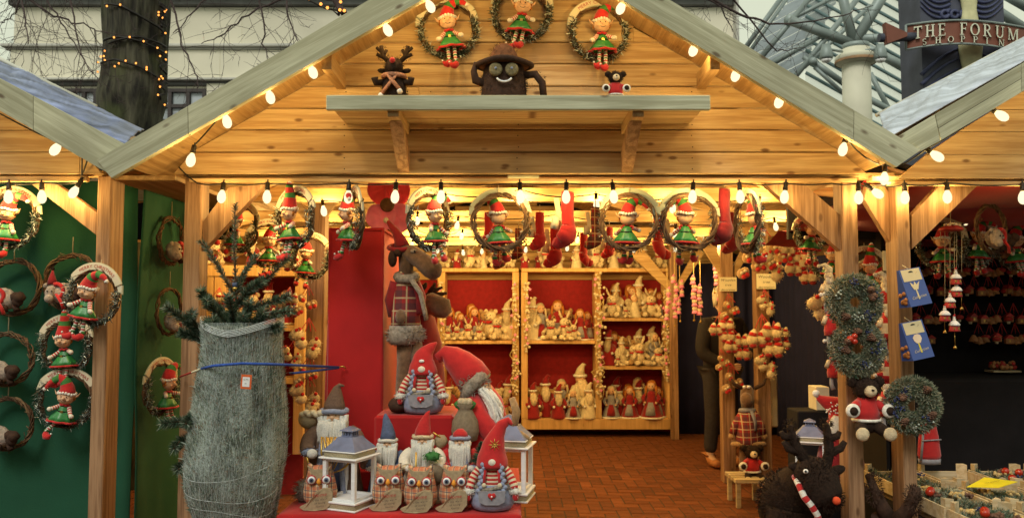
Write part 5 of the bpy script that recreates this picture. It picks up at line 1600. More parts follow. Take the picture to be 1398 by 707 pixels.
m = MB("twig"); c = at(529, 280, 4.18) - pp.location; m.T = Matrix.Translation(c) @ Matrix.Rotation(PI/2, 4, 'X'); m.lathe([(.036, -.004), (.038, .006), (.028, .016), (.0, .019)], 22); m.build("flower_centre", pp)
m = MB("olive_felt"); m.tube([at(532, 320, 4.28) - pp.location, at(532, 285, 4.30) - pp.location], .012, 8); m.build("stem", pp)

# ------------------------------------------------------------ gnomes, santas, owls
def strands(m, c, w, L, n, seed, y0=0.0, flare=.35, r=.0035, depth=.012, sidew=.0):
    """wavy beard strands falling from a chin line centred on c"""
    q = random.Random(seed); c = Vector(c)
    for i in range(n):
        u = q.uniform(-1, 1); k = 1 - abs(u) ** 2.2 * .55
        p = c + Vector((u * w, -q.uniform(0, depth) * (1 - .3*abs(u)), (1 - abs(u)) * -.002 + abs(u) * .010))
        ln = L * k * q.uniform(.75, 1.08); ph = q.random() * 6
        pts = [p + Vector((u * w * flare * t * (1 - t*.7) + .004 * math.sin(ph + t * 7), -.012 * math.sin(t * 2.4) + .004*math.cos(ph + t*6), -ln * t)) for t in [0, .2, .4, .6, .8, 1]]
        m.tube(pts, [r, r*1.25, r*1.2, r, r*.7, r*.15], 5)
def cone_hat(m, base, pts, rs, n=16, sq=1.0):
    m.tube([Vector(base) + Vector(p) for p in pts], rs, n, sq=sq)
def gnome_girl(label, loc, sc=1.0, hatpts=None, hatr=None, flower=True, rz=0.0, group="striped gnomes with grey blue skirts", braids=True):
    rt = root("gnome", label, "gnome", loc, rz, group, sc)
    m = MB("blue_grey_fleece"); m.lathe([(.070, 0), (.092, .008), (.105, .035), (.103, .070), (.090, .100), (.072, .118)], 26, sy=.82, wave=(.02, 5)); b = m.build("skirt", rt)
    m = MB("grey_fur"); m.tube([(.088*math.cos(a), .072*math.sin(a), .105 + .006*math.sin(a*4)) for a in [2*PI*i/24 for i in range(24)]], .010, 6, closed=True); m.build("pocket_fold", b)
    m = MB("slate_blue"); m.mat("grey_felt"); m.prism([(-.062, .100), (.062, .100), (.058, .052), (.03, .038), (-.03, .038), (-.058, .052)][::-1], -.094, -.088)
    m.build("pocket", b)
    m = MB("red_felt"); hz = .078
    for s in (-1, 1): m.ball((s*.008, -.099, hz + .004), (.011, .005, .011), 8)
    m.tube([(0, -.099, hz + .001), (0, -.099, hz - .018)], [.015, .002], 8, sq=.3); ht = m.build("heart", b)
    m = MB("white_paint"); m.ball((0, -.104, hz), .0045, 6); m.build("button", ht)
    # striped torso
    m = MB("red_felt"); k = 11; pz = [(.074 - .022*(i/k)**1.5, .112 + .098*i/k) for i in range(k + 1)]
    for i in range(k):
        m.mat("red_felt" if i % 2 else "cream_felt"); m.lathe([pz[i], ((pz[i][0]+pz[i+1][0])/2 + .0015, (pz[i][1]+pz[i+1][1])/2), pz[i+1]], 22, sy=.78, cap=False)
    t = m.build("striped_top", rt)
    for s in (-1, 1):
        m = MB("red_felt"); m.tube([(s*.036, -.064, .118), (s*.034, -.066, .16), (s*.026, -.050, .205)], .009, 8, sq=.5)
        m.mat("cream_felt"); m.ball((s*.036, -.072, .122), (.011, .005, .011), 8); m.build("brace_strap", t)
        m = MB("red_felt"); a, e = Vector((s*.046, -.01, .195)), Vector((s*.104, -.045, .100))
        m.tube(bez(a, (s*.088, -.02, .165), e, 12), taper(.020, .019, 12), 12, mats=["cream_felt", "red_felt"]); ar = m.build("arm", rt)
        m = MB("white_fur"); m.ball(e + Vector((s*.003, -.004, -.010)), (.026, .022, .017), 12, fz=.25); fuzzy(m, e + Vector((s*.003, -.004, -.010)), (.026, .022, .018), 160, .014, seed=2); m.build("cuff", ar)
        m = MB("red_felt"); m.ball(e + Vector((s*.004, -.008, -.034)), (.015, .012, .019), 10); m.build("mitten", ar)
        if braids:
            m = MB("grey_felt"); m.mat("blue_grey_fleece")
            for i in range(9):
                f = i / 8; m.ball((s*(.038 + .020*f) + (.005 if i % 2 else -.005), -.055 - .012*f, .212 - .115*f), (.0115, .010, .012), 8, rot=(0, .6 if i % 2 else -.6, 0))
            m.build("braid", rt)
    m = MB("pale_felt"); m.ball((0, -.058, .222), (.022, .019, .020), 14); m.build("nose", rt)
    hp = hatpts or [(0, 0, .195), (0, 0, .24), (.006, -.002, .29), (.022, -.004, .34), (.045, -.004, .385), (.075, -.006, .405), (.092, -.010, .385)]
    hr_ = hatr or [.074, .068, .054, .036, .026, .016, .006]
    m = MB("red_felt"); P = []; Q = []
    for i in range(len(hp) - 1):
        for k in range(3): P.append(Vector(hp[i]).lerp(Vector(hp[i+1]), k/3)); Q.append(lerp(hr_[i], hr_[i+1], k/3) * (1 + .03*math.sin(i*3+k)))
    P.append(Vector(hp[-1])); Q.append(hr_[-1])
    m.tube(P, Q, 20); h = m.build("hat", rt)
    if flower:
        m = MB("gold"); c = Vector((.012, -.056, .302))
        for i in range(8):
            a = 2*PI*i/8; m.tube([c, c + Vector((.028*math.cos(a), -.002, .028*math.sin(a)))], [.0028, .0012], 5)
        m.ball(c, .006, 8); m.build("gold_star", h)
    else:
        m = MB("white_paint"); m.ball((.0, -.062, .265), (.014, .004, .008), 8); m.build("white_label", h)
    return rt
def zat(px, py, Y): return at(px, py, Y)
def table_pt(px, Y): return Vector((at(px, 690, Y).x, Y, ZT + .002))
gnome_girl("largest striped gnome with a gold star on its bent red hat at the table corner", table_pt(672, 3.42), .90)
gnome_girl("striped gnome with grey overalls sitting on the red box in front of the tall reindeer", Vector((at(577, 560, 3.80).x, 3.80, zr0 + .002)), .92, flower=False,
    hatpts=[(0, 0, .195), (0, 0, .24), (.004, 0, .28), (.02, 0, .31), (.045, 0, .335), (.07, 0, .355)], hatr=[.074, .066, .052, .036, .022, .004])

def santa(label, loc, H, coat, trim, hatm, hatpts, hatr, beardL=.5, seed=1, extra=None, group="standing Father Christmas figures", rz=0.0, robe="slate_blue"):
    """robed figure of height H to the crown of the head; units are fractions of H"""
    rt = root("santa_figure", label, "santa figure", loc, rz, group, (H*1.3, H*1.15, H))
    m = MB(robe); m.lathe([(.17, 0), (.175, .02), (.15, .3), (.12, .62)], 20, sy=.7, wave=(.05, 6)); m.build("robe", rt)
    # open coat: a lathe with a front gap
    m = MB(coat); n = 26; vs = []; prof = [(.25, .015), (.235, .12), (.205, .32), (.175, .52), (.15, .68), (.085, .78)]
    for i, (r_, z) in enumerate(prof):
        for a in range(n + 1):
            th = R(-90 + 26) + R(360 - 52) * a / n; k = 1 + .035 * math.sin(a * 1.7 + seed) * (1 - i/6)
            vs.append((r_*k*math.cos(th), r_*k*math.sin(th)*.75, z))
    m.add(vs, [(i*(n+1)+a, i*(n+1)+a+1, (i+1)*(n+1)+a+1, (i+1)*(n+1)+a) for i in range(len(prof)-1) for a in range(n)], True)
    c = m.build("coat", rt); s_ = c.modifiers.new("thick", 'SOLIDIFY'); s_.thickness = .02
    m = MB(trim)
    hem = [vs[a] for a in range(n + 1)]; m.tube(hem, .028, 8)
    for a in (0, n): m.tube([vs[i*(n+1)+a] for i in range(len(prof))], .022, 8)
    fuzzy(m, (0, 0, .03), (.26, .19, .03), 200, .03, .006, seed); m.build("fur_trim", c)
    for s in (-1, 1):
        m = MB(coat); e = Vector((s*.165, -.17, .50))
        m.tube(bez((s*.11, 0, .70), (s*.245, -.02, .58), e, 8), [.062, .07, .072, .07, .066, .062, .06, .06, .062], 12); ar = m.build("arm", rt)
        m = MB(trim); m.ball(e, (.062, .052, .045), 10, fz=.2); fuzzy(m, e, (.062, .055, .048), 90, .03, .006, seed + 5); m.build("cuff", ar)
        m = MB("white_fur" if seed % 2 else "black_felt"); m.ball(e + Vector((-s*.035, -.04, -.01)), (.045, .038, .05), 10); m.build("mitten", ar)
    m = MB("skin_felt"); m.ball((0, -.02, .84), (.082, .078, .092), 16); m.ball((0, -.098, .838), (.018, .02, .017), 8)
    for s in (-1, 1): m.ball((s*.036, -.078, .822), (.022, .018, .018), 8)
    h = m.build("head", rt)
    m = MB("black_felt")
    for s in (-1, 1): m.ball((s*.028, -.094, .858), (.008, .006, .006), 6)
    m.build("eyes", h)
    m = MB("white_fur")
    for s in (-1, 1):
        m.tube([(s*.012, -.10, .818), (s*.05, -.098, .800), (s*.075, -.08, .785)], [.012, .014, .004], 6); m.tube([(s*.014, -.096, .876), (s*.048, -.088, .878)], [.007, .005], 6)
    strands(m, (0, -.078, .80), .10, beardL * 1.12, 105, seed, r=.0125, depth=.06)
    for s in (-1, 1): strands(m, (s*.08, -.03, .85), .03, .27, 22, seed + 3, r=.013, depth=.06)
    m.build("beard", h)
    m = MB(hatm); m.tube([Vector(p) for p in hatpts], hatr, 16); hh = m.build("hat", rt)
    m = MB(trim); m.tube([(.094*math.cos(a), -.015 + .09*math.sin(a), .895 + .006*math.sin(3*a)) for a in [2*PI*i/24 for i in range(24)]], .026, 8, closed=True)
    fuzzy(m, (0, -.015, .897), (.115, .11, .028), 200, .02, .005, seed + 9); m.build("fur_brim", hh)
    if extra: extra(rt)
    return rt
def x_gold(rt):
    m = MB("gold")
    for k in range(9):
        x = -.06 + .018*k; m.tube([(x, -.20 - .02*(k % 2), .66), (x*.9 + .03*math.sin(k), -.23, .50), (x*.5, -.24, .40 - .03*(k % 3))], .008, 5)
    m.tube([Vector((.17*math.cos(a), -.21, .46 + .16*math.sin(a))) for a in [R(180 + i*18) for i in range(11)]], .009, 6); m.build("gold_cords", rt)
    m = MB("burlap"); m.ball((-.21, .03, .80), (.09, .08, .10), 12, fz=.1); sk_ = m.build("sack", rt)
    m = MB("cream_felt")
    for k in range(6): m.ball((-.25 + .03*k, -.02 - .01*k, .86 + .02*(k % 2)), .032, 8)
    m.build("parcels", sk_)
    m = MB("grey_fur"); m.ball((-.17, -.15, .10), (.09, .08, .12), 12, fz=.3); fuzzy(m, (-.17, -.15, .10), (.09, .08, .12), 300, .05, .008, 3); m.build("fur_muff", rt)
santa("tallest Father Christmas in brown coat with gold cords, behind the white lantern", table_pt(455, 3.62), .425, "brown_coat", "blue_grey_fleece", "brown_coat",
    [(0, 0, .89), (0, 0, .97), (.01, 0, 1.06), (.02, 0, 1.13), (.04, 0, 1.16), (.075, 0, 1.15)], [.093, .082, .055, .032, .02, .01], .36, 1, x_gold)
def x_cones(rt):
    m = MB("cone_brown")
    for k in range(2): m.ball((-.26 + .01*k, -.10, .55 + .12*k), (.06, .06, .085), 10, fz=.2)
    m.mat("blue_grey_fleece")
    for k in range(4): m.ball((-.32 + .05*k, -.08, .70 - .08*(k % 2)), .05, 8, fz=.3)
    m.build("cone_bundle", rt)
santa("Father Christmas in dark blue pointed hat between the lantern and the white coated one", table_pt(529, 3.60), .285, "slate_blue", "white_fur", "slate_blue",
    [(0, 0, .89), (0, 0, 1.0), (-.01, 0, 1.12), (-.03, 0, 1.24), (-.035, 0, 1.30)], [.10, .085, .062, .034, .008], .42, 2, x_cones, robe="grey_felt")
def x_staff(rt):
    m = MB("gold"); m.tube([(-.05, -.25, .25), (-.05, -.24, .72)], .01, 6); m.build("bell_rod", rt)
    m = MB("dark_burlap"); m.ball((.13, -.20, .40), (.12, .09, .15), 14, fz=.1); m.build("sack", rt)
    m = MB("green_felt"); m.ball((.12, -.22, .66), (.09, .05, .06), 10, fz=.5); fuzzy(m, (.12, -.22, .66), (.09, .05, .06), 80, .04, .01, 4); m.build("fir_sprig", rt)
santa("Father Christmas in cream coat and plain red hat holding a small sack", table_pt(577, 3.56), .31, "pale_felt", "cream_fur", "red_felt",
    [(0, 0, .89), (.0, 0, .98), (.02, 0, 1.10), (.05, 0, 1.22), (.07, 0, 1.25)], [.10, .082, .058, .022, .006], .48, 3, x_staff, robe="dark_red_felt")
def x_tree(rt):
    m = MB("spruce_needle"); c = Vector((.24, -.14, .52))
    q = random.Random(4)
    for k in range(420):
        t = q.random(); a = q.random() * 6.28; d = Vector((math.cos(a), math.sin(a), .25))
        m.spike(c + Vector((0, 0, .34*t)), d, .15*(1 - t) + .02, .014, q.random()*3)
    m.build("little_fir", rt)
    m = MB("burlap"); m.ball((-.22, .0, .84), (.08, .07, .10), 10, fz=.2); m.mat("gold"); m.tube([(-.2, -.04, .88), (-.3, -.06, .98)], .012, 6); m.build("sack", rt)
    m = MB("white_fur"); m.box(-.055, .055, -.20, -.16, .04, .52, .01); m.mat("slate_blue"); m.box(-.025, .025, -.206, -.19, .05, .5); m.build("front_panel", rt)
santa("Father Christmas in red coat with blue fur, holding a small fir beside the big gnome", table_pt(628, 3.58), .30, "red_felt", "blue_grey_fleece", "red_felt",
    [(0, 0, .90), (0, 0, .97), (.0, 0, 1.02)], [.095, .075, .03], .46, 5, x_tree, robe="grey_felt")

def owl(label, loc, rz=0.0, seed=0):
    rt = root("owl_cushion", label, "owl", loc, rz, "plaid owl cushions with burlap wings", 1.13)
    m = MB("owl_plaid"); m.lathe([(.030, 0), (.050, .008), (.061, .035), (.063, .060), (.056, .095), (.048, .125), (.045, .142), (.03, .150)], 24, sy=.62)
    b = m.build("body", rt)
    for s in (-1, 1):
        m = MB("owl_plaid"); m.tube([(s*.030, 0, .138), (s*.044, -.002, .162)], [.016, .002], 8); m.build("ear_tuft", b)
    m = MB("burlap"); m.prism([(-.044, .158), (-.02, .143), (.02, .143), (.044, .158), (.030, .130), (.012, .112), (0, .094), (-.012, .112), (-.030, .130)][::-1], -.0375, -.030); m.build("face_mask", rt)
    for s in (-1, 1):
        m = MB("red_felt"); m.T = Matrix.Translation((s*.027, -.040, .106)) @ Matrix.Rotation(PI/2, 4, 'X')
        m.lathe([(.0175, -.004), (.0175, .003)], 20); m.mat("white_paint"); m.lathe([(.0142, .003), (.0142, .0055)], 18); m.mat("slate_blue"); m.lathe([(.0085, .0055), (.007, .0075)], 14); m.mat("black_felt"); m.lathe([(.004, .0075), (.003, .009)], 10)
        m.build("eye", rt)
    m = MB("orange_felt"); m.tube([(0, -.044, .112), (0, -.050, .100), (0, -.044, .086)], [.003, .009, .002], 8); m.build("beak", rt)
    # burlap wing folded across the belly, with words
    m = MB("burlap"); pts = [(.052, .062), (.044, .076), (.020, .078), (-.006, .068), (-.024, .044), (-.040, .024), (-.066, .012), (-.052, .002), (-.010, -.0), (.032, .004), (.050, .026)]
    m.prism(pts[::-1], -.062, -.040); m.v = [(x, y - .010 * max(0, 1 - (x*x*500 + (z-.035)**2*500)), z) for x, y, z in m.v]
    w = m.build("wing", rt)
    for k, (txt, mt, sz, zz) in enumerate((("Home", "red_ink", .019, .052), ("is the warm", "dark_ink", .010, .038), ("of loving", "dark_ink", .010, .026), ("hearts", "dark_ink", .010, .014))):
        t = MB(mt); write(t, txt, sz, lambda u, v: (.008 + u, -.0728 + abs(u)*.08, zz + v + u * .12), slant=.15); t.build("lettering", w)
    return rt
owl("owl cushion half hidden behind the leg of the white lantern", table_pt(437, 3.46), .1)
owl("owl cushion just beside the lantern, in front of the blue hatted santa", table_pt(531, 3.45), .05)
owl("owl cushion in the middle of the row, in front of the cream coated santa", table_pt(574, 3.42), -.02)
owl("owl cushion beside the big gnome, in front of the red coated santa", table_pt(622, 3.43), -.08)

def lantern(label, loc, rz, sc=1.0, roofm="blue_zinc"):
    rt = root("lantern", label, "lantern", loc, rz, "white wooden lanterns with blue roofs", sc)
    def sq(m, h, z0, z1, c=.002): m.box(-h, h, -h, h, z0, z1, c)
    m = MB("white_paint"); sq(m, .098, 0, .008); m.build("foot_plate", rt)
    m = MB("rope"); sq(m, .088, .008, .030, .004)
    for k in range(4):
        z = .0105 + k*.0055
        for (a, b) in (((-.09, -.09), (.09, -.09)), ((.09, -.09), (.09, .09)), ((.09, .09), (-.09, .09)), ((-.09, .09), (-.09, -.09))): m.tube([(*a, z), (*b, z)], .0032, 6)
    m.build("rope_band", rt)
    m = MB("white_paint"); sq(m, .098, .0305, .040); m.build("base_plate", rt)
    for sx_ in (-1, 1):
        for sy2 in (-1, 1):
            m = MB("white_paint"); m.box(sx_*.088, sx_*.068, sy2*.088, sy2*.068, .0403, .226, .002); m.build("corner_post", rt)
    for (a0, a1, b0, b1) in ((-.067, .067, -.085, -.072), (-.067, .067, .072, .085)):
        for (z0, z1) in ((.0405, .052), (.214, .2255)):
            m = MB("white_paint"); m.box(a0, a1, b0, b1, z0, z1, .0015); m.build("side_rail", rt)
            m = MB("white_paint"); m.box(b0, b1, a0, a1, z0, z1, .0015); m.build("side_rail", rt)
    m = MB("white_paint"); sq(m, .102, .2263, .234); m.build("top_plate", rt)
    m = MB("rope"); sq(m, .080, .2343, .256, .004)
    for k in range(4):
        z = .2375 + k*.0052
        for (a, b) in (((-.082, -.082), (.082, -.082)), ((.082, -.082), (.082, .082)), ((.082, .082), (-.082, .082)), ((-.082, .082), (-.082, -.082))): m.tube([(*a, z), (*b, z)], .003, 6)
    m.build("rope_band", rt)
    m = MB("white_paint"); sq(m, .090, .2563, .262); m.build("roof_plate", rt)
    def fr(m, pr):
        for (h0, z0), (h1, z1) in zip(pr, pr[1:]):
            vs = [(-h0,-h0,z0), (h0,-h0,z0), (h0,h0,z0), (-h0,h0,z0), (-h1,-h1,z1), (h1,-h1,z1), (h1,h1,z1), (-h1,h1,z1)]
            m.add(vs, [(0,1,5,4), (1,2,6,5), (2,3,7,6), (3,0,4,7), (4,5,6,7), (3,2,1,0)], False)
    m = MB(roofm); fr(m, [(.088, .2625), (.084, .266), (.058, .295), (.040, .318)]); rf = m.build("roof", rt)
    m = MB(roofm); fr(m, [(.028, .3185), (.028, .324)])
    for a in range(8):
        x, y = ((-.023, -.008, .008, .023)[a % 4], -.025 if a < 4 else .025); m.box(x-.003, x+.003, y-.002, y+.002, .324, .344); m.box(y-.002, y+.002, x-.003, x+.003, .324, .344)
    m.box(-.016, .016, -.016, .016, .324, .343)
    fr(m, [(.036, .344), (.034, .348), (.004, .364)]); m.build("chimney", rf)
    return rt
lantern("white lantern with blue roof at the front of the red table beside the owls", table_pt(477, 3.46), R(-24), .92)
lantern("white lantern half hidden behind the big gnome at the table corner", table_pt(696, 3.62), R(-12))
m = MB("grey_fur"); o = root("plush_antler_pair", "tan plush antler toy leaning over the lantern at the table corner", "plush toy", table_pt(705, 3.62))
m = MB("tan_plush"); m.tube([(-.03, -.04, .30), (.02, -.05, .285), (.055, -.05, .262)], [.012, .014, .010], 8); m.tube([(-.02, -.03, .44), (.0, -.03, .38), (-.01, -.03, .31)], [.016, .022, .018], 8, sq=.7); m.build("antler", o)

# ------------------------------------------------------------ tall reindeer, moose head, big santa gnome
rt = root("plush_reindeer", "tall plush reindeer in plaid shirt, grey scarf and floppy red hat on the table", "plush reindeer", (0, 0, 0))
YR_ = 3.93
def pr(px, py, dy=0.0): return at(px, py, YR_ + dy)
rt.location = Vector((pr(550, 560).x, YR_, ZT))
def bw(m, name, parent=rt): return m.build(name, parent, world=(parent is rt))
m = MB("brown_plush"); m.tube([pr(549, 562, -.05), pr(549, 530), pr(552, 495), pr(555, 462)], [.030, .032, .036, .05], 12); bw(m, "leg")
m = MB("dark_brown_plush"); m.ball(pr(546, 552, -.1), (.055, .08, .04), 12, fz=.1); bw(m, "boot")
m = MB("brown_plush"); m.tube([pr(584, 562, .02), pr(574, 520), pr(566, 462)], [.028, .030, .034], 12); bw(m, "leg")
m = MB("coat_plaid"); m.tube([pr(554, 450), pr(554, 430), pr(555, 405), pr(555, 385), pr(555, 370)], [.082, .078, .068, .052, .036], 20, sq=.7); sh = bw(m, "shirt")
m = MB("grey_fur"); m.tube([pr(554, 470), pr(554, 460), pr(554, 444)], [.080, .094, .086], 20, sq=.75); fuzzy(m, pr(554, 457), (.09, .075, .05), 900, .022, .004, 3); bw(m, "fur_hem")
m = MB("dark_red_felt"); m.tube([pr(541, 385), pr(534, 410), pr(538, 432)], [.030, .032, .028], 12); a = bw(m, "arm"); m = MB("brown_plush"); m.ball(pr(547, 432, -.08), (.026, .024, .036), 10); m.build("hoof", a)
m = MB("dark_red_felt"); m.tube([pr(566, 385), pr(574, 405), pr(573, 428)], [.026, .028, .024], 12); a = bw(m, "arm")
m = MB("grey_fur"); m.tube([pr(555 + 12*math.cos(t), 378 + 3*math.sin(t), -.045*math.sin(t)) for t in [2*PI*i/16 for i in range(16)]], .024, 8, closed=True); m.tube([pr(562, 382, -.07), pr(574, 400, -.08), pr(580, 425, -.08), pr(582, 436, -.07)], [.024, .024, .022, .022], 10, sq=.45); bw(m, "scarf")
m = MB("brown_plush"); m.tube([pr(555, 380), pr(554, 355), pr(556, 340)], [.036, .036, .042], 16)
hd_pts = [pr(548, 342), pr(560, 346), pr(574, 355, -.03), pr(588, 366, -.05), pr(596, 372, -.06), pr(602, 374, -.06)]
m.tube(hd_pts, [.040, .052, .050, .058, .052, .018], 16, sq=.85); h = bw(m, "head")
m = MB("dark_brown_plush"); m.ball(pr(536, 353, -.03), (.022, .03, .042), 12); m.ball(pr(543, 345, -.05), (.02, .02, .02), 8); m.build("ear", h)
m = MB("grey_fur"); m.ball(pr(565, 343, -.06), (.018, .012, .012), 10); m.mat("black_felt"); m.ball(pr(566, 343, -.075), .005, 6); m.build("eye", h)
hb = [pr(549, 337), pr(546, 327), pr(540, 316), pr(532, 306), pr(529, 302)]
m = MB("dark_red_felt"); m.tube(hb, [.040, .030, .020, .013, .010], 14); m.tube([pr(545 + 14*math.cos(t), 338 + 3*math.sin(t), -.05*math.sin(t)) for t in [2*PI*i/16 for i in range(16)]], .012, 8, closed=True); hh = bw(m, "hat")
m = MB("cream_fur"); m.ball(pr(527, 301), .014, 10, fz=.2); m.build("bobble", hh)

rt = root("plush_moose", "plush moose with dark antlers and big round snout behind the tall reindeer", "plush moose", Vector((at(590, 480, 4.2).x, 4.2, 0)))
YM_ = 4.15
def pm(px, py, dy=0.0): return at(px, py, YM_ + dy)
m = MB("tan_plush"); m.mat("brown_plush"); m.tube([pm(572, 420), pm(590, 414, -.03), pm(604, 421, -.05), pm(612, 430, -.05)], [.05, .066, .068, .03], 16, sq=.85); h = m.build("head", rt, world=True)
for k, pts in enumerate(([(578, 408), (590, 398), (604, 392)], [(586, 400), (592, 392), (594, 386)], [(584, 404), (600, 402), (610, 400)], [(574, 408), (566, 396), (562, 388)], [(570, 402), (580, 390), (582, 386)])):
    m = MB("dark_brown_plush"); m.tube([pm(*p) for p in pts], [.014, .013, .006], 8); m.build("antler", h)
m = MB("dark_red_felt"); m.tube([pm(578, 428, .03), pm(580, 470, .03), pm(582, 520, .03), pm(584, 560, .03)], [.06, .10, .11, .10], 16, sq=.7); m.build("body", rt, world=True)
m = MB("brown_plush")
for s in (-1, 1): m.tube([pm(582 + s*8, 556, .03), pm(582 + s*8, 640, .03), at(582 + s*8, 640, YM_ + .03) * 1.0 + Vector((0, 0, 0))], [.04, .035, .035], 10)
m.build("legs", rt, world=True)

rt = root("santa_gnome", "big gnome with long white beard and drooping red hat beside the reindeer, holding a sack", "gnome", Vector((at(650, 600, 3.8).x, 3.8, ZT)))
YB_ = 3.82
def pb(px, py, dy=0.0): return at(px, py, YB_ + dy)
m = MB("red_felt"); m.tube([pb(655, 622), pb(660, 600), pb(662, 575), pb(660, 550), pb(652, 530)], [.13, .135, .12, .10, .07], 22, sq=.8); m.build("coat", rt, world=True)
m = MB("red_felt"); m.tube([pb(646, 545, -.05), pb(652, 568, -.09), pb(668, 588, -.10), pb(688, 602, -.10)], [.045, .05, .048, .04], 14); m.build("sleeve", rt, world=True)
m = MB("red_felt"); P = [pb(650, 522), pb(640, 508), pb(628, 496), pb(616, 487), pb(606, 482), pb(600, 486), pb(603, 494)]
m.tube(P, [.085, .082, .070, .055, .036, .026, .012], 20); hh = m.build("hat", rt, world=True)
m = MB("grey_fur"); P = [pb(633, 548, -.02), pb(640, 530, -.085), pb(655, 516, -.07), pb(664, 510, -.0)]
m.tube(P, [.026, .03, .03, .022], 12); fuzzy(m, pb(648, 526, -.06), (.065, .04, .055), 500, .022, .004, 7); m.build("fur_brim", hh)
m = MB("skin_felt"); m.ball(pb(664, 532, -.05), (.03, .03, .03), 12); m.build("nose", rt, world=True)
m = MB("white_fur"); q = random.Random(9)
for k in range(120):
    u = q.random(); p0 = pb(654 + 10*u, 528 + 8*q.random(), -.09 + .08*q.random()); tip = pb(672 + 16*q.random(), 560 + 32*q.random(), -.11 + .08*q.random())
    mid = (p0 + tip) / 2 + Vector((.03 + q.gauss(0, .01), -.02, .01)); m.tube(bez(p0, mid, tip, 6), [.008, .0095, .009, .008, .007, .005, .001], 5)
m.build("beard", rt, world=True)
m = MB("dark_burlap"); m.lathe([(.03, 0), (.055, .01), (.063, .05), (.058, .095), (.036, .135), (.028, .150), (.045, .170)], 18, pb(635, 603, -.14), wave=(.06, 7)); sk_ = m.build("sack", rt, world=True)
m = MB("green_felt")
for k in range(7): m.ball(Vector(pb(635 + 3*(k - 3), 552 + 3*(k % 2), -.14)), (.02, .02, .018), 8, fz=.3)
m.mat("cream_fur")
for k in range(3): m.ball(pb(630 + 5*k, 548, -.16), .018, 8, fz=.2)
m.build("gifts", sk_)
# ============================================================ NETTED CHRISTMAS TREE
YN = 3.42
NX = at(328, 550, YN).x
nt_ = root("netted_fir", "large cut fir wrapped in pale netting with its tip sticking out, beside the green wall", "christmas tree", (NX, YN, 0))
prof = [(0.10, .20), (.14, .30), (.175, .45), (.20, .58), (.205, .68), (.222, .80), (.225, .95), (.218, 1.08), (.20, 1.2), (.185, 1.30), (.178, 1.40), (.182, 1.45), (.19, 1.475)]
prof = [(r_*.86, z_) for r_, z_ in prof]
def nr(z, th=0.0):
    for (a, za), (b, zb2) in zip(prof, prof[1:]):
        if z <= zb2:
            r = lerp(a, b, max(0, (z - za) / (zb2 - za))); break
    else: r = prof[-1][0]
    r *= 1 + .16 * math.exp(-((z - .93) / .16) ** 2) * max(0, -math.cos(th)) - .06 * math.exp(-((z - .60) / .12) ** 2)
    return r * (1 + .06 * noise.noise(Vector((math.cos(th)*1.5, math.sin(th)*1.5, z*3))) + .30 * noise.noise(Vector((math.cos(th)*1.4, math.sin(th)*1.4, z*2.6 + 4))) * min(1, max(0, (1.35 - z) * 2)))
m, t_, b_, n_, l_ = nt("pressed_foliage")
b_.inputs["Roughness"].default_value = .9
tc = n_.new("ShaderNodeTexCoord"); mp = n_.new("ShaderNodeMapping"); mp.inputs["Scale"].default_value = (60, 60, 7)
no = n_.new("ShaderNodeTexNoise"); no.inputs["Scale"].default_value = 1.0; no.inputs["Detail"].default_value = 6; no.inputs["Distortion"].default_value = .8
l_.new(tc.outputs["Object"], mp.inputs[0]); l_.new(mp.outputs[0], no.inputs["Vector"])
cr = n_.new("ShaderNodeValToRGB"); e_ = cr.color_ramp.elements
e_[0].position = .33; e_[0].color = (.016, .028, .020, 1); e_[1].position = .72; e_[1].color = (.30, .31, .24, 1)
x_ = e_.new(.52); x_.color = (.12, .15, .12, 1)
l_.new(no.outputs[0], cr.inputs[0]); l_.new(cr.outputs[0], b_.inputs["Base Color"])
bu = n_.new("ShaderNodeBump"); bu.inputs["Strength"].default_value = .8; bu.inputs["Distance"].default_value = .01; l_.new(no.outputs[0], bu.inputs["Height"]); l_.new(bu.outputs[0], b_.inputs["Normal"])
plain("needle_pale", (.42, .48, .42), .8, .3, 12, 0)
plain("net_thread", (.74, .80, .82), .7, .1, 30, 0)
m = MB("pressed_foliage"); NA, NZ = 90, 110; vs = []
for i in range(NZ + 1):
    z = lerp(.20, 1.475, i / NZ)
    for a in range(NA):
        th = 2*PI*a/NA; r = nr(z, th) - .008 + .014 * noise.noise(Vector((math.cos(th)*9, math.sin(th)*9, z*6)))
        vs.append((r*math.cos(th), r*math.sin(th), z))
m.add(vs, [(i*NA+a, i*NA+(a+1)%NA, (i+1)*NA+(a+1)%NA, (i+1)*NA+a) for i in range(NZ) for a in range(NA)] + [tuple(NZ*NA+a for a in range(NA))], True)
m.build("bundled_foliage", nt_)
q = random.Random(21)
m = MB("spruce_needle")
for i in range(26000):
    th = R(-90) + q.gauss(0, 1.0); z = q.uniform(.3, 1.46); r = nr(z, th)
    p = Vector((r*math.cos(th), r*math.sin(th), z))
    m.mat(("spruce_needle", "needle_pale", "spruce_frost", "twig_pale", "needle_pale", "spruce_frost")[q.randrange(6)])
    m.spike(p, Vector((math.cos(th)*.25 + q.gauss(0, .3), math.sin(th)*.25, 1.1 + q.gauss(0, .5))), q.uniform(.014, .040), .0034, q.random()*3)
tag(m.build("pressed_needles", nt_), kind="stuff")
m = MB("net_thread")
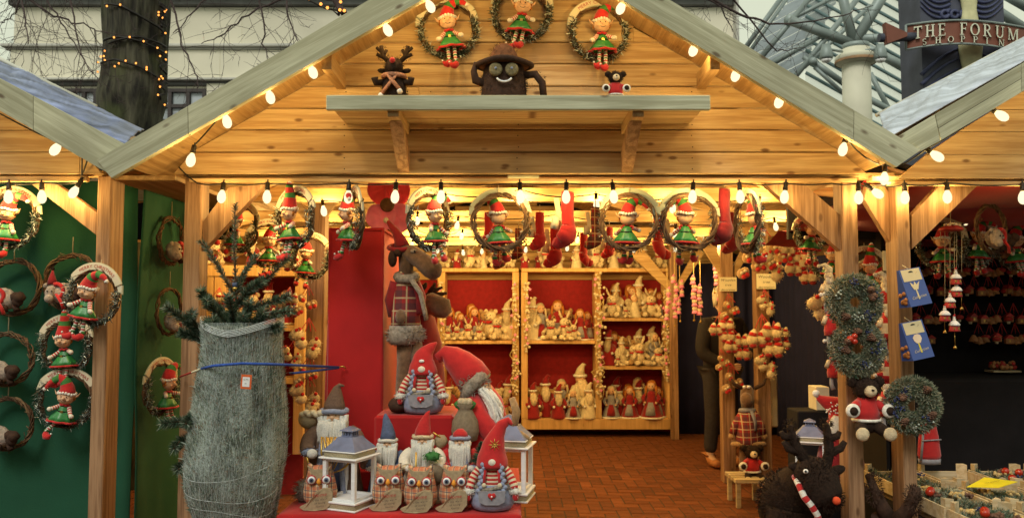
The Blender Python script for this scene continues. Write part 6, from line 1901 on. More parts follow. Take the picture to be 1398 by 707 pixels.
for fam in (-1, 1):
    for k in range(105):
        pts = []; of = q.gauss(0, .012)
        for i in range(56):
            z = lerp(.24, 1.475, i/55); th = 2*PI*k/105 + of + fam*(z - .2)*.42 + .014*math.sin(z*26 + k*2)
            if math.sin(th) > .3 or (k*7 + i//6) % 5 == 0:
                if len(pts) > 1: m.tube(pts, .00048, 3, cap=False)
                pts = []; continue
            r = nr(z, th) + .007; pts.append((r*math.cos(th), r*math.sin(th), z))
        if len(pts) > 1: m.tube(pts, .00048, 3, cap=False)
rim = [((nr(1.47, 2*PI*i/60) + .008)*math.cos(2*PI*i/60), (nr(1.47, 2*PI*i/60) + .008)*math.sin(2*PI*i/60), 1.475 + .018*math.cos(2*PI*i/60*2) + .02*abs(math.cos(2*PI*i/60))) for i in range(60)]
for k in range(5): m.tube([(x, y, z - .006*k) for x, y, z in rim], .0016, 5, closed=True)
for k in range(9):
    z = lerp(.3, 1.42, k/15 + q.uniform(-.02, .02)); pts = []
    for i in range(40):
        th = R(-165) + R(150)*i/39; zz = z + .03*math.sin(th*2 + k) ; r = nr(zz, th) + .009; pts.append((r*math.cos(th), r*math.sin(th), zz))
    m.tube(pts, .0009, 4)
m.build("netting", nt_)
mg, tg_, bg_, ng_, lg_ = nt("net_gauze")
bg_.inputs["Base Color"].default_value = (.60, .70, .68, 1); bg_.inputs["Roughness"].default_value = .7
t1 = ng_.new("ShaderNodeTexCoord"); t2 = ng_.new("ShaderNodeMapping"); t2.inputs["Scale"].default_value = (300, 300, 190)
t3 = ng_.new("ShaderNodeTexNoise"); t3.inputs["Scale"].default_value = 1.0; t4 = ng_.new("ShaderNodeTexNoise"); t4.inputs["Scale"].default_value = 6.0
t5 = ng_.new("ShaderNodeMath"); t5.operation = 'MULTIPLY'; t6 = ng_.new("ShaderNodeMapRange"); t6.inputs["From Min"].default_value = .15; t6.inputs["From Max"].default_value = .36; t6.inputs["To Max"].default_value = .46
lg_.new(t1.outputs["Object"], t2.inputs[0]); lg_.new(t2.outputs[0], t3.inputs[0]); lg_.new(t1.outputs["Object"], t4.inputs[0]); lg_.new(t3.outputs[0], t5.inputs[0]); lg_.new(t4.outputs[0], t5.inputs[1]); lg_.new(t5.outputs[0], t6.inputs[0]); lg_.new(t6.outputs[0], bg_.inputs["Alpha"])
m = MB("net_gauze"); vs = []
for i in range(71):
    z = lerp(.22, 1.49, i / 70)
    for a in range(80):
        th = 2*PI*a/80; r = nr(z, th) + .012 + .010 * noise.noise(Vector((math.cos(th)*4, math.sin(th)*4, z*5))); vs.append((r*math.cos(th), r*math.sin(th), z))
m.add(vs, [(i*80+a, i*80+(a+1)%80, (i+1)*80+(a+1)%80, (i+1)*80+a) for i in range(70) for a in range(80)], True); m.build("net_sleeve", nt_)
m = MB("twig"); m.tube([(0, 0, .0), (0, 0, .3)], [.045, .042], 12); m.build("stem", nt_)
def fir_branch(rt, pts, needle=.022, n=300, name="branch", rad=.006, mats=("spruce_needle", "spruce_frost")):
    m = MB("twig"); P = [Vector(p) for p in pts]; m.tube(P, taper(rad, rad*.5, len(P)-1), 6)
    L = [(b - a).length for a, b in zip(P, P[1:])]; T = sum(L)
    for i in range(n):
        d = q.random() * T
        for k, l in enumerate(L):
            if d <= l: break
            d -= l
        p = P[k].lerp(P[k+1], d / L[k]); t = (P[k+1] - P[k]).normalized()
        s = Vector((q.gauss(0, 1), q.gauss(0, 1), q.gauss(0, 1))); s = (s - t*s.dot(t)).normalized()
        m.mat(mats[0] if q.random() < .65 else mats[1])
        m.spike(p + s*.003, t*.75 + s, needle*q.uniform(.6, 1.1), .0030, q.random()*3)
    return m.build(name, rt)
for k in range(46):
    th = R(-90) + q.gauss(0, .75); z0 = q.uniform(.32, 1.22); L_ = q.uniform(.10, .24); w_ = q.uniform(-.25, .25)
    fir_branch(nt_, [((nr(z0 + L_*t, th + w_*t) + .001) * math.cos(th + w_*t), (nr(z0 + L_*t, th + w_*t) + .001) * math.sin(th + w_*t), z0 + L_*t) for t in (0, .5, 1)], .020, 150, "pressed_branch", .003, ("spruce_needle", "spruce_frost") if k % 3 else ("needle_pale", "spruce_frost"))
def nloc(px, py, dy=0.0): return at(px, py, YN + dy) - nt_.location
tips = [([(322, 452), (322, 400), (320, 340), (321, 278)], 0.0), ([(320, 402), (302, 372), (285, 342), (273, 328)], -.02), ([(322, 400), (345, 388), (370, 376), (395, 350)], -.03),
        ([(323, 398), (335, 370), (350, 348)], .03), ([(318, 440), (296, 420), (276, 402), (274, 396)], -.05), ([(322, 450), (345, 420), (372, 412), (395, 404)], -.06),
        ([(322, 455), (350, 436), (378, 428), (398, 424)], -.10), ([(318, 455), (300, 430), (284, 416), (283, 410)], -.10), ([(320, 458), (318, 430), (312, 404)], -.13),
        ([(325, 458), (336, 432), (340, 412)], -.12), ([(326, 456), (352, 440), (360, 425)], -.14), ([(310, 458), (296, 446), (284, 440)], -.14), ([(322, 420), (338, 398), (358, 384)], -.05),
        ([(300, 466), (272, 448), (248, 434), (226, 418)], -.10), ([(290, 468), (268, 460), (246, 454)], -.08), ([(272, 458), (258, 440), (262, 428)], -.12),
        ([(270, 590), (256, 578), (248, 575), (220, 578)], -.16), ([(276, 610), (262, 598), (246, 602), (238, 612)], -.16), ([(268, 640), (254, 632), (244, 640)], -.15),
        ([(286, 560), (266, 566), (254, 578)], -.19), ([(322, 470), (330, 446), (332, 430)], -.16), ([(340, 468), (362, 452), (382, 446)], -.12), ([(316, 470), (300, 452), (290, 436)], -.15)]
for pts, dy in tips:
    thin = pts[-1][1] < 360
    fir_branch(nt_, [nloc(x, y, dy * (i / len(pts))*1.3) for i, (x, y) in enumerate(pts)], .022 if thin else .034, 520 if thin else 950)
m = MB("slate_blue"); m.lathe([(.012, 0), (.0125, .02)], 12, nloc(321, 392)); m.mat("gold"); m.lathe([(.0125, 0), (.013, .012)], 12, nloc(321, 396)); m.build("tip_tie", nt_)
tg = root("price_tag", "small orange bordered white price tag tied on the netted fir", "tag", at(336, 521, YN - .235))
m = MB("orange_card"); m.box(-.021, .021, 0, .002, -.028, .028, .0008); c_ = m.build("card", tg)
m = MB("white_paint"); m.box(-.014, .014, -.0015, -.0003, -.019, .019); c2_ = m.build("label_face", tg)
m = MB("dark_ink"); write(m, "6-7ft", .009, lambda u, v: (u, -.0022, .006 + v)); write(m, "fir", .008, lambda u, v: (u, -.0022, -.009 + v)); m.build("lettering", c2_)
tg.rotation_euler = (0, .06, 0)
rp = MB("blue_rope"); A = [at(275, 503, YN - .12), at(292, 499, YN - .20), at(330, 496, YN - .235), at(372, 497, YN - .18), at(400, 498, YN), at(462, 501, 3.85)]
rp.tube(A, .0055, 8); rp.tube([at(462, 502, 3.85), at(430, 506, 3.6), at(402, 509, YN + .05), at(396, 509, YN + .2)], .005, 8)
o = rp.build("tie_rope"); tag(o, "blue rope tying the netted fir to a hook on the red booth", "rope")
for k in range(26):
    pass
rp = MB("burlap"); rp.mat("red_ink"); rp.tube([at(246, 514, YG), at(262, 508, YN - .05), at(275, 503, YN - .12)], .004, 6, mats=["red_ink", "paper"]); tag(rp.build("tie_string"), "short pinkish string from the post to the netted fir", "string")
rp = MB("gold"); c = at(463, 501, 3.86); rp.tube([c, c + Vector((.02, 0, .004)), c + Vector((.03, .01, -.006))], .004, 6); tag(rp.build("hook"), "small metal hook on the red booth holding the blue rope", "hook")

# ============================================================ DOLL SHELVES AT THE BACK
plain("wreath_straw", (.58, .42, .18), .9, .4, 60, .8)
YU = 9.78
def bx(px0, px1, py0, py1, Y, d, mat, name, rt, c=.003):
    a, b = at(px0, py0, Y), at(px1, py1, Y)
    m = MB(mat); m.box(a.x, b.x, Y, Y + d, b.z, a.z, c); return m.build(name, rt, world=True)
def unit(px0, px1, cols, label):
    """cols: list of (x0, x1, [shelf pixel heights])"""
    u = root("doll_shelf", label, "shelving", (at((px0+px1)/2, 580, YU).x, YU, 0), 0, "pine shelf units full of dolls")
    bx(px0, px1, 366, 371, YU - .02, .40, "shelf_wood", "top_board", u)
    bx(px0, px1, 571.5, 586, YU - .01, .37, "shelf_wood", "plinth", u)
    for x in sorted({c[0] for c in cols} | {c[1] for c in cols}):
        bx(x - 4.5, x + 4.5, 371.3, 571.2, YU - .012, .37, "shelf_wood", "upright", u)
    for (a, b, hs) in cols:
        for h in hs: bx(a + 4.7, b - 4.7, h - 2.2, h + 2.2, YU, .36, "shelf_wood", "shelf_board", u)
    return u
unit(598, 708, [(602, 704, [467])], "narrower pine shelf unit of dolls beside the reindeer at the back wall")
unit(712, 918, [(716, 817, [467]), (817, 914, [436, 502])], "wider pine shelf unit of dolls with three compartments beside the navy curtain")

DP = {}
def part_list(name, label, cat, parts, grp=None):
    rt = root(name, label, cat, (0, 0, 0), 0, grp)
    for nm, m in parts: m.build(nm, rt)
    return rt
def proto_teddy(fur="cream_fur", nose="black_felt", bow="red_felt"):
    ps = []
    m = MB(fur); m.ball((0, 0, .085), (.062, .052, .078), 12, fz=.05); ps.append(("body", m))
    m = MB(fur); m.ball((0, -.01, .195), (.055, .048, .050), 12, fz=.05); m.ball((0, -.055, .185), (.024, .018, .02), 8); m.mat(nose); m.ball((0, -.073, .190), .007, 6); m.ball((-.02, -.052, .208), .005, 5); m.ball((.02, -.052, .208), .005, 5); ps.append(("head", m))
    for s in (-1, 1):
        m = MB(fur); m.ball((s*.045, -.005, .240), (.022, .012, .022), 8); ps.append(("ear", m))
        m = MB(fur); m.tube([(s*.05, -.01, .135), (s*.085, -.05, .095), (s*.08, -.07, .08)], [.024, .022, .022], 8); ps.append(("arm", m))
        m = MB(fur); m.tube([(s*.04, -.02, .04), (s*.07, -.10, .030), (s*.075, -.12, .045)], [.032, .028, .026], 8); ps.append(("leg", m))
    m = MB(bow); m.tube([(.045*math.cos(a), .04*math.sin(a) - .01, .152) for a in [2*PI*i/14 for i in range(14)]], .010, 6, closed=True); m.ball((0, -.055, .15), (.025, .01, .014), 6); ps.append(("bow", m))
    return ps
def proto_bunny():
    ps = proto_teddy()[:2] + [p for p in proto_teddy() if p[0] in ("arm", "leg", "bow")]
    for s in (-1, 1):
        m = MB("cream_fur"); m.tube([(s*.022, 0, .23), (s*.050, 0, .285), (s*.060, -.005, .325)], [.020, .026, .010], 8, sq=.5); ps.append(("ear", m))
    return ps
def proto_girl(dress="dark_red_felt", hair="ginger_yarn", apron="grey_felt"):
    ps = []
    m = MB(dress); m.lathe([(.095, 0), (.088, .02), (.060, .11), (.038, .17), (.042, .20), (.022, .225)], 16, wave=(.06, 7)); ps.append(("dress", m))
    m = MB("white_fur"); m.tube([(.097*math.cos(a), .097*math.sin(a), .008) for a in [2*PI*i/18 for i in range(18)]], .009, 6, closed=True); ps.append(("hem", m))
    m = MB("skin_felt"); m.ball((0, -.003, .262), (.036, .034, .040), 12); m.mat("black_felt"); m.ball((-.013, -.036, .266), .004, 5); m.ball((.013, -.036, .266), .004, 5); ps.append(("head", m))
    m = MB(hair); m.ball((0, .008, .272), (.042, .036, .042), 10, fz=.15)
    for s in (-1, 1): m.tube([(s*.038, -.01, .265), (s*.045, -.02, .225), (s*.042, -.028, .185)], [.012, .011, .006], 6)
    ps.append(("hair", m))
    for s in (-1, 1):
        m = MB(dress); m.tube([(s*.036, 0, .205), (s*.068, -.02, .165), (s*.050, -.05, .135)], [.020, .019, .014], 8); m.mat("skin_felt"); m.ball((s*.046, -.056, .132), .011, 6); ps.append(("arm", m))
    m = MB(apron); m.lathe([(.092, .03), (.072, .085), (.050, .135)], 10, (0, -.008, 0), sx=.7); ps.append(("apron", m))
    return ps
def proto_claus(coat="dark_red_felt"):
    ps = []
    m = MB(coat); m.lathe([(.085, 0), (.08, .02), (.062, .12), (.045, .20), (.025, .225)], 14, wave=(.05, 6)); ps.append(("coat", m))
    m = MB("skin_felt"); m.ball((0, -.005, .25), (.034, .034, .036), 10); m.ball((0, -.04, .25), .009, 6); ps.append(("head", m))
    m = MB("cream_fur"); m.tube([(0, -.028, .24), (0, -.052, .20), (0, -.055, .15), (0, -.05, .115)], [.030, .040, .030, .006], 10, sq=.6)
    for s in (-1, 1): m.tube([(s*.005, -.042, .238), (s*.03, -.045, .228)], [.009, .004], 6)
    ps.append(("beard", m))
    m = MB(coat); m.tube([(0, 0, .268), (.005, 0, .31), (.025, -.005, .345), (.04, -.01, .34)], [.038, .026, .013, .005], 10); ps.append(("hat", m))
    m = MB("white_fur"); m.tube([(.038*math.cos(a), .038*math.sin(a) - .003, .270) for a in [2*PI*i/14 for i in range(14)]], .010, 6, closed=True); ps.append(("fur_brim", m))
    for s in (-1, 1):
        m = MB(coat); m.tube([(s*.040, 0, .195), (s*.075, -.03, .15), (s*.058, -.06, .125)], [.022, .022, .018], 8); m.mat("white_fur"); m.ball((s*.055, -.064, .122), .015, 6); ps.append(("arm", m))
    return ps
def proto_angel():
    ps = []
    m = MB("cream_felt"); m.lathe([(.075, 0), (.068, .02), (.04, .11), (.028, .15), (.018, .165)], 14, wave=(.06, 7)); ps.append(("robe", m))
    m = MB("skin_felt"); m.ball((0, 0, .195), (.034, .032, .036), 10); m.mat("cream_fur"); m.ball((0, .012, .208), (.038, .03, .032), 8); ps.append(("head", m))
    for s in (-1, 1):
        m = MB("cream_fur"); m.ball((s*.055, .02, .155), (.052, .014, .040), 10, rot=(0, -s*.6, 0)); m.ball((s*.045, .02, .095), (.038, .012, .030), 8, rot=(0, s*.5, 0)); ps.append(("wing", m))
    return ps
KINDS_ = {
 "teddy": ("teddy_bear", "cream plush teddy", "teddy bear", lambda: proto_teddy(), "cream plush toys on the doll shelves"),
 "brown": ("teddy_bear", "tan plush teddy", "teddy bear", lambda: proto_teddy("tan_plush"), "tan plush toys on the doll shelves"),
 "bunny": ("plush_bunny", "long eared bunny", "plush bunny", proto_bunny, "cream plush toys on the doll shelves"),
 "girl": ("girl_doll", "dark red dressed doll", "doll", lambda: proto_girl(), "girl dolls on the doll shelves"),
 "greygirl": ("girl_doll", "grey dressed doll", "doll", lambda: proto_girl("grey_felt", "cream_fur", "dark_red_felt"), "girl dolls on the doll shelves"),
 "claus": ("santa_doll", "red coated santa doll", "santa doll", lambda: proto_claus(), "santa dolls on the doll shelves"),
 "pale": ("santa_doll", "cream coated santa doll", "santa doll", lambda: proto_claus("cream_felt"), "santa dolls on the doll shelves"),
 "angel": ("angel_doll", "cream winged angel", "angel doll", proto_angel, "cream angels on the doll shelves"),
}
ordn = ["first", "second", "third", "fourth", "fifth", "sixth", "seventh", "eighth", "ninth", "tenth", "eleventh", "twelfth", "thirteenth"]
def doll_row(where, py, Y, items, sc=1.0, zfix=None):
    q_ = random.Random(int(py) + len(items)); a_, b_ = min(i[0] for i in items), max(i[0] for i in items)
    if Y == YD: items = items + [(a_ + (b_ - a_) * (k + .5) / 4 + q_.uniform(-3, 3), q_.choice(("greygirl", "claus", "brown", "girl", "pale")), q_.uniform(1.0, 1.35) if py > 400 else .7, .15) for k in range(4)]
    items = sorted(items); cnt = {}; tot = {}
    for it in items: tot[it[1]] = tot.get(it[1], 0) + 1
    for it in items:
        px, kd = it[0], it[1]; s = (it[2] if len(it) > 2 else 1.0) * sc; dy = it[3] if len(it) > 3 else 0.0
        nm, look, cat, fn, grp = KINDS_[kd]
        k = cnt.get(kd, 0); cnt[kd] = k + 1
        used = kd in DP
        if not used: DP[kd] = part_list(nm, look, cat, fn(), grp)
        p = at(px, py, Y); p.y += dy
        p.z = zfix if zfix is not None else at(px, py, YU).z + .002
        lab = f"{look} {where}" if tot[kd] == 1 else f"{ordn[k]} {look} from the left, {where}"
        place(DP[kd], used, p, random.uniform(-.5, .5), lab, grp, s * (1.12 if Y == YD else 1))
YD = YU + .13
doll_row("on top of the narrower doll shelf", 366, YD, [(606, "bunny", .85), (624, "claus", .62), (642, "bunny", .9), (660, "angel", .7), (676, "teddy", .95), (695, "teddy", .9)])
doll_row("on top of the wider doll shelf", 366, YD, [(716, "claus", .6), (744, "teddy", 1.0), (763, "angel", .7), (787, "pale", .75), (813, "teddy", 1.0), (838, "angel", .9), (860, "bunny", .85), (880, "pale", .75), (900, "teddy", .85)])
doll_row("upper bay of the narrower doll shelf", 465, YD, [(613, "girl", 1.15, .1), (628, "girl", .95, .12), (647, "girl", 1.15, .1), (670, "teddy", 1.3, .1), (692, "pale", 1.25, .1), (612, "bunny", .55, -.08), (624, "bunny", .62, -.08), (640, "bunny", .75, -.08), (654, "bunny", .62, -.06), (678, "teddy", 1.0, -.02)])
doll_row("lower bay of the narrower doll shelf", 572, YD, [(612, "claus", 1.2), (630, "brown", 1.3), (655, "brown", 1.4), (678, "teddy", 1.25), (694, "claus", 1.3, .08), (688, "brown", .9, -.08), (640, "girl", 1.2, .1), (668, "claus", 1.0, -.08)])
doll_row("upper middle bay of the wider doll shelf", 465, YD, [(727, "pale", 1.35, .06), (738, "greygirl", 1.3, .08), (762, "girl", 1.4, .1), (792, "girl", 1.1, 0), (770, "bunny", 1.0, -.04), (752, "teddy", .9, -.06), (782, "bunny", .7, -.08), (776, "teddy", .6, -.12), (803, "girl", 1.0, .1)])
doll_row("lower middle bay of the wider doll shelf", 572, YD, [(728, "brown", 1.2, .08), (727, "claus", 1.1, -.06), (745, "claus", 1.3, .1), (762, "claus", 1.05, -.06), (782, "greygirl", 1.0, -.06), (793, "pale", 1.65, .1), (803, "pale", 1.1, -.06), (768, "greygirl", 1.3, .12)])
doll_row("top bay beside the curtain post", 434, YD, [(835, "bunny", 1.0, -.04), (842, "pale", 1.1, .1), (865, "girl", 1.1, .1), (866, "angel", 1.05, -.03), (888, "bunny", 1.0, -.04), (886, "brown", 1.1, .12), (852, "teddy", .5, -.12), (902, "girl", .9, .08)])
doll_row("middle bay beside the curtain post", 500, YD, [(832, "claus", 1.1, .06), (848, "pale", .9, 0), (867, "brown", 1.15, .1), (872, "bunny", 1.0, -.05), (866, "bunny", .9, .02), (842, "teddy", .5, -.1), (895, "greygirl", 1.15, .06), (898, "bunny", .8, -.05)])
doll_row("bottom bay beside the curtain post", 572, YD, [(834, "greygirl", 1.1, -.03), (846, "claus", 1.0, .1), (860, "girl", 1.1, -.02), (874, "claus", 1.15, .1), (889, "girl", 1.3, -.04), (900, "girl", 1.05, .08)])
# bead garlands with red stars hanging down the uprights
def garland(label, px, py0, py1, Y, seed, w=1.0):
    rt = root("bead_garland", label, "garland", at(px, py0, Y), 0, "straw garlands with red stars")
    q = random.Random(seed); n = int((py1 - py0) / 3.2)
    z0, z1 = at(px, py0, Y).z, at(px, py1, Y).z
    m = MB("wreath_straw")
    for k in range(3): m.tube([(q.gauss(0, .02)*w, q.gauss(0, .01), lerp(0, z1 - z0, i/14)) for i in range(15)], .006, 5)
    m.build("string", rt)
    m = MB("wreath_straw"); m.mat("cream_felt")
    for i in range(n*2): m.ball((q.gauss(0, .022)*w, -.01 + q.gauss(0, .01), (z1 - z0)*q.random()), q.uniform(.010, .02), 6)
    tag(m.build("beads", rt), kind="stuff")
    for i in range(max(3, n // 4)):
        m = MB("pink_felt"); c = Vector((q.gauss(0, .02)*w, -.04, (z1 - z0)*(i + q.random()) / max(3, n//4)))
        pt = [(c.x + (.024 if k % 2 == 0 else .010)*math.sin(PI*k/5), c.z + (.024 if k % 2 == 0 else .010)*math.cos(PI*k/5)) for k in range(10)]
        m.prism(pt[::-1], c.y - .004, c.y + .004); m.build("star", rt)
for args in (("straw garland with pink stars on the upright between the two doll shelves", 703, 385, 540, YU - .05, 1, 1.1), ("straw garland on the first upright of the wider doll shelf", 719, 385, 480, YU - .06, 2, .8),
             ("long straw garland on the middle upright of the wider doll shelf", 818, 372, 545, YU - .05, 3, 1.4), ("straw garland on the end upright beside the navy curtain", 908, 395, 520, YU - .05, 4, 1.2),
             ("straw garland on the outer upright beside the plush moose", 603, 385, 470, YU - .05, 5, .9)): garland(*args)
# interior posts with their braces
def dpost(label, px0, px1, Y, top, braces=()):
    d = root("display_post", label, "post", (at((px0+px1)/2, 500, Y).x, Y, 0))
    a, b = at(px0, 500, Y).x, at(px1, 500, Y).x
    m = MB("pine_post"); m.box(a, b, Y, Y + (b-a), 0, at(700, top, Y).z, .004); m.build("upright", d, world=True)
    for pts in braces: poly(pts, Y + .02, .05, "pine_inner", "brace", d)
    return d
dpost("end post with a brace beside the navy curtain and the wider doll shelf", 916, 926, 9.6, 300, [[(858, 345), (876, 338), (918, 388), (918, 402)][::-1], [(952, 338), (962, 345), (926, 398), (926, 384)][::-1]])
dpost("free post with a price card, hung with plush bunches, in front of the shopkeeper", 986, 1003, 7.25, 300, [[(952, 326), (972, 322), (986, 362), (986, 378)][::-1], [(1022, 322), (1032, 328), (1003, 380), (1003, 362)][::-1]])
dpost("free post with a price card beside the shopkeeper, nearer the wreath post", 1034, 1052, 6.95, 300, [[(1092, 300), (1100, 312), (1052, 368), (1052, 346)][::-1]])
dpost("post hung with cream plush bunches between netted fir and red booth", 417, 441, 5.5, 262, [[(460, 258), (468, 266), (441, 300), (441, 284)][::-1], [(384, 262), (394, 258), (417, 286), (417, 302)][::-1]])
# plush bunches
def bunch(kind):
    q = random.Random({"fluffy": 1, "striped": 2, "dark": 3}[kind]); ps = []
    for k in range(6):
        c = Vector((q.uniform(-.075, .075), -.045 - q.uniform(0, .03), -.05 - .05*(k % 3) + q.uniform(-.01, .01)))
        if kind == "fluffy":
            m = MB("cream_fur"); m.ball(c, (.036, .032, .033), 8, fz=.15); fuzzy(m, c, .036, 50, .014, .004, k); m.mat("red_felt"); m.ball(c + Vector((.01, -.02, .03)), .012, 6)
        elif kind == "striped":
            m = MB("cream_fur"); m.ball(c, (.034, .03, .036), 8, fz=.15); fuzzy(m, c, .034, 50, .016, .004, k); m.tube([c + Vector((0, 0, .02)), c + Vector((.004, 0, .04)), c + Vector((.01, 0, .06))], [.028, .020, .006], 8, mats=["red_felt", "cream_felt"]); m.mat("dark_red_felt"); m.ball(c + Vector((0, -.01, -.035)), (.024, .02, .014), 6)
        else:
            m = MB("tan_plush"); m.ball(c, (.03, .03, .034), 8, fz=.15); m.mat("red_felt"); m.ball(c + Vector((.012, -.02, -.018)), .018, 6); m.mat("cream_felt"); m.ball(c + Vector((0, -.028, .006)), .012, 6)
        ps.append(("plush_head", m))
    m = MB("red_felt")
    for k in range(4): m.tube([(0, 0, .05), (.03*(k - 1.5), -.05, -.03)], .003, 4)
    ps.append(("ribbon", m))
    return ps
BP = {}
def add_bunch(kind, px, py, Y, where, sc=1.0):
    look = {"fluffy": "bunch of fluffy cream baubles", "striped": "bunch of little gnomes with striped hats", "dark": "bunch of tan and red ornaments"}[kind]
    used = kind in BP
    if not used: BP[kind] = part_list("plush_bunch", look, "ornament bunch", bunch(kind), "bunches of plush ornaments")
    place(BP[kind], used, at(px, py, Y), random.uniform(-.2, .2), look + " " + where, "bunches of plush ornaments", sc)
Y2, Y3, Y4 = 7.22, 6.92, 5.46
for k, px, py, Y, w, s in (("dark", 994, 408, Y2, "just under the price card of the shopkeeper's post", 1.0), ("striped", 983, 434, Y2, "beside the shopkeeper's shoulder", 1.1), ("striped", 999, 455, Y2, "at the shopkeeper's hand", 1.2),
                        ("dark", 984, 482, Y2, "below the shopkeeper's hand", .8), ("dark", 998, 504, Y2, "above the moose in the plaid coat", 1.1),
                        ("fluffy", 1043, 402, Y3, "under the second price card", .95), ("striped", 1040, 440, Y3, "halfway down the second card post", 1.5), ("striped", 1056, 446, Y3, "on the curtain side of the second card post", 1.0), ("fluffy", 1044, 482, Y3, "lowest on the second card post", 1.1),
                        ("dark", 421, 398, Y4, "highest on the post behind the fir", .85), ("fluffy", 422, 445, Y4, "in the middle of the post behind the fir", 1.15), ("dark", 424, 492, Y4, "just under the middle bunch behind the fir", .9), ("fluffy", 421, 520, Y4, "lowest on the post behind the fir", 1.1)):
    add_bunch(k, px, py, Y, w, s)
for i, (px, py, Y, w, s) in enumerate(((396, 400, 5.9, "between fir tips and the post, high up", .9), (404, 470, 5.9, "beside the fir just above the blue rope", .9), (448, 420, 5.7, "at the edge of the red booth, upper one", .75), (446, 470, 5.7, "at the edge of the red booth, middle one", .8), (446, 545, 5.7, "at the edge of the red booth above the brown santa", .8), (345, 400, 6.3, "behind the needles of the fir tip", 1.0), (300, 400, 6.3, "between the brace post and the fir tip", .9))):
    add_bunch(("striped", "fluffy", "dark")[i % 3], px, py, Y, w, s)
# left inner shelf
u = root("side_shelf", "pale pine shelf with dark compartments behind the netted fir", "shelving", (at(350, 400, 6.5).x, 6.5, 0))
bx(276, 414, 362, 377, 6.5, .30, "shelf_wood", "top_board", u)
for x in (281, 298, 408): bx(x - 5, x + 5, 377.4, 620, 6.51, .28, "shelf_wood", "upright", u)
for h in (448, 520): bx(303.5, 402.5, h - 4, h + 4, 6.52, .27, "shelf_wood", "shelf_board", u)
m = MB("dark_red_felt"); a, b = at(276, 372, 6.82), at(414, 640, 6.82); m.box(a.x, b.x, 6.815, 6.83, 0, a.z); m.build("back_board", u, world=True)
z_ = at(350, 362, 6.5).z + .004
doll_row("sitting on the pale shelf behind the fir", 362, 6.62, [(292, "teddy", .8), (345, "claus", .7), (386, "claus", .75), (402, "bunny", .7)], 1.0, z_)
doll_row("inside the side shelf behind the fir tip", 448, 6.66, [(322, "girl", 1.0), (344, "teddy", 1.0), (366, "claus", 1.0), (388, "girl", .9)], 1.0, at(350, 444, 6.5).z + .004)

# wooden stars / mobiles: strings of little pink hatted dolls
def mobile(label, px, py0, py1, Y, n, seed):
    rt = root("doll_string", label, "hanging decoration", at(px, py0, Y), 0, "strings of little pink and cream dolls")
    q = random.Random(seed); L = at(px, py0, Y).z - at(px, py1, Y).z
    m = MB("wreath_straw"); m.tube([(0, 0, .25), (0, 0, -L - .04)], .004, 5); m.mat("gold"); m.ball((0, 0, -L - .05), .012, 6); m.build("string", rt)
    for i in range(n):
        c = Vector((q.uniform(-.02, .02), -.01, -L * (i + .3) / n))
        m = MB("cream_felt"); m.ball(c + Vector((0, 0, .012)), (.026, .024, .026), 8); m.mat("pink_felt"); m.lathe([(.030, -.035), (.022, -.01), (.01, .0)], 8, c); m.tube([c + Vector((0, 0, .028)), c + Vector((.006, 0, .058))], [.02, .003], 7); m.build("little_doll", rt)
    return rt
for i, (px, a, b, n) in enumerate(((911, 395, 440, 4), (921, 378, 438, 5), (928, 385, 432, 4), (947, 380, 430, 5), (956, 392, 432, 4), (975, 350, 392, 4), (982, 384, 412, 3))):
    mobile(("string of little pink dolls nearest the doll shelf end post", "second string of little pink dolls beside the end post brace", "short string of pink dolls under the brace tip", "longest string of pink dolls in front of the navy curtain",
            "string of pink dolls just next to the longest one on the curtain", "string of pink dolls high beside the first price card", "short string of pink dolls over the shopkeeper's head")[i], px, a, b, 7.6 if i > 2 else 8.4, n, i)

# hanging jumble along the inner right beam
def hang_elf(kind, px, py, Y, where, sc):
    add_bunch(kind, px, py, Y, where, sc)
for i, (px, py, w) in enumerate(((1040, 318, "high under the rear beam near the edge-on wreath"), (1060, 330, "under the rear beam above the second price card"), (1078, 322, "under the rear beam at the brace's lower side"), (1050, 345, "hanging low between the rear bulbs"), (1026, 342, "next to the edge-on wreath's boots"), (1090, 348, "beside the small elf with long boots"), (1125, 400, "beside the upper spruce wreath"), (308, 318, "under the tie beam beside the fir tip"), (390, 330, "behind the upright hatted elf"), (458, 335, "between the booth and the first inner bulb"))):
    hang_elf(("fluffy", "dark", "striped")[i % 3], px, py, 6.0 if px < 1100 else 4.6, w, 1.15)
# price cards
def card(label, px, py, Y, w, h, lines):
    rt = root("price_card", label, "sign", at(px, py, Y))
    m = MB("paper"); m.box(-w/2, w/2, 0, .004, -h/2, h/2, .001); c = m.build("card", rt)
    m = MB("dark_ink")
    for i, (t, s) in enumerate(lines): write(m, t, s, lambda u, v: (u, -.0015, h/2 - h*(i + .85)/len(lines) + v), slant=.25)
    m.build("lettering", c); return rt
card("handwritten price card on the post in front of the shopkeeper", 994, 388, 7.21, .155, .125, [("Wooden", .034), ("tree", .030), ("decoration", .026)])
card("handwritten price card on the post nearer the wreaths", 1046, 384, 6.91, .165, .13, [("Wooden", .036), ("tree", .032), ("decoration", .028)])
card("plain pale card in the gap between the two stall posts", 1209, 356, 4.0, .026, .10, [("", .01)])

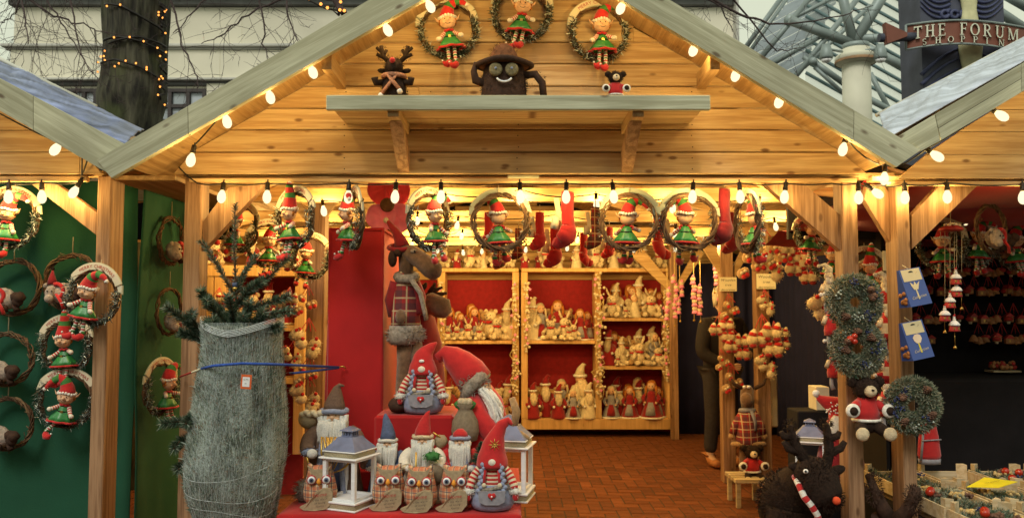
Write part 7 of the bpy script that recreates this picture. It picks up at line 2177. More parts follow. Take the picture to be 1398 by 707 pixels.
# ============================================================ SHOPKEEPER
PY = 8.05
def pp_(px, py, dy=0.0): return at(px, py, PY + dy)
ppl = root("person", "white haired shopkeeper in black jacket, jeans and tan shoes half hidden behind the card post", "person", (at(985, 632, PY).x, PY, 0))
plain("person_skin", (.55, .33, .22), .6, .08, 20, .2)
plain("jacket_black", (.018, .014, .016), .85, .2, 20, .5)
plain("jeans_dark", (.035, .030, .035), .9, .2, 30, .5)
plain("shoe_tan", (.42, .17, .06), .7, .2, 30, .4)
plain("white_hair", (.66, .58, .46), .8, .25, 60, .7, stretch=(1, 1, .2))
def skin_mesh(name, mat, verts, edges, radii, parent, sub=2, rootv=0):
    me = bpy.data.meshes.new(name); me.from_pydata([tuple(v) for v in verts], edges, []); me.materials.append(MATS[mat])
    o = bpy.data.objects.new(name, me); COL.objects.link(o); o.parent = parent
    sk = o.modifiers.new("skin", 'SKIN'); sk.use_smooth_shade = True
    for i, r_ in enumerate(radii):
        sv = me.skin_vertices[0].data[i]; sv.radius = r_ if isinstance(r_, tuple) else (r_, r_); sv.use_root = (i == rootv)
    ss = o.modifiers.new("sub", 'SUBSURF'); ss.levels = sub; ss.render_levels = sub
    KIDS.setdefault(parent.name, []).append(o)
    return o
# joints, metres, figure leaning a little forward over the stand; +x picture right
J = {"pelvis": (0, 0, .92), "waist": (0, 0, 1.06), "chest": (-.005, -.05, 1.30), "neck": (-.02, -.10, 1.46), "head0": (-.03, -.13, 1.54), "head1": (-.035, -.15, 1.66),
     "hipL": (-.09, 0, .88), "kneeL": (-.11, -.03, .48), "ankL": (-.13, 0, .09), "toeL": (-.14, -.14, .04), "hipR": (.09, 0, .88), "kneeR": (.10, -.02, .48), "ankR": (.12, .02, .09), "toeR": (.14, -.12, .04),
     "shL": (-.19, -.05, 1.38), "elL": (-.27, -.10, 1.10), "wrL": (-.10, -.28, 1.00), "shR": (.18, -.06, 1.38), "elR": (.26, -.12, 1.12), "wrR": (.12, -.33, 1.10)}
names = list(J); ix = {n: i for i, n in enumerate(names)}
E_ = [("pelvis", "waist"), ("waist", "chest"), ("chest", "neck"), ("neck", "head0"), ("head0", "head1"), ("pelvis", "hipL"), ("hipL", "kneeL"), ("kneeL", "ankL"), ("ankL", "toeL"), ("pelvis", "hipR"), ("hipR", "kneeR"), ("kneeR", "ankR"), ("ankR", "toeR"),
      ("chest", "shL"), ("shL", "elL"), ("elL", "wrL"), ("chest", "shR"), ("shR", "elR"), ("elR", "wrR")]
rad = {"pelvis": (.15, .11), "waist": (.14, .10), "chest": (.17, .12), "neck": .06, "head0": .07, "head1": .075, "hipL": .09, "kneeL": .06, "ankL": .042, "toeL": .035, "hipR": .09, "kneeR": .06, "ankR": .042, "toeR": .035,
       "shL": .065, "elL": .048, "wrL": .030, "shR": .065, "elR": .048, "wrR": .030}
verts = [J[n] for n in names]; edges = [(ix[a], ix[b]) for a, b in E_]; radii = [rad[n] for n in names]
# hands: palm then five fingers
for side, w in ((-1, "wrL"), (1, "wrR")):
    b = Vector(J[w]); d = Vector((-side*.5, -.8, -.1)).normalized(); u = Vector((0, 0, 1)); v = d.cross(u).normalized()
    i0 = len(verts); verts.append(b + d*.05); radii.append((.034, .016)); edges.append((ix[w], i0))
    for f in range(5):
        off = (f - 2) * .017; L_ = (.055, .075, .082, .076, .060)[f]
        k0 = len(verts)
        if f == 0: p1, p2 = b + d*.045 + u*.035, b + d*.075 + u*.048
        else: p1, p2 = b + d*.092 + u*(-off + .01)*1.0, b + d*(.092 + L_*.6) + u*(-off + .01) + v*side*.02
        verts += [p1, p2]; radii += [.010, .008]; edges += [(i0, k0), (k0, k0+1)]
skin_mesh("body", "person_skin", verts, edges, radii, ppl)
jn = ["pelvis", "waist", "chest", "neck", "shL", "elL", "wrL", "shR", "elR", "wrR"]
jr = {"pelvis": (.185, .14), "waist": (.18, .135), "chest": (.205, .15), "neck": .085, "shL": .092, "elL": .075, "wrL": .052, "shR": .092, "elR": .075, "wrR": .052}
jv = [Vector(J[n]) for n in jn]; jv[6] = jv[6].lerp(jv[5], .12); jv[9] = jv[9].lerp(jv[8], .12); jv[3] = jv[3] - Vector((0, 0, .03)); jv.append(Vector((0, 0, .80)))
skin_mesh("jacket", "jacket_black", jv, [(0,1), (1,2), (2,3), (2,4), (4,5), (5,6), (2,7), (7,8), (8,9), (0,10)], [jr[n] for n in jn] + [(.18, .135)], ppl, 2, 2)
tn = ["pelvis", "hipL", "kneeL", "ankL", "hipR", "kneeR", "ankR"]
tr_ = [(.155, .12), .105, .078, .066, .105, .078, .066]; tv = [Vector(J[n]) for n in tn]; tv[3] += Vector((0, 0, .03)); tv[6] += Vector((0, 0, .03))
skin_mesh("trousers", "jeans_dark", tv, [(0,1), (1,2), (2,3), (0,4), (4,5), (5,6)], tr_, ppl)
for s, n in ((-1, "ankL"), (1, "ankR")):
    a = Vector(J[n]); skin_mesh("shoe", "shoe_tan", [Vector((a.x, a.y + .03, .065)), Vector((a.x, a.y - .06, .052)), Vector((a.x + s*.008, a.y - .17, .042)), Vector((a.x, a.y + .02, .13))], [(0,1), (1,2), (0,3)], [(.055, .055), (.055, .045), (.05, .036), .052], ppl)
hc = Vector((-.04, -.155, 1.645))
m = MB("person_skin"); m.ball(hc, (.076, .092, .110), 18); m.tube([hc + Vector((0, -.088, .015)), hc + Vector((0, -.112, -.018)), hc + Vector((0, -.094, -.026))], [.009, .015, .01], 8)
for s in (-1, 1): m.ball(hc + Vector((s*.077, .0, -.005)), (.010, .018, .028), 8)
m.ball(hc + Vector((0, -.075, -.075)), (.035, .028, .026), 8); hd = m.build("head", ppl); hd.rotation_euler = (0, 0, 0)
m = MB("black_felt")
for s in (-1, 1): m.ball(hc + Vector((s*.028, -.085, .012)), (.008, .006, .006), 6)
m.mat("pink_felt"); m.ball(hc + Vector((0, -.093, -.048)), (.022, .006, .005), 8); m.build("face_features", hd)
m = MB("white_hair"); m.ball(hc + Vector((0, .022, .030)), (.088, .098, .104), 18, fz=.06); q = random.Random(2)
for k in range(130):
    a = q.uniform(-.3, PI + .3); p = hc + Vector((.080*math.cos(a), .02 + .085*math.sin(a), .055 + q.uniform(-.02, .05)))
    m.tube([p, p + Vector((.014*math.cos(a), .012*math.sin(a), -.05)), p + Vector((.012*math.cos(a), .008*math.sin(a), -.10 - .03*q.random()))], [.007, .007, .002], 5)
m.build("hair", hd)
ppl.rotation_euler = (0, 0, R(18))

# ------------------------------------------------------------ things at the foot of the posts
rt = root("plaid_moose", "small moose toy in a tartan coat and grey scarf standing above the bear stand", "plush moose", Vector((at(1022, 600, 6.85).x, 6.85, at(1022, 612, 6.85).z)))
def mm(px, py, dy=0.0): return at(px, py, 6.85 + dy)
m = MB("coat_plaid"); m.tube([mm(1022, 607), mm(1022, 600), mm(1022, 582), mm(1021, 566), mm(1020, 556)], [.13, .135, .115, .085, .05], 20, sq=.7); m.build("coat", rt, world=True)
m = MB("tan_plush"); m.tube([mm(1022 + 21*math.cos(t), 606, -.09*math.sin(t)) for t in [2*PI*i/24 for i in range(24)]], .022, 8, closed=True); m.build("fur_hem", rt, world=True)
for s in (-1, 1):
    m = MB("coat_plaid"); m.tube([mm(1021 + s*7, 562), mm(1021 + s*17, 580), mm(1021 + s*21, 592)], [.03, .035, .03], 12); m.mat("tan_plush"); m.ball(mm(1021 + s*22, 595), .03, 10, fz=.1); m.build("arm", rt, world=True)
    m = MB("dark_brown_plush"); m.tube([mm(1022 + s*8, 530), mm(1022 + s*20, 524), mm(1022 + s*24, 516)], [.018, .016, .008], 8); m.build("antler", rt, world=True)
m = MB("brown_plush"); m.tube([mm(1020, 558), mm(1020, 545), mm(1020, 532), mm(1020, 526)], [.045, .058, .055, .03], 14); m.ball(mm(1019, 545, -.05), (.05, .05, .06), 12); h = m.build("head", rt, world=True)
m = MB("white_paint")
for s in (-1, 1): m.ball(mm(1019 + s*3, 528, -.06), .014, 8); m.ball(mm(1019 + s*3, 528, -.07), .006, 6)
m.build("eyes", h)
m = MB("grey_felt"); m.tube([mm(1020 + 9*math.cos(t), 560, -.05*math.sin(t)) for t in [2*PI*i/16 for i in range(16)]], .02, 8, closed=True); m.tube([mm(1026, 561, -.06), mm(1031, 575, -.08), mm(1032, 588, -.08)], .022, 8, sq=.4); m.build("scarf", rt, world=True)
m = MB("brown_plush")
for s in (-1, 1): m.tube([mm(1022 + s*8, 608), mm(1022 + s*8, 630), mm(1022 + s*8, 655)], .028, 10)
m.build("legs", rt, world=True)
b = wicker_bear("brown bear in a red top sitting on the low pale stand under the tartan moose", Vector((at(1027, 642, 6.5).x, 6.5, at(1027, 640, 6.5).z)), 1.35, legs=True)
u = root("low_stand", "low pale slatted wooden stand holding the sitting bear", "stand", Vector((at(1022, 660, 6.5).x, 6.45, 0)))
zt_ = at(1022, 652, 6.4).z
for k in range(4):
    m = MB("crate_wood"); m.box(at(1001, 650, 6.4).x, at(1042, 650, 6.4).x, 6.34 + k*.085, 6.34 + k*.085 + .06, zt_ - .03, zt_, .003); m.build("slat", u, world=True)
for px in (1003, 1038):
    m = MB("crate_wood"); a = at(px, 650, 6.4).x; m.box(a, a + .035, 6.35, 6.385, 0, zt_ - .032, .003); m.build("leg", u, world=True)
    m = MB("crate_wood"); m.box(a, a + .035, 6.60, 6.635, 0, zt_ - .032, .003); m.build("leg", u, world=True)
rt = root("white_case", "tall pale case with rounded corners standing behind the second card post", "case", at(1056, 585, 7.2))
bx(1049, 1063, 512, 583, 7.2, .06, "paper", "case_body", rt, .012); rt.location.z = at(1056, 583, 7.2).z
for c_ in rt.children: c_.location = -rt.location
# ============================================================ WREATHS OF GREENERY
def green_wreath(label, px, py, Y, Ro, seed, balls=()):
    rt = root("spruce_wreath", label, "wreath", at(px, py, Y), 0, "berry and cone wreaths on the posts")
    q = random.Random(seed); R0 = Ro * .62
    m = MB("twig"); m.tube([(R0*math.cos(a), 0, R0*math.sin(a)) for a in [2*PI*i/36 for i in range(36)]], .018, 8, closed=True); m.build("base_ring", rt)
    m = MB("spruce_needle")
    for i in range(9500):
        a = q.random()*2*PI; ps = q.uniform(-PI*.95, 0) ; rr_ = .040*q.uniform(.7, 1.2)
        o = Vector((math.cos(a)*math.cos(ps), math.sin(ps), math.sin(a)*math.cos(ps)))
        p = Vector((R0*math.cos(a), 0, R0*math.sin(a))) + o*rr_
        m.mat(("spruce_needle", "spruce_frost", "moss", "moss")[q.randrange(4)])
        m.spike(p, o + Vector((q.gauss(0, .6), q.gauss(0, .4), q.gauss(0, .6))), q.uniform(.010, .022), .0032, q.random()*3)
    m.build("greenery", rt)
    def onring(a, k=1.0, d=-.045): return Vector((R0*k*math.cos(a), d, R0*k*math.sin(a)))
    for i in range(5):
        a = q.random()*6.28; m = MB("blue_berry"); c = onring(a, q.uniform(.85, 1.15))
        for k in range(16): m.ball(c + Vector((q.gauss(0, .011), q.gauss(0, .004), q.gauss(0, .011))), .0048, 6)
        m.build("berry_cluster", rt)
    for i in range(4):
        a = q.random()*6.28; m = MB("cone_brown"); c = onring(a, q.uniform(.85, 1.1), -.05); ax = Vector((q.gauss(0, .5), -1, q.gauss(0, .5))).normalized()
        u = ax.orthogonal().normalized(); v = ax.cross(u)
        for r_ in range(5):
            for k in range(7):
                an = 2*PI*(k + .5*(r_ % 2))/7; o = u*math.cos(an) + v*math.sin(an)
                m.ball(c + ax*(.006*r_ - .006) + o*(.017 - .0030*r_), (.0055, .0055, .004), 5)
        m.ball(c, .012, 6); m.build("cone", rt)
    for i in range(3):
        a = q.random()*6.28; m = MB("tinsel"); c = onring(a, q.uniform(.85, 1.15))
        for k in range(9): m.ball(c + Vector((q.gauss(0, .010), q.gauss(0, .004), q.gauss(0, .010))), .0055, 6)
        m.build("silver_cluster", rt)
    for (x, z, r_) in balls:
        m = MB("red_gloss"); m.ball((x, -.055, z), r_, 14); m.build("bauble", rt)
    return rt
YP = YG - .03
green_wreath("upper berry wreath with pine cones on the post at the opening's edge", 1165, 413, YP, .128, 3)
green_wreath("middle berry wreath with red baubles, directly below the coned one", 1169, 476, YP, .128, 6, [(-.05, .045, .016), (-.030, .058, .014), (-.030, .035, .014)])
green_wreath("darker berry wreath hanging lower on the ornament stall's post", 1244, 553, YG - .06, .128, 9)
# bear hanging on the post, and toys tucked round the post
wicker_bear("large brown bear with dangling yarn feet hanging on the post between the wreaths", at(1183, 568, YG - .04), 1.25, legs=True)
def small_gnome(label, px, py, Y, sc=1.0, rz=0, top="red_felt", stripe=True):
    rt = root("hanging_gnome", label, "gnome", at(px, py, Y), rz, "small gnomes hung beside the posts", sc)
    m = MB(top); m.tube([(0, 0, .10), (0, 0, .05), (0, 0, 0), (0, 0, -.03)], [.022, .034, .042, .040], 12, mats=["red_felt", "cream_felt"] if stripe else None); m.build("body", rt)
    m = MB("pale_felt"); m.ball((0, -.01, .125), (.027, .026, .028), 12); m.ball((0, -.036, .122), .009, 6); h = m.build("head", rt)
    m = MB("white_fur"); m.ball((0, -.022, .10), (.024, .016, .026), 10, fz=.25); m.build("beard", h)
    m = MB("white_fur" if not stripe else top); m.tube([(0, 0, .140), (.01, 0, .17), (-.02, 0, .195), (-.05, 0, .19)], [.029, .022, .014, .006], 10); m.mat("white_fur"); m.ball((-.055, 0, .187), .012, 8); m.build("hat", h)
    for s in (-1, 1):
        m = MB("grey_felt"); m.tube([(s*.018, 0, -.02), (s*.026, -.02, -.07), (s*.02, -.03, -.10)], [.012, .012, .015], 8); m.build("leg", rt)
        m = MB("cream_fur"); m.tube([(s*.03, 0, .07), (s*.055, -.02, .03)], [.013, .013], 8); m.build("arm", rt)
    return rt
small_gnome("white hatted small gnome beside the top berry wreath on the curtain side", 1131, 405, 3.95, .8, stripe=False, top="cream_felt")
small_gnome("white mitten gnome beside the middle berry wreath on the curtain side", 1136, 450, 3.9, .9, stripe=False)
small_gnome("small red gnome hanging under the middle wreath on the curtain side", 1139, 508, 3.9, .8, stripe=False)
small_gnome("striped gnome with white cap hanging between the posts", 1212, 455, 3.95, 1.0)
small_gnome("small striped gnome lower in the gap between the posts", 1213, 512, 3.95, .85)
small_gnome("red ball bellied gnome high in the gap between the posts", 1209, 420, 4.1, .9, stripe=False)
small_gnome("gnome hanging low beside the darker wreath", 1210, 560, 3.95, .9)
for i, (px, py) in enumerate(((1188, 432), (1194, 470), (1200, 500), (1186, 400))):
    add_bunch(("dark", "striped", "dark", "striped")[i], px, py, 4.35, ("in the post gap behind the upper wreath", "in the post gap behind the middle wreath", "low in the post gap above the hanging bear", "high in the post gap under the elves")[i], .9)

# blue bulb bags hanging on the post
plain("bag_blue", (.045, .085, .30), .45, .10, 6, .05, spec=.5)
plain("bag_cream", (.66, .55, .33), .5, .08, 6, .05)
plain("tulip_pink", (.72, .56, .42), .6, .15, 14, .05)
plain("bulb_skin", (.40, .15, .04), .7, .4, 40, .5)
def bulb_bag(label, px, py, pale):
    rt = root("bulb_bag", label, "gift box", at(px, py, YG - .08), R(20), "blue flower bulb boxes on the post")
    rt.rotation_euler = (R(-4), R(-9), R(16))
    w, h, d = .058, .083, .035
    m = MB("bag_blue"); m.add([(-w,-d,-h), (w,-d,-h), (w,d,-h), (-w,d,-h), (-w,-.006,h), (w,-.006,h), (w,.006,h), (-w,.006,h)], [(0,1,5,4), (1,2,6,5), (2,3,7,6), (3,0,4,7), (4,5,6,7), (3,2,1,0)], False); b = m.build("box", rt)
    def fy(z): return lerp(-d, -.006, (z + h) / (2*h)) - .0012
    def patch(m, pts, e=0.0): m.add([(x, fy(z) - e, z) for x, z in pts] + [(x, fy(z) + .0006, z) for x, z in pts], [tuple(range(len(pts)))] + [(i, i + len(pts), (i+1) % len(pts) + len(pts), (i+1) % len(pts)) for i in range(len(pts))], False)
    m = MB("bag_cream"); patch(m, [(-w*.86, .028), (w*.86, .028), (w*.86, h*.97), (-w*.86, h*.97)]); m.build("header_panel", b)
    m = MB("black_felt"); patch(m, [(.012*math.cos(a), h*.80 + .006*math.sin(a)) for a in [PI*i/8 for i in range(9)]], .0015); m.build("hanging_slot", b)
    m = MB("green_felt"); m.mat("bag_cream" if pale else "yellow_card"); patch(m, [(-.004, -.055), (.004, -.055), (.002, -.01), (-.004, -.01)], .0006)
    m.mat("bag_cream" if pale else "tulip_pink")
    if pale: patch(m, [(-.012, -.012), (.010, -.012), (.028, .022), (.010, .008), (.002, .024), (-.006, .008), (-.022, .024), (-.020, .006)], .001)
    else: patch(m, [(-.010, -.014), (.010, -.014), (.023, .004), (.020, .020), (.006, .026), (-.010, .024), (-.022, .012), (-.020, -.002)], .001)
    m.build("flower_print", b)
    m = MB("bag_cream"); write(m, "Collection", .017, lambda u, v: (u, fy(-.050 + v) - .002, -.050 + v + u*.1), slant=.3); write(m, "BULBS", .008, lambda u, v: (u, fy(-.068 + v) - .002, -.068 + v)) if False else None; m.build("lettering", b)
    m = MB("bulb_skin"); q = random.Random(4)
    for k in range(10): m.ball((-w - .001, q.uniform(-.018, .016), q.uniform(-.07, -.02)), (.006, .010, .010), 6)
    m.build("bulbs_in_window", rt)
    m = MB("rope"); m.tube([(0, -.004, h*.8), (.015, -.01, h*.55), (.03, -.012, h*.8)], .0014, 5); m.tube([(0, 0, h), (0, .03, h + .02)], .002, 5); m.build("cord", rt)
bulb_bag("upper blue flower bulb box with pale crocus print on the ornament stall's post", 1245, 392, True)
bulb_bag("lower blue flower bulb box with pink tulip print on the ornament stall's post", 1248, 464, False)

# ============================================================ ORNAMENT DISPLAY
plain("ornament_brown", (.38, .18, .075), .6, .35, 40, .4, rnd=.2)
plain("ornament_red", (.40, .035, .03), .5, .3, 40, .3, rnd=.2)
YO = 5.15
def orn_proto(kind):
    ps = []
    m = MB("ornament_red")
    for s in (-1, 0, 1): m.tube([(0, 0, .10), (s*.028, -.005, .03)], .0022, 4)
    ps.append(("ribbon", m))
    for k, s in enumerate((-1, 1) if kind != "bells" else (-1, 0, 1)):
        c = Vector((s*.034, -.01, .01 - .012*(k % 2)))
        m = MB("ornament_brown" if kind != "mushrooms" else "ornament_red")
        if kind == "bells": m.lathe([(.030, -.03), (.027, -.022), (.018, .0), (.010, .012), (.002, .016)], 12, c); m.mat("gold"); m.ball(c + Vector((0, 0, -.032)), .006, 6)
        elif kind == "houses": m.box(c.x-.022, c.x+.022, -.03, .01, c.z-.03, c.z+.004, .002); m.mat("ornament_red"); m.prism([(c.x-.028, c.z+.004), (c.x+.028, c.z+.004), (c.x, c.z+.028)], -.034, .014); m.mat("gold"); m.box(c.x-.006, c.x+.006, -.032, -.030, c.z-.02, c.z-.005)
        else: m.ball(c, (.028, .026, .016), 10); m.mat("cream_felt"); m.lathe([(.010, -.03), (.012, 0)], 8, c)
        ps.append(("ornament", m))
    return ps
OP = {}
rowsO = [(371, [1238, 1257, 1276, 1293, 1310, 1325, 1340, 1355, 1372, 1388, 1404, 1420]), (397, [1240, 1258, 1275, 1293, 1312, 1330, 1349, 1364, 1380, 1396, 1412]), (435, [1240, 1257, 1277, 1316, 1333, 1352, 1368, 1384, 1402]), (462, [1262, 1336, 1352, 1368, 1386, 1404]), (346, [1262, 1305, 1342, 1366, 1400])]
desc = {"bells": "trio of brown clay bells", "houses": "pair of little brown gabled houses", "mushrooms": "pair of red mushroom ornaments"}
rn = ["upper row", "second row", "third row", "lowest row", "highest sparse row"]
for ri, (py, xs_) in enumerate(rowsO):
    for ci, px in enumerate(xs_):
        kd = ("houses", "bells", "mushrooms")[(ci + ri) % 3]; used = kd in OP
        if not used: OP[kd] = part_list("hanging_ornament", desc[kd], "ornament", orn_proto(kd), "ornaments hung in rows on the dark net")
        n_ = [c for c in range(ci + 1) if ("houses", "bells", "mushrooms")[(c + ri) % 3] == kd]
        place(OP[kd], used, at(px, py, YO), random.uniform(-.3, .3), f"{ordn[len(n_)-1]} {desc[kd]} from the post, {rn[ri]} of the net", "ornaments hung in rows on the dark net", 1.0)
for i, py in enumerate((361, 387, 424, 452)):
    m = MB("black_felt"); m.tube([at(1230, py, YO + .02), at(1440, py, YO + .02)], .004, 5); o = m.build("hanging_wire")
    tag(o, ("wire holding the top row of ornaments", "wire holding the second row of ornaments", "wire holding the third row of ornaments", "wire holding the lowest row of ornaments")[i], "wire")
# snowy house mobile
def hm(px, py): return at(px, py, 3.95)
rt = root("house_mobile", "mobile of red snow roofed houses hanging from a star studded disc by the dark net", "mobile", hm(1298, 312))
m = MB("ornament_red"); m.lathe([(.055, -.012), (.058, -.004), (.05, .004), (.02, .018), (.004, .022)], 24); m.mat("cream_felt"); q = random.Random(3)
for k in range(14):
    a = q.random()*6.28; r_ = q.uniform(.0, .045); m.ball((r_*math.cos(a), r_*math.sin(a)*.8 - .01, .012 + .012*(1 - r_/.05)), (.011, .009, .007), 6)
m.build("star_disc", rt)
m = MB("rope")
for px, py in ((1306, 378), (1297, 405), (1290, 425), (1303, 438), (1284, 330), (1313, 372)):
    m.tube([hm(px, 315) - rt.location, hm(px, py) - rt.location], .0013, 4)
m.tube([(0, 0, .02), (0, 0, .20)], .0015, 4); m.build("strings", rt)
for px, py in ((1305, 381), (1306, 398), (1297, 413), (1290, 431), (1303, 445)):
    c = hm(px, py) - rt.location
    m = MB("ornament_red"); m.lathe([(.027, -.026), (.026, -.020), (.022, .004), (.018, .008)], 14, c, sy=.8); m.mat("gold")
    for s in (-1, 1): m.box(c.x + s*.010 - .004, c.x + s*.010 + .004, c.y - .0215, c.y - .015, c.z - .016, c.z - .006)
    hh = m.build("house", rt)
    m = MB("white_paint"); m.lathe([(.025, .002), (.026, .008), (.018, .020), (.008, .026)], 14, c, wave=(.1, 6)); m.build("snow_roof", hh)
    m = MB("white_fur"); m.ball(c + Vector((.0, 0, .032)), .009, 8); m.ball(c + Vector((0, 0, .044)), .0065, 8); m.mat("red_felt"); m.tube([c + Vector((0, 0, .048)), c + Vector((.004, 0, .060))], [.0075, .001], 8); m.build("snowman", hh)
for px, py in ((1290, 452), (1304, 473), (1313, 420)):
    c = hm(px, py) - rt.location; m = MB("gold"); m.lathe([(.009, -.010), (.006, .0), (.002, .006)], 10, c); m.tube([c, c + Vector((0, 0, .07))], .001, 4); m.build("little_bell", rt)
# a star string of lights' ornament and small basket
rt = root("ornament_basket", "shallow basket heaped with little brown ornaments on the dark display", "basket", at(1369, 505, YO))
m = MB("rope"); m.box(-.09, .09, -.05, .05, -.012, .0, .003); m.build("tray", rt)
q = random.Random(8)
for k in range(34):
    m = MB("ornament_brown" if k % 3 else "ornament_red"); m.ball((q.uniform(-.08, .08), q.uniform(-.04, .03), .012 + q.uniform(0, .035)), q.uniform(.011, .017), 7, fz=.2); m.build("ornament", rt)
u = root("dark_counter", "dark cloth covered counter at the back of the ornament stall", "counter", (3.0, 5.0, 0))
m = MB("black_cloth"); m.box(2.25, 4.2, 4.75, 5.28, 0, at(1369, 510, YO).z - .004, .01); m.build("counter_cloth", u)
for c_ in u.children: c_.location = -u.location
# red gift bag behind the crates
rt = root("red_bag", "red shiny bag with pale trim hanging behind the crates", "bag", at(1268, 600, 4.3))
m = MB("red_felt"); m.lathe([(.055, -.10), (.062, -.08), (.052, .02), (.036, .10), (.02, .14)], 16, sy=.5, wave=(.05, 5)); m.build("bag_body", rt)
m = MB("grey_felt"); m.lathe([(.058, -.125), (.06, -.098)], 16, sy=.5); m.tube([(-.055, -.02, -.11), (-.045, -.025, .0), (-.03, -.02, .12)], .006, 6); m.tube([(-.05, -.03, 0), (.05, -.03, .006)], .004, 6); m.build("pale_trim", rt)

# ============================================================ CRATES OF GREENERY
ZC = .70
ct = root("crate_table", "dark cloth covered trestle under the crates of greenery", "table", (2.35, 3.7, 0))
m = MB("black_cloth"); m.box(1.84, 3.2, 3.0, 4.6, 0, ZC - .105, .01); m.build("table_cloth", ct)
for c_ in ct.children: c_.location = -ct.location
plain("crate_inner", (.20, .13, .07), .9, .2, 10, .3)
def crate(label, x0, y0, fill, seed, w=.262, d=.40):
    rt = root("wooden_crate", label, "crate", (x0 + w/2, y0 + d/2, ZC - .102), 0, "open wooden crates of greenery")
    W_, D_ = w/2, d/2
    for s in (-1, 1):
        for z in (.004, ):
            m = MB("crate_wood"); m.box(s*W_ - (0 if s < 0 else .008), s*W_ + (.008 if s < 0 else 0), -D_ + .001, D_ - .001, .03, .092, .001); m.build("side_slat", rt)
        m = MB("crate_wood" if s < 0 else "crate_wood"); m.box(-W_ + .009, W_ - .009, s*D_ - (0 if s < 0 else .008), s*D_ + (.008 if s < 0 else 0), .028, .084, .001); m.build("end_slat", rt)
        for s2 in (-1, 1):
            m = MB("crate_wood"); cx_, cy_ = s*(W_ - .010), s2*(D_ - .010)
            tri = [(cx_, cy_), (cx_ - s*.038, cy_), (cx_, cy_ - s2*.038)]
            if s*s2 > 0: tri = tri[::-1]
            vs = [(x, y, 0) for x, y in tri] + [(x, y, .125) for x, y in tri]
            m.add(vs, [(2,1,0), (3,4,5), (0,1,4,3), (1,2,5,4), (2,0,3,5)], False); m.build("corner_block", rt)
    m = MB("crate_inner"); m.box(-W_ + .009, W_ - .009, -D_ + .009, D_ - .009, .002, .012); m.build("base_board", rt)
    return rt
def pile(label, x0, y0, seed, balls, w=.262, d=.40, reds=0):
    q = random.Random(seed)
    rt = root("greenery_bundle", label, "greenery", (x0 + w/2, y0 + d/2, ZC - .088), 0, "wreath bundles lying in the crates")
    m = MB("spruce_needle")
    for i in range(5200):
        x, y = q.uniform(-w/2 + .02, w/2 - .02), q.uniform(-d/2 + .02, d/2 - .02)
        h = .050 + .035*noise.noise(Vector((x*14 + seed, y*11, seed))) + .012*q.random()
        m.mat(("spruce_needle", "spruce_frost", "moss", "spruce_needle", "twig_pale")[q.randrange(5)])
        m.spike((x, y, h), (q.gauss(0, .8), q.gauss(0, .8), q.uniform(.1, 1)), q.uniform(.014, .034), .0035, q.random()*3)
    m.build("greens", rt)
    for i in range(9):
        c = Vector((q.uniform(-w/2 + .04, w/2 - .04), q.uniform(-d/2 + .04, d/2 - .04), .082)); kd = q.randrange(4)
        m = MB(("cone_brown", "blue_berry", "moss", "wreath_straw")[kd])
        for k in range(14): m.ball(c + Vector((q.gauss(0, .012), q.gauss(0, .012), q.gauss(0, .006))), (.0085 if kd != 1 else .005), 6, fz=.2)
        m.build(("cone", "berry_cluster", "moss_ball", "straw_flower")[kd], rt)
    for i in range(reds):
        m = MB("orange_nose"); m.ball((q.gauss(.03, .03), q.gauss(0, .04), .095), .008, 7); m.build("red_berry", rt)
    for (x, y) in balls:
        m = MB("red_gloss"); m.ball((x, y, .098), .019, 16); m.build("bauble", rt)
cols_ = [1.868, 2.150, 2.432, 2.714]; rows_ = [3.12, 3.54, 3.96]
fills = {(0,0): ("front crate next to the post, full of cones, berries and two baubles", [(-.06, .04), (-.04, .075)], 0), (1,0): ("front crate heavy with orange berries", [], 14), (2,0): ("front crate at the picture edge", [], 4),
         (0,1): ("second row crate next to the post with two dark baubles", [(-.09, .0), (-.07, .03)], 0), (1,1): ("second row crate under the yellow card", [], 0), (2,1): ("second row crate behind the orange berries", [], 3),
         (0,2): ("rear crate next to the post with straw flowers", [], 0), (1,2): ("empty rear crate", None, 0), (2,2): ("rear crate with two red baubles near the dark net", [(-.02, .05), (.03, .02), (-.09, -.12)], 0), (3,1): ("outer second row crate", [], 0), (3,2): ("outer rear crate", [], 0)}
for (c, r_), (lab, balls, reds) in fills.items():
    x0, y0 = cols_[c], rows_[r_]
    crate(lab.replace("crate", "open wooden crate", 1), x0, y0, 0, c*7 + r_)
    if balls is not None: pile("greenery lying in the " + lab.split(",")[0], x0, y0, c*5 + r_*3 + 1, balls, reds=reds)
o = MB("yellow_card"); a = Vector((2.20, 3.78, ZC + .045))
vs = [(-.10, 0, -.02), (.02, -.05, -.012), (.15, .02, .0), (.02, .06, .012)]
o.add(vs + [(x, y, z - .002) for x, y, z in vs], [(0,1,2,3), (7,6,5,4), (0,4,5,1), (1,5,6,2), (2,6,7,3), (3,7,4,0)], False)
yc = root("price_card", "bright yellow price card lying across the crates", "price card", a); o.build("card", yc)
m = MB("dark_ink"); write(m, "wreaths", .026, lambda u, v: (.02 + u*.95, u*.35 - .006 + v*.7, .0035 + .03*(u*.35 + v*.7) + .05*u)); m.build("lettering", yc)

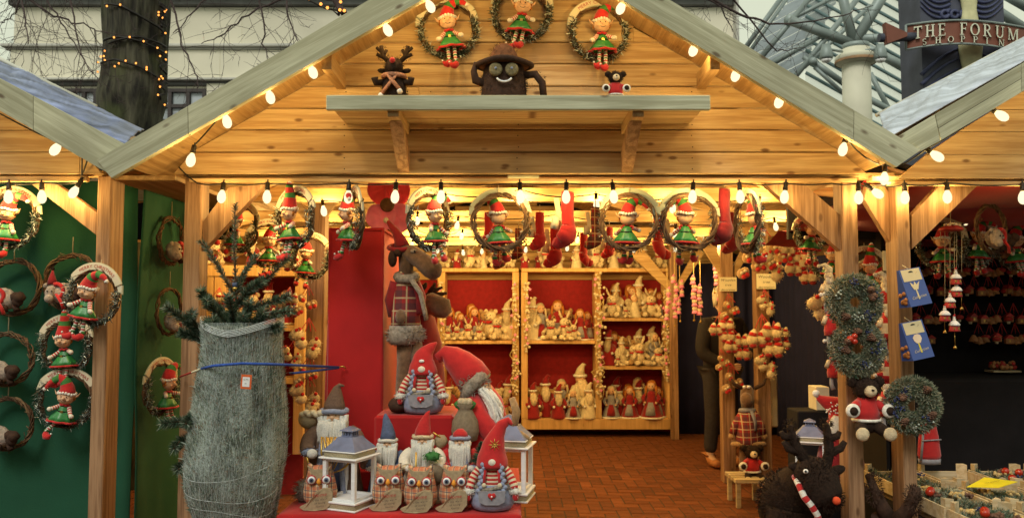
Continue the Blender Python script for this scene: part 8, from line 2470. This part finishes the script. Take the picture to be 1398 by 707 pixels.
# ============================================================ WICKER REINDEER, LANTERN AND GNOME BY THE POST
YWK = 3.55
def wk(px, py, dy=0.0): return at(px, py, YWK + dy)
rt = root("wicker_reindeer", "large dark fibre reindeer with orange nose and striped scarf by the post", "toy reindeer", Vector((wk(1085, 700).x, YWK, 0)))
m = MB("brown_fuzz"); m.tube([wk(1104, 655, .15), wk(1094, 668, .20), wk(1082, 682, .3), wk(1072, 702, .4)], [.08, .12, .145, .13], 20); m.tube([wk(1076, 694, .2), wk(1074, 740, .2), Vector((wk(1074, 760).x, YWK + .2, .0))], [.10, .09, .08], 14); m.tube([Vector((wk(1095, 700).x, YWK + .1, .55)), Vector((wk(1095, 700).x, YWK + .1, 0))], [.1, .07], 12)
fuzzy(m, wk(1084, 682, .26), (.155, .2, .135), 3400, .024, .0035, 5); m.build("body", rt, world=True)
m = MB("brown_fuzz"); m.tube([wk(1101, 636, .05), wk(1108, 645, .0), wk(1118, 661, -.04), wk(1130, 680, -.08), wk(1135, 689, -.08)], [.055, .085, .092, .07, .03], 18); fuzzy(m, wk(1114, 658, -.03), (.085, .09, .10), 2200, .02, .003, 6); fuzzy(m, wk(1128, 678, -.07), (.066, .066, .06), 900, .018, .003, 8); h = m.build("head", rt, world=True)
m = MB("orange_nose"); m.ball(wk(1142, 683, -.14), .017, 12, fz=.05); m.build("nose", h)
for (px, py) in ((1100, 643), (1121, 650)):
    m = MB("white_paint"); m.ball(wk(px, py, -.09), (.012, .008, .010), 8); m.mat("black_felt"); m.ball(wk(px, py, -.099), .005, 6); m.build("eye", h)
for pts in ([(1104, 634), (1092, 618), (1082, 598), (1078, 580)], [(1126, 640), (1132, 618), (1131, 598), (1127, 578)]):
    m = MB("brown_fuzz"); P = [wk(*p) for p in pts]; m.tube(P, [.024, .022, .020, .014], 10)
    s = -1 if pts[0][0] < 1110 else 1
    m.tube([P[1], P[1] + Vector((s*.05, 0, .02)), P[1] + Vector((s*.07, 0, .05))], [.018, .018, .012], 8); m.tube([P[2], P[2] + Vector((s*.04, 0, .01)), P[2] + Vector((s*.05, 0, .03))], [.016, .016, .01], 8)
    for p in P[1:]: fuzzy(m, p, .022, 160, .016, .003, 9)
    m.build("antler", h)
for px, py, s in ((1092, 630, -1), (1138, 634, 1)):
    m = MB("brown_fuzz"); m.ball(wk(px + s*3, py + 8, .02), (.045, .02, .022), 10, rot=(0, -s*.3, 0)); m.build("ear", h)
m = MB("red_felt"); P = [wk(1085, 650, .0), wk(1091, 662, -.06), wk(1098, 678, -.09), wk(1108, 690, -.10), wk(1116, 703, -.10), wk(1120, 720, -.08)]
PP = []
for a, b in zip(P, P[1:]):
    for i in range(2): PP.append(a.lerp(b, i/2))
m.tube(PP + [P[-1]], .014, 10, mats=["red_felt", "white_fur"]); m.build("scarf", rt, world=True)
lt = lantern("white lantern with dark roof behind the fibre reindeer's antlers", Vector((at(1106, 600, 4.05).x, 4.05, at(1106, 652, 4.05).z)), R(-20), .80)
u = root("lantern_stand", "dark box carrying the white lantern behind the fibre reindeer", "stand", Vector((lt.location.x, 4.1, 0)))
m = MB("black_cloth"); m.box(-.10, .16, -.12, .18, 0, lt.location.z - .002, .008); m.build("box_cover", u)
rt = root("spotted_gnome", "gnome in a drooping red spotted hat beside the post above the lantern", "gnome", Vector((at(1146, 640, 4.0).x, 4.0, at(1146, 655, 4.0).z)))
def gn(px, py, dy=0.0): return at(px, py, 4.0 + dy)
m = MB("dark_red_felt"); m.tube([gn(1146, 655), gn(1147, 630), gn(1147, 600), gn(1147, 580)], [.10, .11, .09, .06], 16); m.build("coat", rt, world=True)
m = MB("red_felt"); m.tube([gn(1150, 572), gn(1147, 560), gn(1138, 552), gn(1127, 548), gn(1118, 543), gn(1115, 539)], [.075, .062, .044, .030, .016, .006], 16); hh = m.build("hat", rt, world=True)
m = MB("white_fur"); m.ball(gn(1114, 537), .018, 10, fz=.3); m.build("bobble", hh)
m = MB("white_paint"); q = random.Random(3)
for k in range(26): m.ball(gn(1128 + q.random()*22, 549 + q.random()*16 + (0 if True else 0), -.055 - .02*q.random()), .0042, 5)
m.build("hat_spots", hh)
m = MB("white_fur"); m.ball(gn(1144, 584, -.05), (.045, .03, .06), 12, fz=.2); m.tube([gn(1135, 574, -.05), gn(1150, 580, -.06), gn(1158, 582, -.05)], .018, 8); m.build("beard", rt, world=True)
# pale carton between the wreath post and the curtain
rt = root("carton", "small pale open carton standing behind the spotted gnome's hat", "carton", at(1124, 545, 4.5))
bx(1114, 1133, 528, 560, 4.5, .12, "paper", "carton_body", rt); rt.location.z = at(1124, 560, 4.5).z
for c_ in rt.children: c_.location = -rt.location
u = root("carton_stand", "dark shelf under the pale carton behind the spotted gnome", "stand", (rt.location.x, 4.56, 0))
m = MB("black_cloth"); m.box(-.15, .15, -.08, .1, 0, rt.location.z - .002, .006); m.build("stand_cover", u)
# dark fibre figure between the two posts
rt = root("wicker_figure", "dark fibre animal with curled tail standing between the two stall posts", "toy figure", Vector((at(1205, 690, 3.75).x, 3.75, 0)))
m = MB("dark_brown_plush"); m.tube([at(1186, 648, 3.75), at(1194, 668, 3.7), at(1204, 690, 3.7), at(1212, 706, 3.7)], [.018, .02, .03, .04], 10); m.tube([at(1250, 664, 3.6), at(1247, 680, 3.6), at(1236, 700, 3.62), at(1222, 712, 3.7)], [.022, .026, .03, .04], 10)
fuzzy(m, at(1194, 668, 3.7), (.03, .03, .07), 500, .02, .003, 4); fuzzy(m, at(1246, 682, 3.6), (.03, .03, .06), 500, .02, .003, 5)
m.tube([at(1212, 706, 3.7), Vector((at(1212, 706, 3.7).x, 3.75, .3)), Vector((at(1212, 706, 3.7).x, 3.75, 0))], [.07, .09, .10], 12); m.build("body", rt, world=True)
